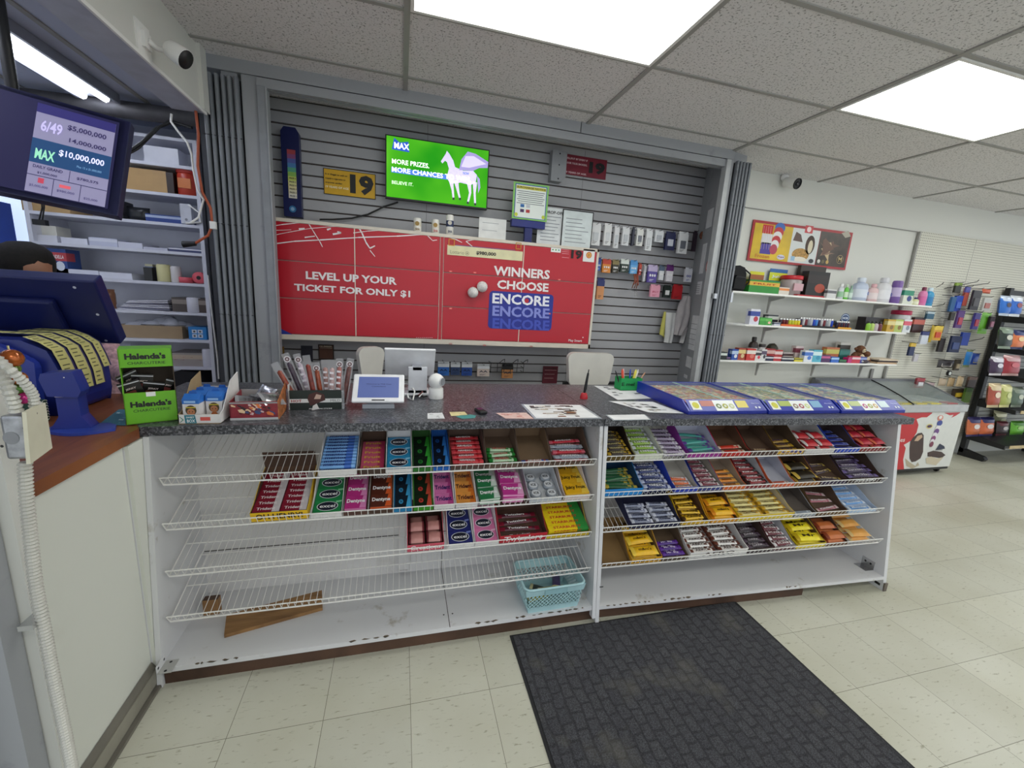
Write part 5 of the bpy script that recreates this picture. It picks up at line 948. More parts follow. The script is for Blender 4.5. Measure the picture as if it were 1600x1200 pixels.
for q, (x, y, rz, tl) in enumerate(((.05, .05, .3, .5), (.09, .08, -.2, -.3), (.13, .05, .7, .6), (.10, .11, -.9, .9))):
    b = MB(); b.pillow((0, 0, 0), .09, .07, .018, mat('#a9a9ad', .18, .6, var=.2, nscale=25), mat('#c9c9cc', .2, .6)); b.text('35g', (0, .0, .0185), UX, UY, mat('#3a3034', var=0), .018, .04, 1, True)
    tag(b.build('candy_bag', M=t.matrix_basis @ Mloc((x, y, .055+q*.006), rz, tl, .2)), ['silver bag lying at the left of the dark red carton', 'silver bag in the middle of the dark red carton', 'silver bag sticking up at the right of the carton', 'silver bag at the back of the dark red carton'][q], 'candy')
# toy cartons in a white tray
p0, p1 = PZ(279, 663, 1.0), PZ(345, 661, 1.0); w = (p1-p0).length; M_ = Mloc((p0.x, p0.y, ZC), 0)
m = MB(); wt = mat('#e2e0de', .5); inn = mat('#a8906c', .8); dd = .2
m.box(0, w, 0, dd, 0, .003, inn); m.box(0, w, 0, .003, .003, .036, inn, front=wt); m.prism([(.0, .003), (dd, .003), (dd, .16), (dd*.6, .14), (.03, .045), (0, .036)], (0, 0, 0), UY, UZ, (.003, 0, 0), inn); m.prism([(.0, .003), (dd, .003), (dd, .16), (dd*.6, .14), (.03, .045), (0, .036)], (w, 0, 0), UY, UZ, (.003, 0, 0), wt); m.box(0, w, dd-.003, dd, .003, .1, wt)
m.poly([(.022, -.0006, .002), (.058, -.0006, .002), (.054, -.0006, .034), (.020, -.0006, .034)], mat('#2c7c8c', var=0)); m.text('SWEET', (.026, -.001, .022), UX, UZ, mat('#e8f0f0', var=0), .007, .026); m.text('BOX', (.028, -.001, .006), UX, UZ, mat('#e8f0f0', var=0), .012, .026); m.poly([(.07, -.0006, .012), (.102, -.0006, .012), (.102, -.0006, .026), (.07, -.0006, .026)], mat('#d85a50', var=0)); m.poly([(.004, -.0006, .006), (.014, -.0006, .016), (.004, -.0006, .028), (.007, -.0006, .028), (.018, -.0006, .016), (.007, -.0006, .006)], mat('#3c8a6c', var=0))
tag(m.build('display_tray', M=M_), 'white cardboard tray of small toy cartons at the counter corner', 'display tray')
for q, (x, y, rz, lab) in enumerate(((.04, .033, .0, 'front left toy carton with a helmeted doll picture'), (.098, .075, 0, 'middle toy carton with a wide hat picture'), (.04, .092, 0, 'toy carton behind the helmeted doll one'), (.098, .138, 0, 'back right toy carton with a blue handle'), (.04, .152, 0, 'back left toy carton nearest the shelves'))):
    m = MB(); cw = .026; m.box(-cw, cw, -.025, .025, 0, .088, mat('#dfdcdc', .4)); m.box(-cw-.0004, cw+.0004, -.0255, .0255, .070, .0885, mat('#2f72c8', .35)); m.prism([(-.025, .088), (.025, .088), (.0, .104)], (-cw, 0, 0), UY, UZ, (2*cw, 0, 0), mat('#2f72c8', .35)); m.prism([(-.014, .100), (.014, .100), (.010, .114), (-.010, .114)], (0, -.001, 0), UX, UZ, (0, .002, 0), mat('#2a64b8', .35))
    fy = -.026; m.disc((0, fy, .046), UX, UZ, .0175, mat('#4a3a1c', var=0), 16, .019); m.disc((0, fy-.0004, .040), UX, UZ, .0125, mat('#b87a54', var=0), 16, .013); m.quad((-.016, fy-.0006, .055), (.032, 0, 0), (0, 0, .004), mat('#c8b43c', var=0)); m.disc((0, fy-.0003, .018), UX, UZ, .011, mat('#c06a3c', var=0), 14, .012); m.quad((-.013, fy-.0005, .003), (.026, 0, 0), (0, 0, .008), mat('#2a3a6c', var=0))
    for s_ in (-.005, .005): m.disc((s_, fy-.0006, .041), UX, UZ, .002, BLACK, 8)
    m.quad((-.02, fy-.0002, .074), (.036, 0, 0), (0, 0, .008), mat('#9cc4f0', var=0))
    tag(m.build('toy_carton', M=M_ @ Mloc((x, y, .0035), rz)), lab, 'toy box')
# green jerky box
p0, p1 = PZ(197, 665, 1.0), PZ(272, 656, 1.0); w = (p1-p0).length+.012; an = math.atan2(p1.y-p0.y, p1.x-p0.x)*.85; Mg = Mloc((p0.x+.002, p0.y+.0, ZC), an); hh = .268; dd = .09
t = thing('jerky_box', "lime green standing carton reading Halenda's CHARCUTERIE, open in the middle", 'display box', M=Mg); GR = mat('#6cb81e', .4, var=.03); GD = mat('#4a3f34', .8); BK = mat('#1a1a18', var=0)
m = MB(); m.box(0, w, 0, dd, 0, .003, GD); m.box(0, w, dd-.003, dd, 0, hh, GD); m.box(0, w, 0, .003, 0, .115, GR); m.box(0, w, 0, .003, hh-.062, hh, GR); m.box(0, w, 0, dd, hh, hh+.003, GR)
for x in (0, w-.003): m.prism([(0, 0), (dd, 0), (dd, hh), (0, hh), (0, hh-.06), (.012, hh-.10), (.012, .14), (0, .115)], (x, 0, 0), UY, UZ, (.003, 0, 0), GD if x else GR)
m.text("Halenda's", (.016, 0, hh-.034), UX, UZ, BK, .022, w*.76, 2.2); m.text('CHARCUTERIE', (.022, 0, hh-.052), UX, UZ, BK, .010, w*.7, 0); m.text("Halenda's", (.016, 0, .062), UX, UZ, BK, .022, w*.78, 2.2); m.text('CHARCUTERIE', (.022, 0, .044), UX, UZ, BK, .010, w*.7, 0); m.box(w*.42, w*.60, -.001, 0, .099, .115, WHITE); m.build('carton', t)
for q, (x, y, z_, tl) in enumerate(((.03, .03, .10, -.3), (.05, .05, .12, .1), (.035, .06, .13, -.5), (.075, .05, .09, .2), (.115, .05, .10, .35))):
    b = MB(); b.box(-.03 if q < 4 else -.012, .03 if q < 4 else .012, -.004, .004, -.06, .055, mat('#1a1618', .25, var=.1)); b.quad((-.02, -.0045, .0), (.03, 0, 0), (0, 0, .02), mat('#6c2a24', var=0)); b.box(-.03 if q < 4 else -.012, .03 if q < 4 else .012, -.0045, .0045, .046, .05, mat('#c8c8cc', .3)); b.text('JERKY', (0, -.0045, .028), UX, UZ, mat('#d8c8c0', var=0), .008, .03 if q < 4 else .018, 1, True)
    tag(b.build('jerky_bag', M=Mg @ Mloc((x, y, z_), 0, .1, tl)), ['black jerky bag tipping left out of the green carton', 'black jerky bag standing upright in the green carton', 'black jerky bag at the back of the green carton', 'black jerky bag low in the middle of the carton', 'thin black jerky bag at the right of the carton'][q], 'jerky')
# flat things on the worktop
def sheet(quad, z, c, lab, name='paper_sheet', cat='paper', th=.0012, marks=0, mc=('#2a2a2a',), seed=1, border=None):
    P_ = [PZ(a, b, z) for a, b in quad]; m = MB(); top = [p+UZ*th for p in P_]; n = len(P_)
    m.add(P_+top, [(i, (i+1) % n, n+(i+1) % n, n+i) for i in range(n)], border or c); m.poly(top, border or c); m.poly(P_[::-1], c)
    cen = sum(top, V())/n
    if border: m.poly([cen+(p-cen)*.93+UZ*.0003 for p in top], c)
    r = random.Random(seed); A, B, D = top[0], top[1]-top[0], top[3]-top[0]
    for i in range(marks):
        u, v, du, dv = r.uniform(.08, .7), r.uniform(.08, .82), r.uniform(.06, .22), r.uniform(.03, .09); o = A+B*u+D*v+UZ*(.0006+i*.00002)
        m.poly([o, o+B*du, o+B*du+D*dv, o+D*dv], mat(r.choice(mc), var=0))
    return tag(m.build(name), lab, cat)
PW = mat('#e8e9ea', .6)
sheet([(835, 655), (940, 654), (908, 633), (814, 632)], 1.0006, PW, 'laminated price sheet with product pictures at the counter front', th=.002, marks=34, mc=('#2a2a2e', '#8a5a3a', '#b8a890', '#5a4a44', '#c8c0b8'), border=mat('#b4bac0', .2))
sheet([(790, 654), (834, 654.5), (822, 645), (775, 645.5)], 1.0006, mat('#e6c4bc', .6), 'pink printed coupon beside the laminated price sheet', marks=10, mc=('#c8483c', '#d88a78', '#8a3a34'))
sheet([(668, 654.5), (695, 654), (691, 645), (668, 646)], 1.0006, PW, 'small white label stuck on the worktop near the camera', marks=5, mc=('#9a9ca0',), th=.0008)
sheet([(705, 650), (731, 649), (726, 643.5), (702, 644)], 1.0006, mat('#e2d6a0', .6), 'pale yellow and pink card beside the small black device', marks=3, mc=('#c05a6c',), th=.0008)
P_ = [(714+(16 if 0 else 0), 651)]; sheet([(713, 651), (722, 654.5), (742, 653), (744, 649.5), (735, 648), (719, 649)], 1.0006, mat('#4a9a98', .5), 'teal oval sticker beside the small black device', 'sticker', 'sticker', .0008)
sheet([(958, 657), (1017, 656), (1008, 648), (946, 649)], 1.0006, PW, 'plain white sheet in a clear sleeve at the counter front', border=mat('#b9c0c6', .2), th=.002)
sheet([(1014, 644.5), (1068, 646), (1020, 628), (951, 627)], 1.0025, PW, 'printed sheet with food pictures left of the first ticket case', marks=22, mc=('#3a3a3a', '#8a7a5a', '#7a7a80'), seed=4)
sheet([(965, 625), (1030, 622), (1000, 606), (928, 603)], 1.0008, PW, 'stack of white papers under the green pencil box', marks=10, mc=('#5a5c60', '#9a9ca2'), seed=5, th=.0016)
p = PZ(751, 645, 1.0); t = thing('card_reader', 'small black handheld device lying on the worktop', 'device', (p.x, p.y, ZC), .25); m = MB(); m.box(-.019, .019, -.035, .035, 0, .016, BLACK); m.build('body', t, .006); m = MB(); m.quad((-.014, -.005, .0165), (.028, 0, 0), (0, .03, 0), mat('#3a3658', .15)); m.build('screen', t)
p = PZ(912, 623, 1.0); t = thing('pen_stand', 'black pen upright in a small red base', 'pen', (p.x, p.y, ZC)); m = MB(); m.lathe([(.022, 0), (.022, .012), (.017, .03), (.012, .034)], (0, 0, 0), mat('#b8202a', .35), 4 and 14, sc=(1, .8)); m.build('base', t); m = MB(); m.tube([(0, 0, .032), (.004, 0, .06), (.012, 0, .145)], [.006, .009, .006], BLACK, 8); m.tube([(.012, 0, .145), (.014, 0, .165)], .003, BLACK, 6); m.build('pen', t)
p0, p1 = PZ(969, 611, 1.0), PZ(999, 610, 1.0); p0.y = p1.y = max(p0.y, 2.255); w = (p1-p0).length; t = thing('pencil_box', 'bright green paper box with handwriting, full of pens', 'pen box', (p0.x, p0.y, 1.0028)); m = MB(); g = mat('#1f9a52', .7); h = .078
m.box(0, w, 0, .003, 0, h, g); m.box(0, w, .077, .08, 0, h, g); m.box(0, .003, .003, .077, 0, h, g); m.box(w-.003, w, .003, .077, 0, h, g); m.box(0, w, 0, .08, 0, .003, g); m.text('E mel', (.006, -.0002, h*.38), UX, UZ, mat('#0c3018', var=0), .022, w*.6, 1); m.build('box', t)
for q, (dx, c_, tl, nm) in enumerate(((.015, '#1a1a1c', -.42, 'black marker leaning left in the green box'), (.03, '#e8553a', -.15, 'orange highlighter in the green box'), (.038, '#f0c8c8', -.12, 'pale pink pen in the green box'), (.052, '#2748c0', .0, 'blue pen in the middle of the green box'), (.066, '#e6dc5a', .22, 'yellow highlighter in the green box'), (.074, '#e8e8e0', .3, 'white pen leaning right in the green box'), (.08, '#c89a7c', .55, 'pink-tipped pencil leaning far right in the green box'))):
    b = MB(); r_ = .008 if q in (1, 4, 5) else .0045; b.tube([(0, 0, 0), (0, 0, .11), (0, 0, .125)], [r_, r_, .002], mat(c_, .4), 8); tag(b.build('pen', M=Mloc((p0.x+dx*w/.1, p0.y+.03+(q % 3)*.012, 1.008), 0, -.05, tl)), nm, 'pen')
# scratch-ticket cases
def f_tick(seed, c1, c2):
    def f(nt, b):
        tc = N(nt, 'ShaderNodeTexCoord'); mp = N(nt, 'ShaderNodeMapping'); mp.inputs['Location'].default_value = (seed, seed*.7, 0); nt.links.new(tc.outputs['Object'], mp.inputs[0])
        v = N(nt, 'ShaderNodeTexVoronoi', Scale=55.0); v.distance = 'CHEBYCHEV'; nt.links.new(mp.outputs[0], v.inputs[0]); s = N(nt, 'ShaderNodeSeparateColor'); nt.links.new(v.outputs['Color'], s.inputs[0])
        r = ramp(nt, s.outputs[0], [(0, lin(c1)), (.3, lin('#d8d4c0')), (.5, lin(c2)), (.7, lin('#8a8a84')), (.85, lin('#c8b86a')), (1, lin('#6a9a8a'))]); r.color_ramp.interpolation = 'CONSTANT'
        nt.links.new(r.outputs[0], b.inputs['Base Color']); b.inputs['Roughness'].default_value = .4
    return f
BLU = mat('#1f2f9c', .3, var=.03)
for q in range(3):
    x0 = 1.41+.494*q; w = .486; y0 = 1.735-.012*q; dd = .50; h = .070
    t = thing('ticket_case', ['blue scratch ticket case nearest the green pencil box', 'middle blue scratch ticket case of the three', 'blue scratch ticket case at the right end of the worktop'][q], 'ticket case', (x0, y0, ZC), -.01)
    m = MB(); m.box(0, w, .0, dd, 0, .006, BLU); prof_ = [(0, 0), (dd, 0), (dd, h), (.065, h-.008), (.0, .018)]
    for x in (0, w-.012): m.prism(prof_, (x, 0, 0), UY, UZ, (.012, 0, 0), BLU)
    m.box(.012, w-.012, dd-.012, dd, .006, h, BLU); m.prism([(0, .006), (.012, .006), (.012, .024), (0, .018)], (.012, 0, 0), UY, UZ, (w-.024, 0, 0), BLU); m.build('case', t, .002)
    m = MB(); 
    for i in range(4):
        for j in range(4):
            m.box(.014+i*.1145, .127+i*.1145, .05+j*.108, .155+j*.108, .010, .050, nodemat('tickets_%d_%d' % (q, (i+j) % 3), f_tick(q*3+(i+j) % 3, ('#b84a3a', '#5a7a5a', '#4a5a8a')[(i+q) % 3], ('#d89a6a', '#7a9a6a', '#a87a9a')[(j+q) % 3])))
    m.build('tickets', t)
    m = MB(); m.poly([(.012, .066, h-.010), (w-.012, .066, h-.010), (w-.012, dd-.012, h-.002), (.012, dd-.012, h-.002)], mat('#dce8e4', .06, var=0, alpha=.22)); m.box(w*.48, w*.52, .066, dd-.012, h-.003, h-.0012, mat('#b8dcd0', .2, alpha=.7)); m.build('glass', t)
    m = MB(); un = V((0, .065, h-.018)).normalized(); F = lambda x, v: V((x, .0, .018))+un*v+V((0, -un.z, un.y))*.0012
    m.poly([F(.012, .0), F(w-.012, 0), F(w-.012, .075), F(.012, .075)], BLU)
    def st(xa, xb, c_, va=.008, vb=.066, k=1): o = V((0, -un.z, un.y))*.0006*k; m.poly([F(xa, va)+o, F(xb, va)+o, F(xb, vb)+o, F(xa, vb)+o], mat(c_, .4, var=0))
    st(.03, .085, '#e4e6dc'); st(.09, .17, ('#b86a5c', '#a8b858', '#b8c488')[q], .03, .066); st(.17, .30, '#e8eae8', .0, .068); st(.31, .38, ('#d8c85c', '#7aa8c8', '#c8d8dc')[q], .02, .066)
    nn_ = V((0, -un.z, un.y))*.0016
    m.disc(F(.057, .036)+nn_, UX, un, .02, mat('#c9c43c', var=0), 14)
    for i in range(3): m.disc(F(.195+i*.04, .03)+nn_, UX, un, .016, mat((('#6a7a4a', '#a8a83c', '#c8cc9a'), ('#8a6a5a', '#a03a4c', '#c8d08a'), ('#b03a7c', '#a8a84c', '#c8a06a'))[q][i], var=0), 14); m.disc(F(.195+i*.04, .03)+nn_*1.3, UX, un, .008, mat('#dfe3d4', var=0), 12)
    for i in range(2): m.disc(F(.425+i*.022, .02)+nn_, UX, un, .007, mat('#dfe3ea', var=0), 10)
    m.text('Play Here', F(.41, .042)+nn_*.5, UX, un, mat('#c8d0ec', var=0), .008, .05, .5); m.build('front_label_strip', t)

# ================================================================ RIGHT: WALL SHELVES, POSTER, PEGBOARD
SHY, WY_ = 3.03, 3.252
def shelf_z(px, py): return PY(px, py, SHY).z
Z1, Z2, Z3 = 1.70, 1.425, 1.105
for nm, z, x0, x1, lab in (('wall_shelf', Z1, 2.72, 5.12, 'top white wall shelf carrying the black bag and tall bottles'), ('wall_shelf', Z2, 2.70, 4.86, 'middle white wall shelf lined with lighters and batteries'), ('wall_shelf', Z3, 2.66, 4.84, 'lowest white wall shelf lined with medicine boxes')):
    t = thing(nm, lab, 'shelf', ((x0+x1)/2, SHY, z)); cx_ = (x0+x1)/2
    m = MB(); m.box(x0-cx_, x1-cx_, 0, WY_-SHY, -.016, 0, WHITE); m.build('board', t, .002)
    for bx in (3.33, 4.02, 4.66):
        m = MB(); m.prism([(.05, -.016), (WY_-SHY, -.016), (WY_-SHY, -.17), (WY_-SHY-.015, -.17), (WY_-SHY-.03, -.06), (.06, -.028)], (bx-cx_, 0, 0), UY, UZ, (.009, 0, 0), mat('#b4b2b0', .5)); m.build('bracket', t)
m = MB(); m.box(4.86, 4.895, 3.262, 3.272, .35, 1.02, mat('#8c8a88')); m.box(5.055, 5.075, 3.25, 3.272, .3, 2.43, mat('#a4a29e', .5)); struct(m.build('trim_7'))
m = MB(); m.box(5.075, 10, 3.255, 3.272, .25, 2.435, PEG); m.box(5.9, 5.903, 3.253, 3.255, .25, 2.435, mat('#8c8a84')); tag(m.build('pegboard'), 'large cream pegboard covering the wall right of the shelves', 'pegboard')
m = MB(); m.box(2.6, 5.05, 3.268, 3.272, 2.425, 2.432, mat('#8f8d8a')); struct(m.build('trim_8'))

def shape(kind, w, d, h, c, c2=None, c3=None, txt=None, tc='#ffffff'):
    A = mat(c, .35, var=.04); B_ = mat(c2 or c, .35, var=.03); C_ = mat(c3 or c2 or c, .35, var=0); m = MB(); cap = None
    if kind == 'box':
        m.box(-w/2, w/2, 0, d, 0, h, A)
        if c2: m.box(-w/2-.0004, w/2+.0004, -.0005, d*.6, h*.55, h*.86, B_)
        if c3: m.disc((w*.12, -.001, h*.36), UX, UZ, w*.24, C_, 12, h*.18)
    elif kind == 'bottle':
        m.lathe([(w*.42, 0), (w*.5, h*.03), (w*.5, h*.62), (w*.40, h*.74), (w*.2, h*.80), (w*.2, h*.82)], (0, w/2, 0), A, 14, sc=(1, .7)); m.lathe([(w*.505, h*.15), (w*.505, h*.5)], (0, w/2, 0), B_, 14, sc=(1, .7)) if c2 else None
        cap = MB().lathe([(w*.24, h*.81), (w*.25, h*.83), (w*.25, h*.97), (w*.2, h)], (0, w/2, 0), C_, 12, sc=(1, .8))
    elif kind == 'tub':
        m.lathe([(w*.44, 0), (w*.5, h*.04), (w*.5, h*.75), (w*.46, h*.8)], (0, w/2, 0), A, 16); cap = MB().lathe([(w*.5, h*.8), (w*.52, h*.82), (w*.52, h*.98), (w*.48, h)], (0, w/2, 0), B_, 16)
        if c3: m.box(-w*.3, w*.3, -.002, .01, h*.25, h*.6, C_)
    elif kind == 'can': m.lathe([(w*.45, 0), (w*.5, h*.04), (w*.5, h*.93), (w*.42, h)], (0, w/2, 0), A, 14); m.lathe([(w*.505, h*.3), (w*.505, h*.7)], (0, w/2, 0), B_, 14) if c2 else None
    elif kind == 'pouch':
        m.pillow((0, d/2, 0), w, h*.94, d, A, B_, 8, 6, (UX, UZ, -UY)) if 0 else m.pillow((0, d, h/2), h, w, d, A, B_, 8, 6, (UZ, -UX, -UY))
        if c3: m.disc((0, -.002+d*0, h*.5), UX, UZ, w*.26, C_, 12, h*.14)
    if txt: m.text(txt, (0, -.0012 if kind == 'box' else (-.002 if kind != 'pouch' else -.003), h*.7 if kind == 'box' else h*.62 if kind == 'pouch' else h*.33), UX, UZ, mat(tc, var=0), h*.13, w*.75 if len(txt) > 1 else h*.1, 1, True)
    return m, cap
def good(name, cat, lab, kind, px0, px1, pyt, y, z, d, *cs, rz=0, grp=None, **kw):
    a = PY(px0, 500, y).x if 0 else None
    pyb = 0
    # left and right from the photograph at the shelf's height, top from its upper edge
    def xat(px):
        # find the point at height z on plane y whose column is px
        lo, hi = 300., 900.
        for _ in range(40):
            mid = (lo+hi)/2
            if PY(px, mid, y).z > z: lo = mid
            else: hi = mid
        return PY(px, mid, y).x, mid
    x0, _ = xat(px0); x1, pb = xat(px1); h = PY((px0+px1)/2, pyt, y).z-z; w = max(.01, x1-x0-.002)
    m, cap = shape(kind, w, d, h, *cs, **kw)
    M = Mloc(((x0+x1)/2, y, z+.0006), rz)
    if cap:
        t = thing(name, lab, cat, M=M, group=grp); m.build('container', t); cap.build('cap', t); return t
    return tag(m.build(name, M=M), lab, cat, grp)

# top shelf
p = PY(1150, 452, 3.06); m = MB()
t = thing('black_bag', 'black backpack-like camera bag at the left end of the top shelf', 'bag', (p.x+.02, 3.15, Z1+.0006)); K = mat('#17171a', .85, var=.15, nscale=30)
P_ = [(-.085, 0), (.075, 0), (.085, .06), (.08, .15), (.055, .2), (-.0, .215), (-.06, .2), (-.088, .13)]
m.prism(P_, (0, -.07, 0), UX, UZ, (0, .14, 0), K); m.build('body', t, .02); m = MB(); m.prism([(-.055, .02), (.06, .02), (.06, .10), (.04, .13), (-.04, .13), (-.055, .1)], (0, -.10, 0), UX, UZ, (0, .035, 0), K); m.tube([(-.05, -.102, .115), (.05, -.102, .115)], .003, mat('#3a3a3e'), 5); m.build('pocket', t, .01)
m = MB(); m.tube([(.06, -.06, .19), (.10, -.09, .15), (.10, -.09, .08), (.07, -.06, .02)], .006, K, 6); m.build('strap', t)
good('snack_display', 'display box', 'green carton of fruit candies with an open printed lid', 'box', 1169, 1216, 438, 3.05, Z1, .14, '#2f8a34', '#d8b03c', None, txt='FRUIT', tc='#b8321e')
good('card_flap', 'display card', 'yellow and lime header card behind the green candy carton', 'box', 1167, 1189, 424, 3.215, Z1, .005, '#dcd42c', '#a8602c')
good('card_flap', 'display card', 'blue and yellow header card rising right of the green carton', 'box', 1197, 1224, 420, 3.245, Z1, .005, '#2f66a8', '#d8e03c', txt='Juicy', tc='#e8f0ff', rz=0)
good('sample_box', 'box', 'small pale orange sachet box between carton and glass jar', 'box', 1216, 1232, 449, 3.06, Z1, .05, '#d8cfc4', '#e08a4a')
t = good('plastic_jar', 'jar', 'clear jar of pink sweets with a red lid', 'tub', 1233, 1257, 430, 3.08, Z1, .08, '#a89c9c', '#c4202c', '#c8a0a8')
good('cardboard_bin', 'box', 'tall dark brown open box behind the clear sweets jar', 'box', 1243, 1282, 415, 3.21, Z1, .035, '#33271f')
m = MB(); p = PY(1287, 440, 3.18); m.prism([(-.0, 0), (.07, 0), (.075, .15), (-.0, .17)], (p.x+.02, 3.22, Z1+.001), UX, UZ, (0, .028, 0), mat('#4c4236', .7)); tag(m.build('card_box'), 'olive brown open box leaning at the back of the top shelf', 'box')
good('coffee_display', 'display box', 'black carton with a red base and a dancer-like red picture', 'box', 1257, 1290, 424, 3.09, Z1, .07, '#1d1917', '#2a201e', '#a8442c')
m = MB(); p = PY(1258, 458, 3.05); a_, b_ = PY(1234, 459, 3.04).x, PY(1289, 460, 3.04).x; m.box(a_+.09, b_, 3.04, 3.08, Z1+.0005, Z1+.012, mat('#b01c28')); tag(m.build('red_tray'), 'low red tray edge in front of the black carton', 'tray')
good('white_carton', 'box', 'small white printed carton right of the black display', 'box', 1291, 1305, 452, 3.06, Z1, .06, '#dadada', '#6a6a70')
for a_, b_, tp, c_, lab in ((1312, 1320, 443, ('#d8dde0', '#9ac4a0', '#eef0ee'), 'white and green lotion bottle, first of a trio'), (1320.5, 1326.5, 444, ('#6ac84a', '#d8ecd0', '#c8dcc0'), 'lime green lotion bottle in the middle of a trio'), (1327.5, 1333, 446, ('#9ab8a8', '#cfe0d8', '#8aa89a'), 'grey-green lotion bottle, last of a trio')): good('lotion_bottle', 'bottle', lab, 'bottle', a_, b_, tp, 3.07, Z1, .04, *c_)
good('shampoo_bottle', 'bottle', 'tall pale blue shampoo bottle on the top shelf', 'bottle', 1343, 1363, 433, 3.08, Z1, .05, '#c4cfe4', '#dfe6f2', '#d8e0ee', txt='o', tc='#5a80c8')
good('shampoo_bottle', 'bottle', 'short pink bottle beside the tall pale blue one', 'bottle', 1363, 1376, 443, 3.08, Z1, .05, '#e4c4c4', '#e8d8d8', '#e0b0b4')
good('shampoo_bottle', 'bottle', 'tall white square-shouldered bottle with a blue dot', 'bottle', 1379, 1399, 433, 3.08, Z1, .05, '#e2e2e6', '#ececf0', '#d8d8de', txt='o', tc='#2a4aa0')
good('deodorant', 'bottle', 'purple deodorant can beside the tall white bottle', 'can', 1398, 1408, 438, 3.08, Z1, .04, '#7a5aa4', '#c8b8dc')
good('green_lid_box', 'box', 'small box with a teal green top near the shelf end', 'box', 1409, 1424, 450, 3.07, Z1, .05, '#d8dccc', '#2c8a6c', '#2a3a80')
for q, px in enumerate((1422, 1431)): good('spray_bottle', 'bottle', 'small yellow-white bottle with a navy cap, %s' % ('left one' if q == 0 else 'right one'), 'bottle', px, px+8, 465, 3.06, Z1, .03, '#dcdcaa', '#e8e8d0', '#1c2a6c')
good('hair_gel', 'bottle', 'pink hair product bottle at the right shelf end', 'bottle', 1441, 1451, 448, 3.07, Z1, .04, '#e083b4', '#d868a4', '#7a2a4a')
good('hair_gel', 'bottle', 'blue hair product bottle at the right shelf end', 'bottle', 1451, 1462, 449, 3.07, Z1, .04, '#3a9ac8', '#2c7ab4', '#d0e4ee')

# middle shelf
good('air_freshener', 'figurine', 'black and white cutout stand half behind the gate', 'box', 1128, 1134, 482, 3.1, Z2, .03, '#1a1a1c', '#e4e4e4')
sheet([(1135, 505), (1166, 509), (1160, 502), (1134, 500)], Z2+.001, PW, 'loose papers lying at the left end of the middle shelf', marks=3, mc=('#8a8a8a',))
good('lighter_card_box', 'box', 'tall white box with a blue cap-like top, middle shelf', 'box', 1170, 1185, 483, 3.06, Z2, .05, '#d8d8e4', '#3a4a9a', '#b83a4a')
m, _ = shape('box', .04, .05, .03, '#2a3a94'); 
good('green_tin', 'tin', 'left bright green square tin', 'box', 1186, 1195, 496, 3.06, Z2, .05, '#3f9a3c', '#58b04c')
good('green_tin', 'tin', 'right bright green square tin with a pale front', 'box', 1195, 1205, 497, 3.06, Z2, .05, '#429c40', '#6aba58', '#e8b8a0')
good('battery_tray', 'box', 'stacked dark printed boxes behind the green tins', 'box', 1198, 1214, 492, 3.14, Z2, .06, '#2c2c34', '#c8ccc4')
good('cigar_box', 'box', 'small white and navy boxes in front of dark ones', 'box', 1209, 1219, 504, 3.05, Z2, .04, '#c4c4d0', '#22284c')
# lighter trays
def lighters(px0, px1, pyt, y, n, cols, base, lab, grp, zt=Z2):
    x0, x1 = PY(px0, 505, y).x, PY(px1, 510, y).x; w = x1-x0; m = MB(); m.box(0, w, 0, .06, 0, .004, mat(base, .6)); m.box(0, w, 0, .002, .004, .018, mat(base, .6)); m.box(0, w, .058, .06, .004, .03, mat(base, .6)); tag(m.build('lighter_tray', M=Mloc((x0, y, zt+.0006))), lab, 'display tray')
    h = PY((px0+px1)/2, pyt, y).z-zt-.005
    ob = {}
    for i in range(n):
        c_ = cols[i % len(cols)]; M = Mloc((x0+w*(i+.5)/n, y+.03, zt+.0056)); nm = {'#3a2430': 'plum', '#6a1f22': 'dark red', '#c8cc3a': 'lime', '#e2d42c': 'yellow', '#3c2c48': 'dark violet', '#c8c8cc': 'silver', '#7a2a34': 'maroon', '#9aa0a8': 'grey', '#2448c0': 'blue', '#4a8ad8': 'light blue', '#e4e4e4': 'white', '#2a2440': 'indigo', '#551c2c': 'wine'}[c_]
        if c_ in ob: dup(ob[c_], M); continue
        t = thing('lighter', '%s pocket lighter in the %s' % (nm, grp), 'lighter', M=M, group='%s lighters, %s' % (nm, grp)); a = w/n*.45; m = MB(); m.lathe([(a*.9, 0), (a, .002), (a, h*.78)], (0, 0, 0), mat(c_, .3), 8); m.build('body', t); m = MB(); m.lathe([(a*.9, h*.78), (a*.9, h*.95), (a*.5, h)], (0, 0, 0), CHROME, 8); m.build('metal_top', t); ob[c_] = t
lighters(1221, 1253, 498, 3.05, 7, ['#3a2430', '#6a1f22', '#6a1f22', '#c8cc3a', '#c8cc3a', '#e2d42c', '#e2d42c'], '#d8642c', 'orange tray of dark and yellow lighters on the middle shelf', 'orange lighter tray')
lighters(1253, 1305, 497, 3.06, 13, ['#3c2c48', '#c8c8cc', '#7a2a34', '#9aa0a8', '#c8c8cc', '#2448c0', '#4a8ad8'], '#16161a', 'long black tray of mixed lighters on the middle shelf', 'long black lighter tray')
m = MB(); x0 = PY(1253, 500, 3.13).x; m.box(x0, x0+.42, 3.135, 3.20, Z2+.0006, Z2+.075, mat('#2a2a30', .6, var=.3, nscale=60)); tag(m.build('lighter_carton'), 'dark carton of upright lighters behind the long black tray', 'display box')
lighters(1311, 1331, 502, 3.05, 6, ['#2a2440', '#551c2c'], '#d89a24', 'yellow-orange tray of dark lighters under the oval sign', 'yellow lighter tray')
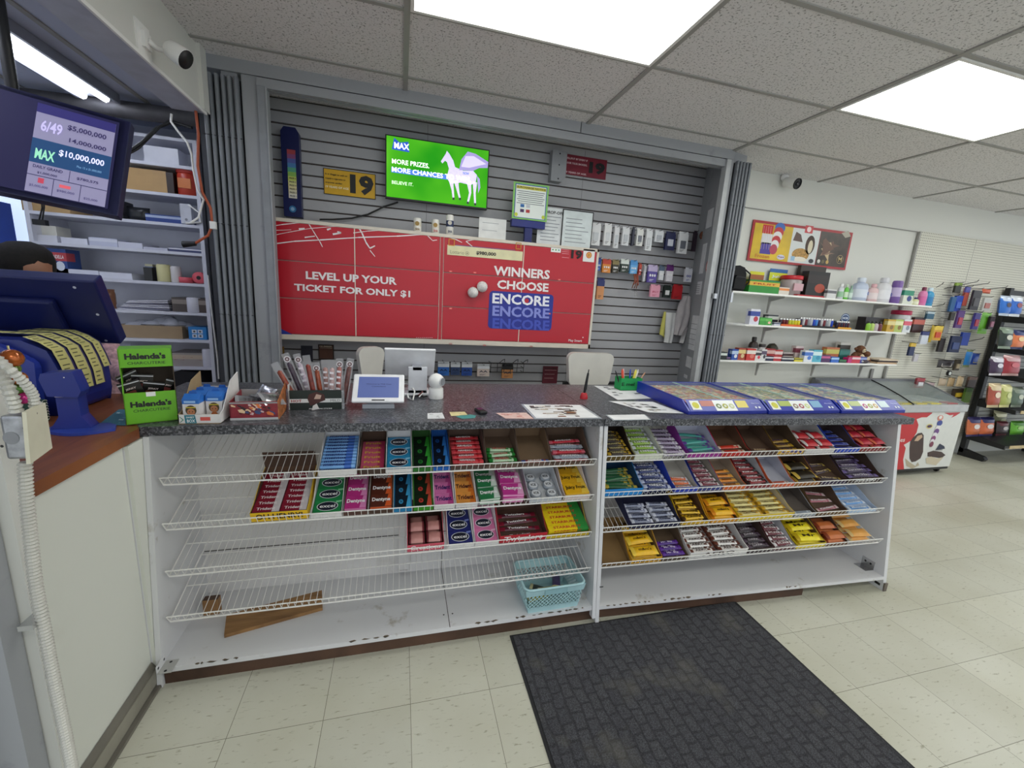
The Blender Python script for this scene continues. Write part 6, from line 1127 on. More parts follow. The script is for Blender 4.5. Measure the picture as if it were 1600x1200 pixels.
p = PY(1321, 494, 3.12); m = MB(); m.box(p.x-.05, p.x+.055, 3.12, 3.126, Z2+.0006, Z2+.09, mat('#1f2f54')); m.disc((p.x, 3.118, Z2+.105), UX, UZ, .055, mat('#27406c', var=0), 22, .045); m.disc((p.x, 3.1175, Z2+.105), UX, UZ, .048, mat('#c8d4e4', var=0), 22, .036); m.disc((p.x, 3.117, Z2+.105), UX, UZ, .044, mat('#27406c', var=0), 22, .030); m.text('NICER', (p.x, 3.1165, Z2+.105), UX, UZ, mat('#e0e8f4', var=0), .02, .07, 1, True); tag(m.build('oval_sign'), 'navy header card with a pale oval badge on the middle shelf', 'sign')
good('vape_display', 'display box', 'black open display with green and maroon packs', 'box', 1349, 1383, 496, 3.10, Z2, .08, '#1c1418')
for q, (a_, c_) in enumerate(((1356, '#8cc43c'), (1362, '#b8d070'), (1368, '#c8b8c0'), (1374, '#6a2a38'))): good('small_bottle', 'bottle', ['lime', 'pale green', 'pinkish', 'maroon'][q]+' mini bottle in front of the black display', 'bottle', a_, a_+6, 502+q*.3, 3.02, Z2, .02, c_, None, '#1a1a1c')
for q, (a_, b_, c_, c2, lab) in enumerate(((1384, 1396, '#c8a030', '#e0d090', 'amber yellow packet row, left of two on the middle shelf'), (1396, 1408, '#b0c060', '#e4e4b4', 'olive green packet row, right of two on the middle shelf'), (1409, 1421, '#d8dce0', '#d8566a', 'white packet with pink top near the shelf end'))): good('tissue_pack', 'packet', lab, 'box', a_, b_, 499, 3.06, Z2, .05, c_, c2, '#8a90a0' if q == 2 else '#8a6a2c')
good('round_tub', 'tub', 'pale tub with a magenta lid above the packets', 'tub', 1406, 1424, 485, 3.09, Z2, .06, '#c8c8cc', '#b41f4c', '#d86a80')
good('dark_packets', 'packet', 'dark red snack packets at the right end of the shelf', 'box', 1424, 1441, 496, 3.2, Z2, .03, '#3a1c1e', '#c05a48')
# lowest shelf: medicine and small boxes
low = [(1121, 1135, 550, '#16201f', '#dfe8e2', None, 'black box with a white label at the far left'), (1135, 1141, 558, '#30243c', '#8a6a9c', None, 'tiny violet box by the black one'), (1142, 1152, 546, '#2a50a8', '#b8cce8', '#e0e4ec', 'blue box with a pale moon shape'), (1152, 1163, 544, '#a8442c', '#e0c884', '#d8c090', 'brown and cream box beside the blue one'), (1165, 1179, 545, '#c8342c', '#e8dcd4', '#d87a6c', 'tall red and white medicine box'), (1179, 1188, 549, '#e0dcdc', '#3a3438', '#d83a4c', 'white box with red ribbon picture'), (1188, 1196, 546, '#dcdcdc', '#5a4c64', '#3a3a44', 'white box with a dark arrow'), (1195, 1208, 557, '#1c1c3c', '#d8d8e0', None, 'low navy box with white print'), (1208, 1220, 557, '#b82c34', '#f0d8d8', None, 'low red box with white print'), (1221, 1240, 559, '#1e2238', '#d8d8d8', None, 'long low dark blue box'), (1241, 1254, 560, '#d8cc34', '#5a5424', None, 'flat yellow packet'), (1255, 1268, 548, '#dfe4ee', '#4a78cc', '#4a78cc', 'white and blue medicine box'), (1268, 1282, 547, '#5ab4cc', '#d4ecf0', '#3a94b8', 'turquoise medicine box'), (1282, 1296, 555, '#4a2458', '#c05a8c', None, 'plum box with pink print'), (1298, 1310, 558, '#2f68c4', '#a8ccec', None, 'low bright blue box'), (1311, 1322, 562, '#1f4c34', '#3a8050', None, 'low dark green box'), (1324, 1330, 559, '#c42878', None, None, 'thin magenta box'), (1330, 1343, 557, '#c82c44', '#e8c8d0', None, 'crimson box near the plush toy'), (1343, 1353, 558, '#3c4a9c', '#98a8d8', None, 'blue-violet box near the plush toy')]
for a_, b_, tp, c_, c2, c3, lab in low: good('medicine_box', 'box', lab+', lowest shelf', 'box', a_, b_, tp, 3.05, Z3, .05, c_, c2, c3)
back = [(1195, 1209, 545, '#a02c30', '#d8b0a8', 'dark red box on top of the navy box'), (1209, 1221, 547, '#c03a38', '#e8d0cc', 'red box stacked on the low red box'), (1222, 1238, 551, '#bdb4b4', '#4a3438', 'grey lettered box behind the long dark one'), (1288, 1308, 543, '#b8683c', '#c8c060', 'orange patterned box in the back row'), (1309, 1325, 546, '#20605a', '#2c7a70', 'teal box in the back row'), (1240, 1252, 541, '#c8b8b8', '#7a3a48', 'tall pale box with pink print in the back row'), (1308, 1324, 535, '#e0ddd6', '#3a342c', 'white box with a black bird mark at the back')]
for a_, b_, tp, c_, c2, lab in back: good('medicine_box', 'box', lab, 'box', a_, b_, tp, 3.13 if tp > 540 else 3.19, Z3, .05, c_, c2)
good('dark_bottle', 'bottle', 'dark brown bottle with a white label on the lowest shelf', 'bottle', 1173, 1186, 527, 3.14, Z3, .06, '#2a1c18', '#d8d4d4', '#1c1412')
good('small_jar', 'jar', 'short jar with a black top beside the dark bottle', 'tub', 1187, 1195, 538, 3.14, Z3, .05, '#c8c4c4', '#3a3434')
m = MB(); p = PY(1214, 540, 3.14); m.lathe([(.03, -.03), (.05, -.02), (.06, 0), (.055, .03), (.02, .05)], (p.x, 3.19, Z3+.09), mat('#2c2a1c', .6, var=.3), 12, (.2, -1, .4)); m.box(p.x-.03, p.x+.05, 3.195, 3.24, Z3+.0005, Z3+.04, mat('#242420')); tag(m.build('sewing_kit'), 'dark round object leaning behind the boxes of the lowest shelf', 'container')
good('clear_stand', 'stand', 'clear plastic stand with pink flowers behind the dark boxes', 'box', 1241, 1250, 538, 3.17, Z3, .03, '#b8a8ac', '#c890a0') if 0 else None
# plush toy
p = PY(1345, 556, 3.14); t = thing('plush_toy', 'brown and cream plush toy sitting on the lowest shelf', 'soft toy', (p.x, 3.16, Z3+.0005)); F1 = mat('#6e4830', .95, var=.25, nscale=60); F2 = mat('#d8c4a4', .95, var=.1, nscale=60)
def ball(m, c, r, mm, s=(1, 1)): m.lathe([(max(.001, r*math.sin(a_)), -r*math.cos(a_)) for a_ in [math.pi*i/10 for i in range(11)]], c, mm, 14, sc=s); return m
ball(MB(), (-.02, 0, .052), .052, F1).build('body', t); m = MB(); ball(m, (-.015, -.03, .05), .034, F2); m.build('belly', t); m = MB(); ball(m, (-.01, -.01, .125), .042, F1); ball(m, (-.055, 0, .13), .016, F1); ball(m, (.03, 0, .14), .016, F1); m.build('head', t); m = MB(); ball(m, (-.008, -.04, .118), .022, F2); ball(m, (-.008, -.062, .122), .005, BLACK); ball(m, (-.02, -.047, .136), .004, BLACK); ball(m, (.006, -.047, .136), .004, BLACK); m.build('face', t)
for s_, e in ((-1, (-.09, -.03, .03)), (1, (.09, -.05, .02))): m = MB(); m.tube([(s_*.03-.02, 0, .08), ((e[0]+s_*.03)*.7, -.02, .05), e], [.022, .02, .015], F1, 8); m.build('arm', t)
for s_ in (-1, 1): m = MB(); m.tube([(s_*.03-.02, -.02, .02), (s_*.06, -.08, .018)], [.017, .014], F1, 8); m.build('leg', t)
p = PY(1361, 560, 3.07); t = thing('plush_toy', 'small tan plush puppy leaning on the brown one', 'soft toy', (p.x, 3.12, Z3+.0005)); ball(MB(), (0, 0, .035), .035, F2).build('body', t); m = MB(); ball(m, (-.01, -.01, .085), .03, F1); m.build('head', t)
for q in range(3): m = MB(); x0 = PY(1367+q, 575, 3.06).x; m.box(x0, x0+.27, 3.05, 3.2, Z3+.0006+q*.016, Z3+.0146+q*.016, mat(('#c8a888', '#3a3030', '#d8c8b4')[q], .7)); tag(m.build('book'), ['tan book at the bottom of the flat pile on the lowest shelf', 'dark book in the middle of the flat pile', 'cream book on top of the flat pile'][q], 'book')
m = MB(); x0 = PY(1349, 563, 3.05).x; m.pillow((x0+.02, 3.06, Z3+.001), .09, .06, .035, mat('#3a2c3c'), mat('#d8d8d8')); tag(m.build('packet'), 'dark and white crinkled packet beside the flat books', 'packet')

# poster of frozen treats
a, b, c, d = rect(1178, 345, 1331, 368, 3.265); z1 = PY(1178, 345, 3.265).z; z0 = PY(1170, 405, 3.265).z; x0, x1 = PY(1178, 345, 3.265).x, PY(1331, 368, 3.265).x
t = thing('ice_cream_poster', 'long red-edged ice cream poster in yellow, white and brown sections', 'poster', (x0, 3.262, z0)); w = x1-x0; h = z1-z0; PP = lambda u, v, k=0: V((w*u, -.001-k*.0006, h*v))
m = MB(); m.box(-.005, w+.005, 0, .008, -.01, h+.01, mat('#b03038', .4)); m.build('backing', t)
m = MB(); E_ = lambda c_: mat(c_, .35, var=0)
def pq(u0, v0, u1, v1, c_, k): m.poly([PP(u0, v0, k), PP(u1, v0, k), PP(u1, v1, k), PP(u0, v1, k)], E_(c_) if isinstance(c_, str) else c_)
pq(.015, .03, .385, .96, mat('#dcb82c', .35, var=.12, nscale=6), 1); pq(.385, .03, .665, .96, '#d8dcdc', 1); pq(.67, .03, .985, .96, mat('#453830', .35, var=.3, nscale=9), 1)
for i, c_ in enumerate(('#c8282c', '#dcdce0', '#4a3a9c')): pq(.09+.004*i, .72-.27*i, .19+.006*i, .94-.23*i, c_, 2)
for i in range(6): m.disc(PP(.255-.006*i, .90-.115*i, 2+i*.2), UX, UZ, .058-.003*i, E_(('#3a68b8', '#c03038', '#e8e4e4', '#c03038', '#e8e4e4', '#b84058')[i]), 16, .045)
for i in range(4): m.tube([PP(.105+.025*i, .30, 3), PP(.10+.022*i, .90, 3)], .0012, E_('#f0d8d8'), 4)
m.disc(PP(.31, .14, 3), UX, UZ, .045, E_('#d8d8ec'), 16, .022); m.text('Popsi', PP(.31, .14, 4), UX, UZ, E_('#7a3a5c'), .018, .07, 1, True); m.text('Frozen', PP(.06, .07, 3), UX, UZ, E_('#c8782c'), .03, .16)
m.disc(PP(.50, .26, 2), UX, UZ, .10, mat('#c09450', .5, var=.3, nscale=60), 18, .058); m.disc(PP(.58, .55, 2), UX, UZ, .055, mat('#4a3428', .5, var=.3), 16, .085); m.disc(PP(.585, .50, 3), UX, UZ, .028, E_('#d8ccb0'), 16, .06); m.poly([PP(.40, .62, 2), PP(.50, .60, 2), PP(.47, .80, 2), PP(.42, .86, 2)], E_('#5a4038')); m.disc(PP(.50, .14, 2.5), UX, UZ, .08, E_('#ece4d4'), 16, .022)
pq(.50, .86, .58, 1.06, '#c83840', 3); m.disc(PP(.54, .96, 4), UX, UZ, .025, E_('#f0d8d8'), 14); m.disc(PP(.62, .12, 3), UX, UZ, .03, E_('#2a2a30'), 14, .02); pq(.41, .08, .45, .2, '#9ac0dc', 3)
for i in range(9): r = random.Random(i); m.poly([PP(.70+r.random()*.15, .25+r.random()*.55, 2+i*.1)+V((s_*.03*(1+r.random()), 0, e_*.022*(1+r.random()))) for s_, e_ in ((-1, -.5), (.2, -1), (1, .2), (-.1, 1))], E_(('#c8b08a', '#8a6a58', '#6a4a3c')[i % 3]))
m.disc(PP(.92, .25, 3), UX, UZ, .042, E_('#b8a070'), 18, .04); m.disc(PP(.92, .25, 3.5), UX, UZ, .038, E_('#3a2c24'), 18, .036); m.text('M', PP(.92, .25, 4), UX, UZ, E_('#c8b07c'), .04, .045, 1.5, True)
for i in range(3): m.disc(PP(.70+.045*i, .14, 3), UX, UZ, .018, E_(('#d8d4cc', '#6a6040', '#c8a458')[i]), 12)
m.poly([PP(.88, .98, 2), PP(.95, 1.06, 2), PP(.985, .92, 2), PP(.93, .86, 2)], E_('#b0a898'))
m.build('print', t)

# security camera on the wall
t = thing('security_camera', 'white security camera high on the right wall with a black lens', 'camera', PY(1225, 278, 3.27)); m = MB(); m.lathe([(.035, 0), (.035, -.02), (.015, -.03)], (0, 0, 0), WHITE, 16, (0, 1, 0)); m.tube([(0, -.02, 0), (.02, -.05, -.03), (.02, -.07, -.05)], .010, WHITE, 8); m.build('bracket', t)
m = MB(); ax = V((.12, -.95, -.30)).normalized(); c_ = V((.0, -.02, -.04)); m.lathe([(.025, 0), (.042, .01), (.045, .05), (.046, .12)], c_, WHITE, 20, ax); m.build('housing', t); m = MB(); m.lathe([(.044, .118), (.044, .128), (.038, .13), (.038, .124)], c_, BLACK, 20, ax); m.lathe([(.001, .126), (.018, .126), (.018, .13), (.001, .131)], c_, mat('#3a3a40', .1), 14, ax); m.build('lens', t)

# goods on the pegboard
def peg(r4, base, lab, top=None, mid=None, kind='box', y=3.17, cat='hanging pack', tilt=0):
    sl_ = .26*(r4[3]-r4[1]); a, b, c, d = rect(r4[0]+sl_, r4[1], r4[2]-sl_*.2, r4[3], y); a, b = min(a, b), max(a, b); w, h = max(b-a, .03), d-c; t = thing('peg_item', lab, cat, ((a+b)/2, y, c)); m = MB()
    if kind == 'pouch': m.pillow((0, .02, h/2), h, w, .03, mat(base, .3), mat(top or base, .4), 8, 6, (UZ, -UX, -UY)); 
    else: m.box(-w/2, w/2, 0, .02, 0, h*.9, mat(base, .45)); 
    if top and kind != 'pouch': m.box(-w/2-.0005, w/2+.0005, -.001, .015, h*.68, h*.96, mat(top, .45))
    if mid: m.box(-w*.3, w*.3, -.008, 0, h*.18, h*.55, mat(mid, .4))
    m.build('pack', t); k = MB(); k.tube([(0, 3.2535-y, h*1.0), (0, -.02, h*.97), (0, -.035, h*1.03)], .003, HK, 5); k.build('hook', t)
pegs = [((1420, 500, 1424, 500), None, '')][:0]+[
 ((1491, 441, 1501, 458), '#23241e', 'black and green glove pack at the top of the pegboard', '#8aa83c', None, 'box'), ((1483, 461, 1491, 487), '#2a5a8c', 'small dark blue sleeve left of the bright blue pack', None, None, 'box'), ((1489, 459, 1501, 487), '#2448b0', 'bright blue slanting pack on the pegboard', None, '#4a6ac8', 'box'), ((1484, 487, 1491, 501), '#2a2622', 'dark pointed tool below the blue pack', None, None, 'box'), ((1503, 447, 1511, 478), '#b8584c', 'red-brown narrow pack with a violet top', '#5a5aa8', None, 'box'), ((1515, 450, 1529, 485), '#3c3a40', 'dark grey spatula-like utensil pack', None, '#5a585c', 'box'), ((1534, 451, 1548, 459), '#e06a48', 'orange scrubber at the top right of the pegboard', None, None, 'pouch'), ((1534, 463, 1547, 486), '#d0d0cc', 'white pack with a red swirl', None, '#c87a70', 'box'),
 ((1447, 486, 1459, 499), '#2c5a74', 'dark teal tube pack left of the centre', '#b8c8d0', None, 'box'), ((1492, 482, 1503, 513), '#5a3a7c', 'violet and red toothbrush pack, left one', None, '#b03a4c', 'box'), ((1506, 490, 1520, 502), '#c4c4a8', 'grey-green sponge disc in a pack', '#6a7a4c', None, 'pouch'), ((1519, 486, 1528, 515), '#4a4098', 'violet and red toothbrush pack, right one', None, '#c03a50', 'box'), ((1528, 488, 1543, 522), '#78c83c', 'large lime green pouch on the pegboard', '#8cd84c', None, 'pouch'), ((1544, 492, 1552, 515), '#3a2c34', 'dark pack with pink print beside the lime pouch', None, '#b87a90', 'box'),
 ((1473, 497, 1482, 521), '#8c8a88', 'plain grey long tool pack on the pegboard', None, None, 'box'), ((1451, 508, 1456, 535), '#b89c1c', 'mustard yellow folded glove', None, None, 'pouch'), ((1456, 508, 1470, 532), '#d8a030', 'orange and yellow toy pack', '#e8c84c', '#c84a2c', 'box'), ((1437, 517, 1449, 538), '#c8ccd8', 'white and blue phone cable pack', '#2c3470', None, 'box'), ((1465, 526, 1474, 550), '#2a2426', 'black elongated handle pack', None, None, 'box'), ((1482, 522, 1499, 551), '#1f2a4c', 'large navy comb pack', None, '#3a4a7c', 'box'), ((1500, 517, 1513, 540), '#2846a8', 'royal blue pack right of the navy comb pack', None, None, 'box'),
 ((1419, 535, 1428, 556), '#1c2a54', 'navy and yellow plush pendant pack', '#d8b43c', None, 'box'), ((1427, 552, 1434, 565), '#c4c0c8', 'pale narrow pack near the shelf end', None, None, 'box'), ((1505, 546, 1516, 574), '#2c7ac0', 'sky blue pack with crumpled top', '#7a8a5a', None, 'pouch'), ((1516, 552, 1528, 570), '#1f4cb0', 'cobalt blue crinkled pouch', None, '#c8b83c', 'pouch'), ((1464, 562, 1490, 575), '#221a1c', 'black round-headed sunglasses and brush cluster', None, '#d8d0c8', 'pouch'), ((1491, 560, 1499, 579), '#4a4236', 'small olive figurine pack low on the pegboard', None, '#b8a88c', 'box'), ((1430, 590, 1443, 606), '#7a3a40', 'maroon and white bottle opener pack', '#a83a44', '#d8d8dc', 'box'), ((1447, 597, 1459, 608), '#c8b0b4', 'pink-grey charm pack low on the pegboard', None, '#4a3a44', 'box'), ((1466, 591, 1478, 603), '#b8a48c', 'beige round tape roll, left', None, None, 'pouch'), ((1480, 590, 1491, 604), '#b49a74', 'beige round tape roll, middle', None, '#7a6848', 'pouch'), ((1494, 588, 1504, 604), '#c0a884', 'beige round tape roll, right', None, '#8a7450', 'pouch'), ((1488, 606, 1505, 623), '#3a2c20', 'black box with a yellow band low on the pegboard', None, '#c8a82c', 'box'), ((1505, 605, 1516, 629), '#5a7a30', 'olive green bottle pack low on the pegboard', '#3a5a24', None, 'box'), ((1511, 588, 1524, 606), '#4a3a34', 'brown striped pack beside the black rack post', '#7a5a4c', None, 'box')]
for q, (r4, base, lab, top, mid, kind) in enumerate(pegs): peg(r4, base, lab, top, mid, kind, y=3.18-.04*(q % 2))
for q, ((a_, b_), (c_, d_), lab) in enumerate((((1475, 451), (1527, 440), 'long bare peg hook pointing left, upper pegboard'), ((1463, 449), (1472, 444), 'short bare peg hook near the shelf end'), ((1510, 447), (1544, 443), 'bare peg hook above the grey utensil'), ((1541, 452), (1572, 449), 'bare peg hook above the chip rack post'), ((1452, 480), (1474, 476), 'bare peg hook over the teal pack'), ((1505, 535), (1535, 529), 'bare peg hook right of the royal blue pack'))):
    A, B = PY(a_, b_, 3.245), PY(c_, d_, 3.1); m = MB(); m.tube([A, B, B+V((.0, -.01, .02))], .0035, HK, 5); tag(m.build('peg_hook'), lab, 'hook')
p = PY(1481, 583, 3.18); m = MB(); m.lathe([(.03, 0), (.03, .02)], p, BLACK, 16, (0, -1, 0)); m.disc(p-UY*.021, UX, UZ, .02, mat('#d8dcd8', var=0), 16); m.tube([p+V((0, 0, .03)), p+V((0, .07, .05))], .003, HK, 5); tag(m.build('small_clock'), 'round black gauge with a white face on the pegboard', 'clock')

# ice cream freezer
fx0, fx1, fy = 4.05, 5.575, 2.79
t = thing('chest_freezer', 'white chest ice-cream freezer with a sloping glass top and red splash graphics', 'freezer', (fx0, fy, 0)); fw = fx1-fx0; FWH = mat('#d9dad6', .3, var=.02); fd = .455
m = MB(); m.box(0, fw, 0, fd, .075, .672, FWH); m.box(0, fw, .01, fd, .045, .075, BLACK); m.build('cabinet', t, .006)
for x in (.08, fw-.08):
    for y in (.06, fd-.06):
        m = MB(); m.lathe([(.022, -.012), (.027, -.008), (.027, .008), (.022, .012)], (x, y, .0275), BLACK, 14, (1, 0, 0)); m.box(x-.02, x+.02, y-.02, y+.02, .04, .05, CHROME); m.build('caster', t)
m = MB(); m.box(-.01, fw+.01, -.014, fd, .672, .745, mat('#b4b6b8', .35)); m.build('rim', t, .008)
tp = [(0, .745), (.12, .80), (.28, .86), (.42, .905), (.455, .918)]
m = MB(); AL = mat('#6c6e74', .35)
for x in (-.005, fw-.03): m.prism(tp+[(.455, .745)], (x, 0, 0), UY, UZ, (.035, 0, 0), AL)
m.box(0, fw, .42, .455, .745, .922, AL); m.tube([(fw*.5, .0, .752), (fw*.5, .12, .806), (fw*.5, .28, .866), (fw*.5, .44, .915)], .006, BLACK, 5); m.build('lid_frame', t)
m = MB(); 
for (a_, b_), (c_, d_) in zip(tp[:-1], tp[1:]): m.poly([(.03, a_, b_-.004), (fw-.03, a_, b_-.004), (fw-.03, c_, d_-.004), (.03, c_, d_-.004)], mat('#c8d4d0', .06, var=0, alpha=.35))
m.build('glass_lid', t)
m = MB(); m.box(.03, fw-.03, .02, fd-.04, .68, .72, mat('#8a8c88', .7, var=.35, nscale=14)); m.build('liner', t)
for q, (x, c_) in enumerate(((.55, '#d8a82c'), (.72, '#d8c430'), (.92, '#dfc830'), (1.12, '#e0cc38'), (1.36, '#b8323c'))):
    m = MB(); m.box(x-.08, x+.06, .02, .10, .7215, .755, mat(c_, .4, var=.2, nscale=40)); m.build('price_card', t)
for q in range(4):
    m = MB(); x = .3+.3*q
    for i in range(8): m.tube([(x+i*.03, .12, .745), (x+i*.03, .40, .75)], .003, mat('#b8bab8'), 4)
    m.build('wire_basket', t)
# graphics: red field with a wavy edge, bars and a pop
m = MB(); G0 = -.0012
def FP(px, py, k=0): p = PY(px, py, fy); return V((p.x-fx0, G0-k*.0007, max(.077, min(.670, p.z))))
Rd = mat('#c01f28', .3, var=0)
m.poly([V((.30, G0, .669)), V((.30, G0, .077))]+[FP(*q) for q in ((1406, 745), (1412, 735), (1411, 718), (1415, 700), (1412, 695), (1424, 688), (1432, 676), (1435, 664), (1432, 655), (1440, 652), (1448, 652), (1456, 646))]+[V((FP(1456, 646).x, G0, .669))], Rd)
m.poly([FP(1476, 645.5), FP(1484, 649), FP(1490, 648), FP(1486, 653), FP(1494, 649), FP(1500, 645), FP(1500, 644.2), FP(1476, 645)], Rd)
Ch = mat('#3a2220', .3, var=.1); 
m.poly([FP(x, y, 1) for x, y in ((1421, 700), (1421, 716), (1424, 722), (1430, 721), (1438, 716), (1442, 706), (1443, 680), (1440, 676), (1434, 677), (1426, 684), (1422, 690))], Ch)
m.poly([FP(x, y, 2) for x, y in ((1428, 689), (1433, 681), (1440, 679), (1441, 683), (1434, 689))], mat('#c8a88c', var=0)); m.poly([FP(x, y, 1) for x, y in ((1414, 716), (1421, 722), (1430, 728), (1434, 722), (1436, 727), (1424, 735), (1416, 728))], mat('#b4a890', var=0))
for i, (x, y, c_) in enumerate(((1469, 653, '#d88a7c'), (1468, 661, '#3c4a94'), (1465, 669, '#e4e0e0'), (1463, 674, '#6c4484'), (1460, 680, '#e4e0e4'), (1458, 685, '#8a4478'), (1456, 690, '#dcd8dc'), (1455, 694, '#7a3a50'))): p = FP(x, y, 1+i*.3); m.disc(p, UX, UZ, .042-.002*i, mat(c_, var=0), 14, .03)
p = FP(1469, 652, 4); m.disc(p, UX, UZ, .022, mat('#e8e4e0', var=0), 14, .018)
p = FP(1452, 666, 1); m.disc(p, UX, UZ, .045, mat('#d8c878', var=0), 12, .025); m.disc(p-UY*.0006, UX, UZ, .034, mat('#4a2c54', var=0), 12, .015)
m.poly([FP(x, y, 1) for x, y in ((1449, 707), (1458, 704), (1471, 706), (1477, 711), (1470, 716), (1458, 714), (1449, 713))], Ch); m.poly([FP(x, y, 2) for x, y in ((1446, 716), (1454, 713), (1464, 716), (1474, 714), (1462, 727), (1447, 724))], mat('#c8bca4', var=0)); m.poly([FP(x, y, 2) for x, y in ((1461, 703), (1468, 693), (1475, 697), (1476, 701))], mat('#2a3048', var=0)); m.text('Klondike', FP(1461, 704, 3), UX, UZ, mat('#3a3a44', var=0), .016, .10, .5)
m.text('Cones', FP(1392, 691, 1)+V((-.02, 0, 0)), UX, UZ, mat('#e8dcd8', var=0), .045, .20, .5)
m.build('graphics', t)

# chip rack
rx0 = 6.55; t = thing('chip_rack', 'black metal gondola rack with slatted back, holding bags of chips', 'rack', (rx0, 3.2, 0)); BK_ = mat('#17171a', .45)
m = MB(); m.box(-.03, .03, -.02, .03, .04, 1.97, BK_); m.build('post', t, .004); m = MB(); m.box(1.17, 1.23, -.02, .03, .04, 1.97, BK_); m.build('post', t, .004)
for x in (-.03, 1.17): m = MB(); m.prism([(.03, .0), (-.20, .0), (-.22, .03), (-.20, .055), (.03, .10)], (x, 0, 0), UY, UZ, (.06, 0, 0), BK_); m.build('foot', t)
m = MB()
for i in range(34): m.box(.03, 2.4, .012, .02, .2+i*.05, .243+i*.05, mat('#bfbfba', .5, var=.03))
m.box(.03, 2.4, .02, .03, .2, 1.95, BK_); m.build('back_panel', t)
RS = [(1.60, 0), (1.31, 0), (1.03, 0), (.62, 0), (.27, 0)]
def rz_(px, py, y): return PY(px, py, y).z
SF = 2.86
shz = [rz_(1590, 494, SF), rz_(1595, 546, SF), rz_(1590, 588, SF), rz_(1585, 638, SF), rz_(1575, 693, SF)]
for q, z in enumerate(shz):
    m = MB(); m.prism([(0, .0), (SF-3.2, -.06), (SF-3.2, -.035), (0, .035)], (-.0, 0, z), UY, UZ, (2.3, 0, 0), BK_); m.build('shelf', t)
    m = MB(); m.prism([(.01, .03), (SF-3.2, -.03), (SF-3.2, -.075), (.01, -.06)], (-.02, 0, z), UY, UZ, (.02, 0, 0), BK_); m.build('shelf_arm', t)
    if q >= 2: m = MB(); m.box(.06 if q > 2 else .12, 2.3, SF-3.2-.006, SF-3.2, z-.065, z-.03, mat('#c8b488', .6, var=.1)); m.build('price_rail', t)
chips = [(0, 1572, 1588, 462, '#2c6cc4', '#c8d4e8', '#3a2430', 'blue and white chip bag, top rack shelf, left'), (0, 1588, 1606, 462, '#2c64bc', '#dfe4ec', '#8a3a44', 'blue and white chip bag, top rack shelf, right'), (1, 1571, 1592, 512, '#23302a', '#8a9a88', '#c8c8b8', 'black and green chip bag, second rack shelf'), (1, 1589, 1610, 516, '#d87a4c', '#2a3468', '#e8c890', 'navy and orange snack bag, second rack shelf'), (2, 1556, 1576, 558, '#3f2a48', '#d8d4dc', '#cfcad4', 'dark purple chip bag, third rack shelf'), (2, 1577, 1604, 556, '#9a2a34', '#c8a0a0', '#c0525a', 'dark red chip bag, third rack shelf'), (3, 1555, 1574, 600, '#a8503c', '#d8c49c', '#e0ccb0', 'reddish and cream snack bag, fourth rack shelf'), (3, 1574, 1590, 602, '#a8b060', '#dcd89c', '#c8cc88', 'olive yellow snack bag, fourth rack shelf'), (3, 1591, 1608, 606, '#5a6a5c', '#8a9484', '#b8bca8', 'grey-green snack bag, fourth rack shelf'), (4, 1520, 1540, 653, '#c86a3c', '#3a3468', '#e4dcd8', 'violet, white and orange chip bag, lowest shelf, left'), (4, 1540, 1562, 653, '#d0683a', '#2f2c64', '#e4dcd8', 'violet, white and orange chip bag, lowest shelf, second'), (4, 1563, 1580, 664, '#3a2a2c', '#6a2c34', '#c8c0b8', 'small dark red snack bag, lowest shelf'), (4, 1572, 1592, 648, '#5a5a30', '#d8d4b0', '#8a8a50', 'olive and white snack bag standing behind, lowest shelf'), (4, 1585, 1606, 663, '#6ab82c', '#4a8a24', '#a8d86a', 'bright green snack bag, lowest shelf, right')]
for q, a_, b_, tp_, c_, c2, c3, lab in chips:
    y = 3.06 if q == 4 else 2.90; x0, x1 = PY(a_, tp_, y).x, PY(b_, tp_, y).x; z = shz[q]+(.012 if q == 4 else -.006); ztop = PY((a_+b_)/2, tp_, y).z; h = max(.17, ztop-z); w = x1-x0-.012
    if 'behind' in lab: y = 3.12; z += .012
    m = MB(); m.pillow((0, .05, h/2), h, w, .07, mat(c_, .28, .2, var=.1), mat(c2, .3), 9, 7, (UZ, -UX, -UY)); m.disc((0, -.022, h*.52), UX, UZ, w*.24, mat(c3, .3, var=0), 14, h*.12); m.pillow((0, .0495, h*.78), h*.42, w*.985, .0705, mat(c2, .28, .2), None, 6, 7, (UZ, -UX, -UY))
    tag(m.build('chip_bag', M=Mloc((((x0+x1)/2), y, z+.0035+(.012 if 'behind' in lab else 0)), 0, -.14)), lab, 'snack bag')

# ================================================================ LEFT: BACK ROOM, LOTTERY TERMINAL, POST
# fluorescent fixture and pipe
t = thing('fluorescent_light', 'long fluorescent ceiling fixture with bright tubes in the back room', 'ceiling light', (-1.62, 2.33, 2.47)); Lf = 1.5
m = MB(); m.box(-.085, .085, -Lf/2, Lf/2, 0, .028, mat('#c4c6d0', .4)); m.box(-.10, -.085, -Lf/2, Lf/2, -.02, .028, mat('#8a8e9c', .4)); m.box(.085, .10, -Lf/2, Lf/2, -.02, .028, mat('#8a8e9c', .4)); m.build('fixture_body', t)
TB = mat((.93, .95, 1.0), .4, var=0, emit=TUBE_E, key='tube')
for x in (-.05, .05): m = MB(); m.tube([(x, -Lf/2+.03, -.012), (x, Lf/2-.03, -.012)], .019, TB, 8); m.build('tube', t)
t = thing('fluorescent_light', 'second fluorescent ceiling fixture farther left in the back room', 'ceiling light', (-2.75, 2.2, 2.47)); m = MB(); m.box(-.1, .1, -.6, .6, 0, .028, mat('#c4c6d0', .4)); m.build('fixture_body', t)
for x in (-.04, .04): m = MB(); m.tube([(x, -.58, -.012), (x, .58, -.012)], .011, TB, 8); m.build('tube', t)
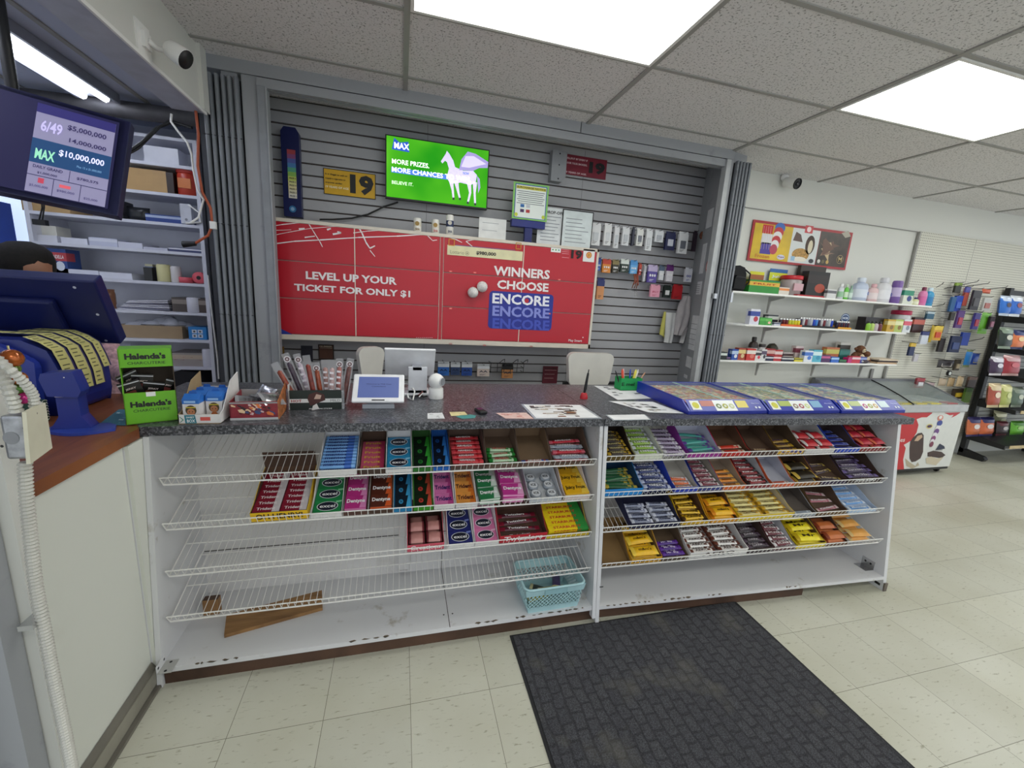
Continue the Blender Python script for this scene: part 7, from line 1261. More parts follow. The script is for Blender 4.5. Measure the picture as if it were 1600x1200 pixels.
m = MB(); m.tube([(-3.2, 3.27, 2.44), (-1.15, 3.10, 2.44)], .045, mat('#47464a', .6, var=.15), 14); tag(m.build('duct_pipe'), 'dark grey pipe running under the back room ceiling', 'pipe')
m = MB(); m.tube([PY(x, y, yy) for x, y, yy in ((192, 243, 2.9), (222, 222, 2.95), (245, 200, 3.0), (270, 190, 3.02), (300, 200, 3.0))], .008, BLACK, 6); m.tube([PY(x, y, yy) for x, y, yy in ((192, 245, 2.9), (216, 232, 2.95), (250, 198, 3.0), (268, 188, 3.02))], .006, BLACK, 6); tag(m.build('cable_pair'), 'two black cables sagging from the pipe to the hanging monitor', 'cable')
m = MB(); m.tube([PY(x, y, 2.9) for x, y in ((268, 178), (267, 190), (278, 205), (292, 222), (299, 240), (302, 265), (308, 295), (318, 312), (310, 340), (298, 348))], .006, WHITE, 6); tag(m.build('white_cable'), 'thin white cord hanging beside the shelf unit', 'cord')
m = MB(); m.tube([PY(x, y, 2.88) for x, y in ((299, 68), (303, 90), (308, 140), (306, 175), (310, 210), (309, 260), (316, 300), (329, 325), (332, 352), (325, 368), (305, 380))], .0075, mat('#a84e2c', .5), 6); p = PY(300, 383, 2.88); m.tube([p+V((.02, 0, .01)), p+V((-.045, 0, 0))], [.012, .018], BLACK, 8); m.box(*[v for q in [(PY(333, 352, 2.87), .014)] for v in (q[0].x-.014, q[0].x+.014, 2.86, 2.885, q[0].z-.02, q[0].z+.02)], WHITE); tag(m.build('extension_cord'), 'orange extension cord hanging in front of the left accordion gate', 'cord')
m = MB(); m.tube([PY(x, y, 3.22) for x, y in ((325, 430), (330, 480), (335, 520), (340, 560), (342, 592))], .006, WHITE, 6); tag(m.build('white_cable'), 'white cable running down the shelf unit edge', 'cable')

# shelf unit
SU = 3.25; sx0, sx1 = -2.14, -1.232
t = thing('shelf_unit', 'tall white open shelf unit in the back room full of stationery', 'shelf unit', ((sx0+sx1)/2, SU, 0)); cx_ = (sx0+sx1)/2; LW = mat('#d8dae6', .5, var=.02)
SZ = [2.205, 2.035, 1.858, 1.685, 1.490, 1.300, 1.118, .932, .60, .3]
m = MB(); m.box(sx1-cx_-.022, sx1-cx_, 0, .3, 0, 2.36, LW); m.build('upright', t); m = MB(); m.box(sx0-cx_, sx0-cx_+.022, 0, .3, 0, 2.36, LW); m.build('upright', t); m = MB(); m.box(sx0-cx_, sx1-cx_, .3, .31, 0, 2.38, LW); m.build('back', t)
for z in SZ+[2.36]: m = MB(); m.box(sx0-cx_+.022, sx1-cx_-.022, 0, .3, z-.018, z, LW); m.build('shelf', t)
def sg(k, px0, px1, pyt, kind, lab, cat, name, *cs, y=3.28, d=.12, **kw):
    z = SZ[k]; y = y
    def xat(px):
        lo, hi = 100., 700.
        for _ in range(40):
            mid = (lo+hi)/2
            if PY(px, mid, y).z > z: lo = mid
            else: hi = mid
        return PY(px, mid, y).x
    x0, x1 = xat(px0), xat(px1); h = max(.006, PY((px0+px1)/2, pyt, y).z-z); m, cap = shape(kind, x1-x0, d, h, *cs, **kw); M = Mloc(((x0+x1)/2, y, z+.0006))
    if cap: t = thing(name, lab, cat, M=M); m.build('container', t); cap.build('cap', t)
    else: tag(m.build(name, M=M), lab, cat)
sg(0, 226, 280, 230, 'box', 'white flat carton on the highest visible shelf', 'box', 'carton', '#d8dae4')
sg(1, 188, 262, 264, 'box', 'long kraft cardboard carton with printed arrows', 'box', 'kraft_carton', '#c09c68', d=.2); m = MB(); p = PY(218, 278, 3.279); 
for q in range(3): m.box(p.x-.05+q*.01, p.x+.04-q*.01, 3.2785, 3.2795, p.z-.03+q*.025, p.z-.024+q*.025, mat('#8a6a40'))
m.build('carton_print', bpy.data.objects['kraft_carton']); c_ = bpy.data.objects['carton_print']; c_.matrix_world = Matrix.Identity(4); c_.matrix_parent_inverse = bpy.data.objects['kraft_carton'].matrix_world.inverted()
sg(1, 262, 273, 270, 'box', 'dark open end box beside the kraft carton', 'box', 'carton', '#3a2c28')
sg(1, 273, 306, 261, 'tub', 'red and orange tub of candy on the shelf unit', 'tub', 'candy_tub', '#c0402c', '#c83a30', '#d87a3a', y=3.27)
sg(2, 35, 110, 312, 'box', 'flat tan folder box at the left of the shelf unit', 'box', 'folder_box', '#b89868', d=.2)
sg(2, 196, 232, 323, 'pouch', 'black headset or pouch on the shelf unit', 'pouch', 'black_pouch', '#1c1e22', d=.06)
sg(2, 180, 193, 313, 'box', 'black coiled adapter behind the hanging monitor', 'adapter', 'adapter', '#222226'); 
sg(2, 228, 285, 336, 'box', 'blue binder lying flat on the shelf unit', 'binder', 'binder', '#23418c', '#aebcd8', d=.2)
m = MB(); p = PY(291, 328, 3.27); m.box(p.x-.03, p.x+.03, 3.26, 3.29, SZ[2]+.005, SZ[2]+.125, mat('#cfd2dc', .4)); m.disc((p.x, 3.259, SZ[2]+.03), UX, UZ, .008, mat('#8a8c98'), 10); m.tube([(p.x+.02, 3.26, SZ[2]+.12), (p.x+.08, 3.24, SZ[2]+.08), (p.x+.09, 3.24, SZ[2]+.02), (p.x+.0, 3.25, SZ[2]+.006)], .006, WHITE, 6); tag(m.build('power_strip'), 'white power strip with looping cords at the unit right end', 'power strip')
m = MB(); m.tube([PY(x, y, 3.2) for x, y in ((65, 312), (66, 325), (61, 345))], .004, BLACK, 5); m.tube([PY(x, y, 3.2) for x, y in ((69, 312), (69, 325), (66, 345))], .004, BLACK, 5); p = PY(62, 346, 3.2); m.box(p.x-.03, p.x+.03, 3.19, 3.22, p.z-.02, p.z+.01, BLACK); tag(m.build('power_plug'), 'black two-lead plug dangling below the hanging monitor', 'plug')
sg(3, 46, 90, 367, 'box', 'stack of white paper pads at the left end', 'paper', 'paper_pad', '#dcdde6', d=.19); sg(3, 67, 91, 353, 'box', 'small cream box on top of paper pads', 'box', 'small_box', '#e6e4d8', y=3.32); sg(3, 96, 137, 372, 'box', 'thin white stack of forms', 'paper', 'paper_stack', '#e0e2ee', d=.2); sg(3, 140, 184, 372, 'box', 'plastic-wrapped bundle of labels', 'packet', 'label_bundle', '#c8cce0', '#dfe2f0', d=.15); sg(3, 185, 223, 379, 'box', 'folded pale papers right of the label bundle', 'paper', 'paper_stack', '#d4d6e4', d=.2); sg(3, 224, 262, 387, 'box', 'clear crumpled plastic bag on the shelf', 'bag', 'plastic_bag', '#c4c6d4'); sg(3, 264, 318, 388, 'box', 'dark blue clipboard lying flat with papers', 'clipboard', 'clipboard', '#39406c', '#e0e0e8', d=.2)
sg(4, 79, 108, 389, 'box', 'blue white and red detergent-like box', 'box', 'tissue_box', '#26488c', '#c04048', '#d8e0ec', txt='VANDELLA', tc='#f0e8e8'); sg(4, 82, 155, 421, 'box', 'long white envelope stack on the middle shelf', 'paper', 'envelope_stack', '#d8dae8', d=.2); sg(4, 156, 207, 426, 'box', 'thin white notepad stack', 'paper', 'notepad', '#dadce8', d=.2)
sg(4, 226, 239, 418, 'box', 'small black box near the paper rolls', 'box', 'small_box', '#1c1c20'); sg(4, 229, 241, 413, 'box', 'cream box with blue top behind the black one', 'box', 'small_box', '#d8d4b0', '#7a88b0', y=3.36); sg(4, 242, 264, 413, 'can', 'pale yellow receipt roll', 'paper roll', 'receipt_roll', '#dcd6a0'); sg(4, 265, 281, 416, 'can', 'white receipt roll beside the pale yellow one', 'paper roll', 'receipt_roll', '#e0dcdc')
for q, (x, y, lab) in enumerate(((289, 432, 'pink tape roll lying flat left of the upright one'), (311, 431, 'pink-red tape roll standing on edge'), (296, 424, 'pink tape roll behind the two others'))):
    p = PY(x, y, 3.30+(.05 if q == 2 else 0)); m = MB(); R_ = .038; m.lathe([(.012, -.018), (R_, -.018), (R_, .018), (.012, .018), (.012, -.018)], (p.x, 3.31+(.06 if q == 2 else 0), SZ[4]+R_+.001 if q == 1 else SZ[4]+.0195), mat('#e0606c', .5), 18, (0, 1, 0) if q == 1 else (0, 0, 1)); tag(m.build('tape_roll'), lab, 'tape')
    if q == 1: m = MB(); m.disc((p.x, 3.29, SZ[4]+R_+.001), UX, UZ, .013, BLACK, 14); m.build('core', bpy.data.objects[[o.name for o in bpy.data.objects if o.name.startswith('tape_roll')][-1]])
sg(5, 154, 176, 452, 'pouch', 'brown bread-like bag behind the terminal screen', 'bag', 'brown_bag', '#8a6048', d=.08)
r = random.Random(9)
for q in range(7):
    x0 = PY(186+q*3, 478, 3.3).x; m = MB(); m.box(0, .29-q*.012, 0, .2, 0, .006, mat(('#d8d8e4', '#8c8ca0', '#e4e4ee')[q % 3], .7)); tag(m.build('document', M=Mloc((x0, 3.28, SZ[5]+.002+q*.0085), 0, 0, -.015*q+.03)), 'papers and envelopes heaped on the fifth shelf of the unit', 'paper', 'heaped documents')
sg(5, 270, 330, 466, 'box', 'dark folder pile right of the heaped papers', 'folders', 'folder_pile', '#4a403c', '#8a8078', d=.2); sg(5, 289, 311, 465, 'can', 'white roll in front of the dark folder pile', 'paper roll', 'receipt_roll', '#dadae4', y=3.26)
sg(6, 184, 286, 509, 'box', 'long low cardboard tray on the sixth shelf', 'box', 'cardboard_tray', '#a08868', d=.16)
m = MB(); p = PY(245, 500, 3.33)
for q in range(9): m.pillow((p.x-.12+q*.035, 3.34+.02*(q % 3-1), SZ[6]+.055+.012*(q % 2)), .09, .07, .05+.03*(1 if 3 < q < 7 else 0), mat('#d0d4e2', .35, alpha=.8), None, 5, 4)
tag(m.build('plastic_bags'), 'crumpled clear and white plastic bags in the cardboard tray', 'bag', kind='stuff')
m, _ = shape('box', .105, .1, .085, '#2f86cc'); 
for q in range(4): m.box(-.032+(q % 2)*.034, -.004+(q % 2)*.034, -.001, 0, .012+(q//2)*.03, .036+(q//2)*.03, mat('#d0dcea', var=0)); m.disc((-.018+(q % 2)*.034, -.0015, .024+(q//2)*.03), UX, UZ, .007, mat('#5a5a5a', var=0), 8)
p = PY(310, 520, 3.28); tag(m.build('blue_box', M=Mloc((p.x-.005, 3.28, SZ[6]+.0006))), 'bright blue box with four small pictures', 'box')
cl_ = [PY(x, y, 3.30) for x, y in ((200, 560), (205, 540), (220, 532), (245, 532), (265, 535), (282, 545), (282, 560))]
m = MB(); 
for q in range(6): m.pillow((-1.60+q*.05, 3.34, SZ[7]+.02+.018*(q % 2)), .16, .12, .05, mat('#b02832', .85, var=.1), None, 6, 5)
tag(m.build('red_cloth'), 'folded red cloth on the seventh shelf', 'cloth')
sg(7, 150, 200, 538, 'pouch', 'white plastic sack behind the terminal', 'bag', 'plastic_sack', '#c8cadc', d=.1); sg(7, 268, 322, 552, 'box', 'grey and brown paper pile on the seventh shelf', 'paper', 'paper_pile', '#a8a09c', '#c8b8a4', d=.2); sg(7, 315, 331, 546, 'can', 'white cup lying at the right of the seventh shelf', 'cup', 'paper_cup', '#dcdce8', y=3.26)
m = MB(); p = PY(300, 605, 3.3); p.x -= .06; m.prism([(-.15, 0), (.14, 0), (.14, .09), (.02, .105), (-.13, .05)], (p.x, 3.26, SZ[8]+.2), UX, UZ, (0, .2, 0), mat('#1e1e24', .8)); m.box(p.x-.15, p.x+.15, 3.28, 3.5, SZ[8]+.001, SZ[8]+.2, mat('#2a2a30', .8)); tag(m.build('black_case'), 'black soft case on the low shelf behind the toy cartons', 'case')
m = MB(); m.box(-2.6, -2.3, 3.2, 3.4, 1.32, 1.9, mat('#21439a', .5)); m.box(-2.6, -2.3, 3.2, 3.4, 0, 1.32, mat('#dfe4f4', .5)); tag(m.build('wall_cupboard'), 'blue and white cupboard at the far left of the back room', 'cupboard')

# hanging lottery monitor
ps, ti, ro, hh = .231, -.2533, -.1292, .3447*2.1/1.95
u = V((math.cos(ps), math.sin(ps), 0)); nn = V((math.sin(ps), -math.cos(ps), 0)); up = UZ*math.cos(ti)+nn*math.sin(ti); u, up = u*math.cos(ro)+up*math.sin(ro), up*math.cos(ro)-u*math.sin(ro); nn = u.cross(up)
TRc = PY(198, 190, 2.1); wd = hh*16/9; O = TRc-u*wd-up*hh
Mm = Matrix(((u.x, -nn.x, up.x, O.x), (u.y, -nn.y, up.y, O.y), (u.z, -nn.z, up.z, O.z), (0, 0, 0, 1)))
t = thing('hanging_monitor', 'navy-framed lottery jackpot monitor hanging over the left desk', 'monitor', M=Mm)
m = MB(); m.box(0, wd, 0, .035, 0, hh, mat('#1a1c48', .35)); m.box(-.004, wd+.012, .0, .045, -.004, hh+.004, mat('#151740', .4)); m.build('case', t, .003)
m = MB(); m.tube([(wd*.5, .05, hh*.5), (wd*.5, .16, hh*.6)], .02, BLACK, 8); m.build('mount_arm', t)
pv = Mm @ V((wd*.5, .16, hh*.6)); m = MB(); m.tube([pv, (pv.x, pv.y, 2.5)], .018, BLACK, 8); tag(m.build('ceiling_pole'), 'black pole holding up the hanging lottery monitor', 'pole')
S_ = MB(); ma = lambda a: a if a < .46 else .64+(a-.46)*.64
Q = lambda a, b, c, d, mm, k=1: Q0(ma(a), b, ma(c), d, mm, k)
Q0 = lambda a, b, c, d, mm, k=1: S_.add([(wd*a, -.001*k*.4, hh*b), (wd*c, -.001*k*.4, hh*b), (wd*c, -.001*k*.4, hh*d), (wd*a, -.001*k*.4, hh*d)], [(0, 1, 2, 3)], mm)
Q(.02, .04, .98, .96, em('#232048', .35), 10); L0 = .46
Q(L0, .05, .96, .93, em('#8b87a6', .5), 12); Q(L0, .84, .96, .93, em('#2e2a66', .6), 14); Q(L0, .34, .96, .58, em('#1f4470', .5), 14); Q(L0, .215, .96, .222, em('#33305c', .5), 14); Q(.71, .222, .714, .335, em('#33305c', .5), 14)
for x in (.62, .79): Q(x, .05, x+.004, .215, em('#33305c', .5), 14)
def st_(s, a, b, h_, w_, c_, bd=1): S_.text(s, (wd*ma(a), -.007, hh*b), UX, UZ, em(c_, .7), hh*h_*.85, wd*w_*.64, bd)
st_('6/49', .50, .66, .13, .13, '#b8b0d8'); st_('$5,000,000', .66, .73, .07, .25, '#2a2450'); st_('14,000,000', .68, .61, .06, .24, '#2a2450'); st_('MAX', .49, .38, .12, .12, '#8fd0b0', 1.5); st_('$10,000,000', .63, .45, .085, .29, '#d8d8f4'); st_('Plus 15 x $1,000,000', .75, .38, .03, .16, '#6c94b8', .5)
st_('DAILY GRAND', .49, .29, .035, .18, '#2a2450'); st_('$1,000,000', .52, .235, .03, .12, '#2a2450'); st_('$780,575', .76, .26, .035, .14, '#2a2450'); st_('$5,000,000', .485, .10, .03, .11, '#3a3464', .5); st_('$980,000', .65, .10, .03, .11, '#3a3464', .5); st_('$25,000', .82, .08, .03, .09, '#3a3464', .5)
Q(.53, .15, .565, .2, em('#a83a4c', .8), 16); Q(.66, .15, .73, .18, em('#c0525c', .8), 16)
S_.build('screen', t)

# lottery terminal: screen back and blue body with tickets
t = thing('lottery_terminal', 'big navy lottery terminal on the desk, seen from behind', 'terminal', (-1.3, 2.0, .9985)); Ot = V((-1.3, 2.0, .9985)); NV = mat('#1e2c7e', .35, var=.04); NVD = mat('#161f58', .4, var=.04)
def tb(n, mb, bv=0): o = mb.build(n, t, bv); o.location = -Ot; return o
TRp, BRp = PY(147, 440, 1.98), PY(189, 538, 2.16); W = V((.62, -.06, 0)); th = (BRp-TRp).cross(W).normalized()
if th.y < 0: th = -th
m = MB(); m.add([TRp, BRp, BRp-W, TRp-W]+[p+th*.05 for p in (TRp, BRp, BRp-W, TRp-W)], [(0, 1, 2, 3), (7, 6, 5, 4), (0, 4, 5, 1), (1, 5, 6, 2), (2, 6, 7, 3), (3, 7, 4, 0)], NVD); SH_ = tb('screen_housing', m, .006)
e1, e2 = (TRp-BRp), -W
m = MB(); o = BRp+e1*.18+e2*.25-th*.03; m.obox(o, e2*.7, th*.03, e1*.55, NVD); under(SH_, tb('mount_box', m, .01))
m = MB()
for a_, b_ in ((.08, .06), (.12, .9), (.65, .93), (.06, .5)): m.disc(BRp+e1*b_+e2*a_-th*.001, e2.normalized(), e1.normalized(), .006, mat('#d0d4e4', var=0), 10)
under(SH_, tb('screws', m))
m = MB(); m.box(-1.75, -1.25, 2.12, 2.19, 1.0, 1.16, NVD); tb('screen_base', m, .03)
BX1 = -1.198; m = MB(); by0, by1, bt = 1.845, 2.11, 1.275
m.prism([(-1.70, .999), (BX1, .999), (BX1+.01, 1.05), (BX1+.008, 1.16), (BX1-.02, 1.24), (BX1-.09, bt), (-1.70, bt+.01)], (0, by0, 0), UX, UZ, (0, by1-by0, 0), NV); tb('body', m, .02)
m = MB(); m.prism([(-1.70, .999), (BX1-.05, .999), (BX1-.04, 1.2), (BX1-.14, bt-.01), (-1.70, bt-.005)], (0, by0-.03, 0), UX, UZ, (0, .04, 0), mat('#2a3c9c', .35)); tb('front_shell', m, .02)
YT = mat('#d8d28a', .6, var=.05); YM = mat('#6a6a48', var=0); BN = mat('#3a3a6c', var=0)
path = [(BX1-.42, bt+.012), (BX1-.2, bt+.010), (BX1-.088, bt+.008), (BX1-.045, 1.264), (BX1-.012, 1.238), (BX1+.004, 1.19), (BX1+.016, 1.14), (BX1+.020, 1.08), (BX1+.022, 1.04)]
for q, (ya, yb, x0i, x1i) in enumerate(((1.85, 1.915, 2, 7), (1.922, 1.985, 0, 8), (1.992, 2.05, 1, 8), (2.055, 2.10, 1, 7))):
    m = MB(); P_ = [V((x+.004+.001*q, 0, z+.004+.001*q)) for x, z in path[x0i:x1i]]
    for a_, b_ in zip(P_, P_[1:]):
        m.poly([a_+UY*ya, b_+UY*ya, b_+UY*yb, a_+UY*yb], YT); nrm = (b_-a_).cross(UY).normalized(); nrm = nrm if nrm.x+nrm.z > 0 else -nrm
        for i in range(3): s0 = a_+(b_-a_)*(.15+.28*i)+nrm*.0008; s1 = s0+(b_-a_)*.08; m.poly([s0+UY*(ya+.010), s1+UY*(ya+.010), s1+UY*(yb-.02-.008*(i % 2)), s0+UY*(yb-.02-.008*(i % 2))], YM)
        m.poly([a_+UY*(yb-.008)+nrm*.0008, b_+UY*(yb-.008)+nrm*.0008, b_+UY*yb+nrm*.0008, a_+UY*yb+nrm*.0008], BN)
    tag(m.build('ticket_strip'), ['yellow ticket strip nearest the viewer on the blue terminal', 'long yellow ticket strip draped second from the front', 'yellow ticket strip draped third from the front', 'yellow ticket strip farthest back on the blue terminal'][q], 'lottery ticket')
# blue stand facing the customer
p = PZ(118, 672, 1.0); t = thing('ticket_checker', 'small blue ticket checker on a flat rounded foot', 'scanner', (p.x, p.y, .9985), .12); BS = mat('#24348c', .35, var=.04)
m = MB(); P_ = [(-.075, .05), (-.075, -.01)]+[(-.075+.19*i/10, -.01-.055*math.sin(math.pi*i/10*.9)) for i in range(1, 11)]+[(.10, .02), (.07, .05)]; m.prism(P_[::-1], (0, 0, 0), UX, UY, (0, 0, .009), mat('#2f45a4', .35)); m.build('foot', t, .002)
m = MB(); m.prism([(-.06, .008), (.045, .008), (.022, .05), (.02, .13), (-.035, .13), (-.035, .05)], (0, -.005, 0), UX, UZ, (0, .05, 0), BS); m.build('column', t, .004)
m = MB(); m.prism([(-.045, .125), (.03, .12), (.04, .14), (.025, .205), (-.052, .20), (-.058, .18)], (0, -.025, 0), UX, UZ, (0, .055, 0), BS); m.disc((.004, -.0255, .187), UX, UZ, .002, WHITE, 8); m.build('head', t, .004)
m = MB(); m.box(-.036, .021, -.0065, -.005, .118, .121, WHITE); m.build('tie', t)
sheet([(155, 663), (196, 665), (197, 640), (186, 640)], 1.0, mat('#3a7a94', .5), 'teal and white brochure lying on the brown desk', 'brochure', 'brochure', marks=8, mc=('#c8dce4', '#5a98b0', '#2a5a74'))
# conduit, box and post
PX_ = PY(46, 800, 1.08).x; m = MB(); m.box(-1.05, PX_, 1.04, 1.08, 0, CZ, WALLW); struct(m.build('wall_post'))
m = MB(); x_ = PY(57, 1120, 1.03).x; m.box(x_-.22, x_, .99, 1.036, 0, 1.32, GREYP); m.box(x_-.26, x_-.065, .95, .99, 0, 1.28, mat('#74777c')); tag(m.build('gate_track'), 'grey painted vertical gate track at the far left foreground', 'gate track')
t = thing('electrical_box', 'metal electrical box with an ivory cover plate on the post', 'electrical box', PY(22, 684, 1.0)); O = PY(22, 684, 1.0); MT = mat('#a8a9ad', .35, .8, var=.2, nscale=50)
a, b = PY(-4, 650, 1.0), PY(46, 718, 1.0); m = MB(); m.box(a.x, b.x, 1.0, 1.04, b.z, a.z, MT); c_ = (a+b)/2; m.disc((c_.x-.004, .9995, c_.z), UX, UZ, .013, mat('#8c8d90', .4, .8), 16)
for dx, dz in ((-.022, .018), (.02, .02), (-.02, -.016), (.024, -.014)): m.disc((c_.x+dx, .9993, c_.z+dz), UX, UZ, .003, BLACK, 8)
o = m.build('box', t, .006); o.location = -O
A, B, C_, D = PY(41, 644, .975), PY(71, 629, 1.05), PY(82, 700, 1.05), PY(48, 725, .975); nn = (B-A).cross(D-A).normalized(); nn = nn if nn.x > 0 else -nn
m = MB(); m.add([A, B, C_, D]+[q-nn*.006 for q in (A, B, C_, D)], [(0, 1, 2, 3), (7, 6, 5, 4), (0, 4, 5, 1), (1, 5, 6, 2), (2, 6, 7, 3), (3, 7, 4, 0)], mat('#d6d2bc', .4, var=.05))
for u_, v_ in ((.5, .12), (.55, .4), (.6, .62), (.6, .82)): c_ = A+(B-A)*u_+(D-A)*v_; m.disc(c_+nn*.0008, (B-A).normalized(), UZ, .002, mat('#7a7668'), 8)
o = m.build('cover_plate', t); o.location = -O
def flex(pts, r, lab, name='flexible_conduit'):
    m = MB(); pts = [V(p) for p in pts]; dense = []
    for a_, b_ in zip(pts, pts[1:]):
        n = max(2, int((b_-a_).length/.0038))
        for i in range(n): dense.append(a_+(b_-a_)*i/n)
    m.tube(dense, [r*(1.14 if i % 2 else .80) for i in range(len(dense))], mat('#c4c2ba', .45, .2, var=.05), 10); m.sm = [False]*len(m.sm); tag(m.build(name), lab, 'conduit')
def smooth(P):
    P = [V(p) for p in P]; out = []
    for i in range(len(P)-1):
        p0, p1, p2, p3 = P[max(i-1, 0)], P[i], P[i+1], P[min(i+2, len(P)-1)]
        for k in range(3): s_ = k/3; out.append(.5*((2*p1)+(p2-p0)*s_+(2*p0-5*p1+4*p2-p3)*s_*s_+(3*p1-p0-3*p2+p3)*s_**3))
    return out+[P[-1]]
flex(smooth([PY(39, 722, 1.02), PY(42, 780, 1.02), PY(49, 850, 1.02), PY(57, 920, 1.02), PY(70, 985, 1.02), PY(84, 1060, 1.02), PY(112, 1196, 1.02), PY(125, 1290, 1.02)]), .0105, 'white ribbed conduit running down from the electrical box')
flex(smooth([PY(-6, 575, 1.0), PY(8, 595, 1.0), PY(18, 618, 1.0), PY(26, 645, 1.01)]), .010, 'thick white ribbed conduit entering the box top, left one')
flex(smooth([PY(-5, 560, .98), PY(14, 576, .98), PY(38, 598, 1.0), PY(52, 618, 1.02), PY(54, 640, 1.03)]), .008, 'thin white ribbed conduit curving into the box top, right one')
m = MB(); p = PY(58, 966, 1.03); m.box(p.x-.014, p.x+.012, 1.0, 1.04, p.z-.006, p.z+.006, CHROME); tag(m.build('conduit_clamp'), 'small metal clamp holding the conduit to the post', 'clamp')
# glossy bauble string
t = thing('bauble_string', 'string of glossy orange, green and pink wrapped sweets by the post', 'ornament', PY(22, 600, 1.15)); O = PY(22, 600, 1.15)
for (x, y, r_, c_) in ((18, 560, .020, '#b8622c'), (17, 576, .016, '#6a8a34'), (29, 591, .015, '#b86a34'), (26, 608, .013, '#5a8a3a'), (38, 622, .013, '#b82a78')):
    m = MB(); ball(m, PY(x, y, 1.15), r_, mat(c_, .15, .4, var=.3, nscale=60)); o = m.build('sweet', t); o.location = -O
m = MB(); m.tube([PY(x, y, 1.155) for x, y in ((12, 540), (18, 560), (17, 576), (29, 591), (26, 608), (38, 622))], .002, mat('#d8d0a0'), 5); o = m.build('string', t); o.location = -O
# green spiral notebook
p = PZ(72, 652, 1.0); p.y -= .05; m = MB(); m.box(p.x-.05, p.x+.03, p.y, p.y+.02, .9985, 1.075, mat('#24483c', .6))
for q in range(7): m.tube([(p.x+.03, p.y+.01+.012*math.cos(a_), 1.008+q*.01+.006*math.sin(a_)) for a_ in [i*.8 for i in range(8)]], .0012, WHITE, 4)
tag(m.build('spiral_notebook'), 'dark green spiral notebook behind the cover plate', 'notebook')
# left security camera
t = thing('security_camera', 'white bullet security camera on the white wall at the top left', 'camera', PX(222, 62, -1.05)); m = MB(); m.box(0, .006, -.05, .05, -.06, .06, WHITE); m.box(.006, .02, -.02, .03, -.03, .03, WHITE); m.tube([(.02, 0, 0), (.04, .03, -.01), (.07, .04, -.01)], .012, WHITE, 8); m.build('bracket', t)
m = MB(); p = PX(222, 62, -1.05); e0, e1 = PY(262, 73, 2.36)-p, PY(290, 93, 2.35)-p; ax = (e1-e0).normalized(); L = (e1-e0).length; m.lathe([(.02, -.005), (.034, .01), (.039, L*.5), (.041, L)], e0, WHITE, 20, ax); m.build('housing', t); m = MB(); m.lathe([(.038, L), (.038, L+.004), (.001, L+.005)], e0, BLACK, 20, ax); m.build('lens', t)

# person behind the terminal
t = thing('person', 'person with dark hair bending behind the navy terminal, only the head top showing', 'person', (-1.575, 2.62, 0))
SK = mat('#a8765c', .55, var=.05); HR = mat('#15110f', .85, var=.3, nscale=80); SHT = mat('#c8a0a8', .8, var=.3, nscale=50); PT = mat('#2a2c38', .8)
def skin(name, vs, es, rs, m_, par, lv=2):
    me = bpy.data.meshes.new(name); me.from_pydata([tuple(v) for v in vs], es, []); o = bpy.data.objects.new(name, me); COL.objects.link(o); me.materials.append(m_); o.parent = par
    s_ = o.modifiers.new('s', 'SKIN'); d = me.skin_vertices[0].data
    for i, r_ in enumerate(rs): d[i].radius = (r_, r_) if not isinstance(r_, tuple) else r_
    d[0].use_root = True; b = o.modifiers.new('u', 'SUBSURF'); b.levels = lv; b.render_levels = lv; s_.use_smooth_shade = True; return o
bv = [(0, .12, .90), (0, .08, .98), (0, .0, 1.08), (0, -.10, 1.20), (0, -.18, 1.31), (0, -.23, 1.37),
      (-.16, -.13, 1.20), (-.26, -.22, 1.06), (-.20, -.40, 1.05), (.16, -.14, 1.20), (.27, -.24, 1.06), (.40, -.40, 1.055), (.44, -.44, 1.05),
      (-.1, .12, .86), (-.12, .10, .48), (-.12, .16, .09), (-.12, .04, .035), (.1, .12, .86), (.12, .10, .48), (.12, .16, .09), (.12, .04, .035)]
skin('body', bv, [(0, 1), (1, 2), (2, 3), (3, 4), (4, 5), (3, 6), (6, 7), (7, 8), (3, 9), (9, 10), (10, 11), (11, 12), (0, 13), (13, 14), (14, 15), (15, 16), (0, 17), (17, 18), (18, 19), (19, 20)],
     [(.15, .12), (.14, .11), (.15, .11), (.15, .10), .06, .05, .065, .05, .035, .065, .05, .035, .025, .10, .075, .05, .04, .10, .075, .05, .04], SHT, t)
H0 = V((.0, -.27, 1.497)); m = MB(); prof_ = [(.002, -.118), (.045, -.105), (.062, -.07), (.072, -.02), (.078, .03), (.07, .075), (.045, .105), (.002, .118)]; tl = V((.38, -.30, .87)).normalized(); m.lathe(prof_, H0, SK, 20, tl, (1, 1.15)); fwd = V((.80, -.34, -.46)).normalized(); sd = fwd.cross(tl).normalized()
m.lathe([(.002, .022), (.012, .01), (.016, 0)], H0+fwd*.082-tl*.02, SK, 8, fwd)
for s_ in (-1, 1): ball(m, H0+sd*.082*s_-tl*.015, .018, SK, (.5, 1))
HD = m.build('head', t)
m = MB()
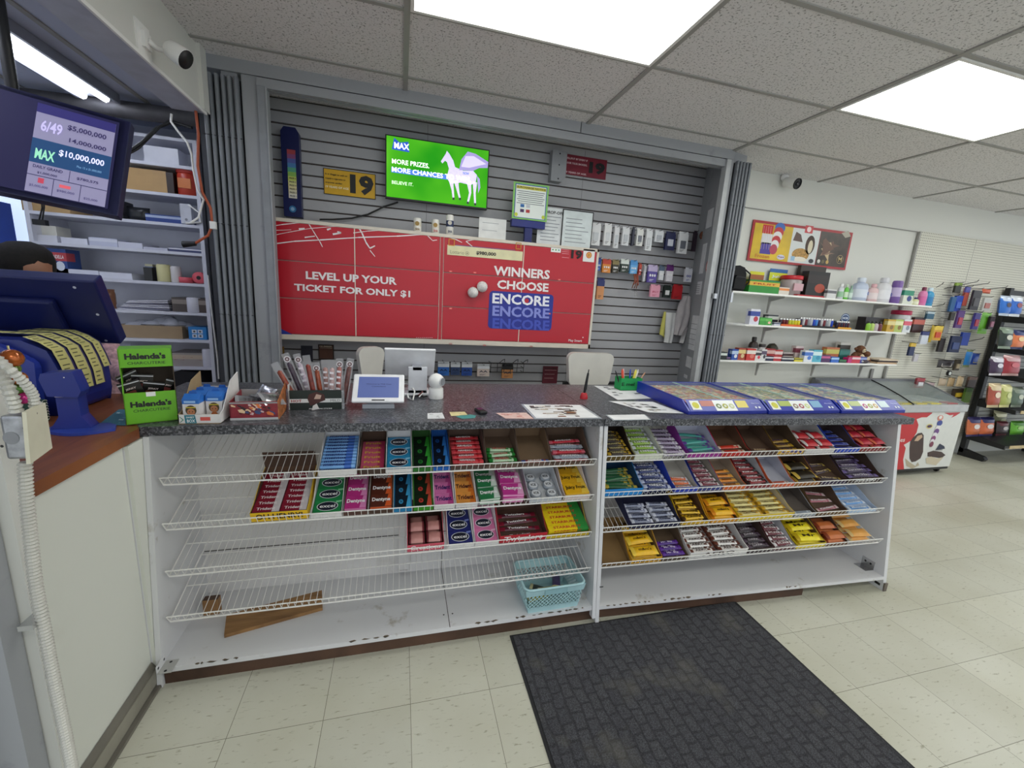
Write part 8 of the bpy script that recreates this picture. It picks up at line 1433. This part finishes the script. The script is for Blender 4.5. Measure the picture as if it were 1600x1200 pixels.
for s_ in (-1, 1): ball(m, H0+fwd*.074+sd*.03*s_+tl*.012, .009, mat('#e8e4e0')); ball(m, H0+fwd*.081+sd*.03*s_+tl*.012, .005, BLACK)
m.tube([H0+fwd*.078-sd*.022-tl*.06, H0+fwd*.084-tl*.064, H0+fwd*.078+sd*.022-tl*.06], .005, mat('#8a4a44'), 6); under(HD, m.build('face', t))
m = MB(); HH = H0+tl*.022-fwd*.018; m.lathe([(.06, -.09), (.083, -.06), (.094, -.01), (.096, .03), (.088, .065), (.066, .092), (.035, .108), (.002, .112)], HH, HR, 20, (tl-fwd*.35).normalized(), (1.02, 1.12)); 
for q in range(14): a_ = q*.45; m.tube([HH+tl*.08+sd*.02*math.cos(a_), HH+sd*.092*math.cos(a_)-fwd*.09*abs(math.sin(a_))+tl*.01, HH+sd*.085*math.cos(a_)-fwd*.1*abs(math.sin(a_))-tl*.09], .012, HR, 5)
under(HD, m.build('hair', t))
# hands: palm, four bent fingers and a thumb
for s_, w_, dr in ((1, V((.44, -.44, 1.05)), V((.55, -.83, -.05)).normalized()), (-1, V((-.20, -.40, 1.05)), V((.5, -.85, -.1)).normalized())):
    sd2 = dr.cross(UZ).normalized(); P0 = w_+dr*.09; hv, he, hr = [w_, w_+dr*.045, P0], [(0, 1), (1, 2)], [.024, .032, .034]
    for k, (o_, L) in enumerate(((-.027, .062), (-.009, .072), (.010, .068), (.028, .052))):
        i0 = len(hv); hv += [P0+sd2*o_, P0+sd2*o_*1.15+dr*L*.45+UZ*.004, P0+sd2*o_*1.15+dr*L*.8-UZ*.010, P0+sd2*o_*1.15+dr*L-UZ*.024]; he += [(2, i0), (i0, i0+1), (i0+1, i0+2), (i0+2, i0+3)]; hr += [.011, .009, .0085, .007]
    i0 = len(hv); hv += [w_+dr*.035-sd2*.03*s_, w_+dr*.065-sd2*.055*s_-UZ*.008, w_+dr*.09-sd2*.06*s_-UZ*.016]; he += [(1, i0), (i0, i0+1), (i0+1, i0+2)]; hr += [.013, .010, .008]
    skin('hand', hv, he, hr, SK, t, 1)
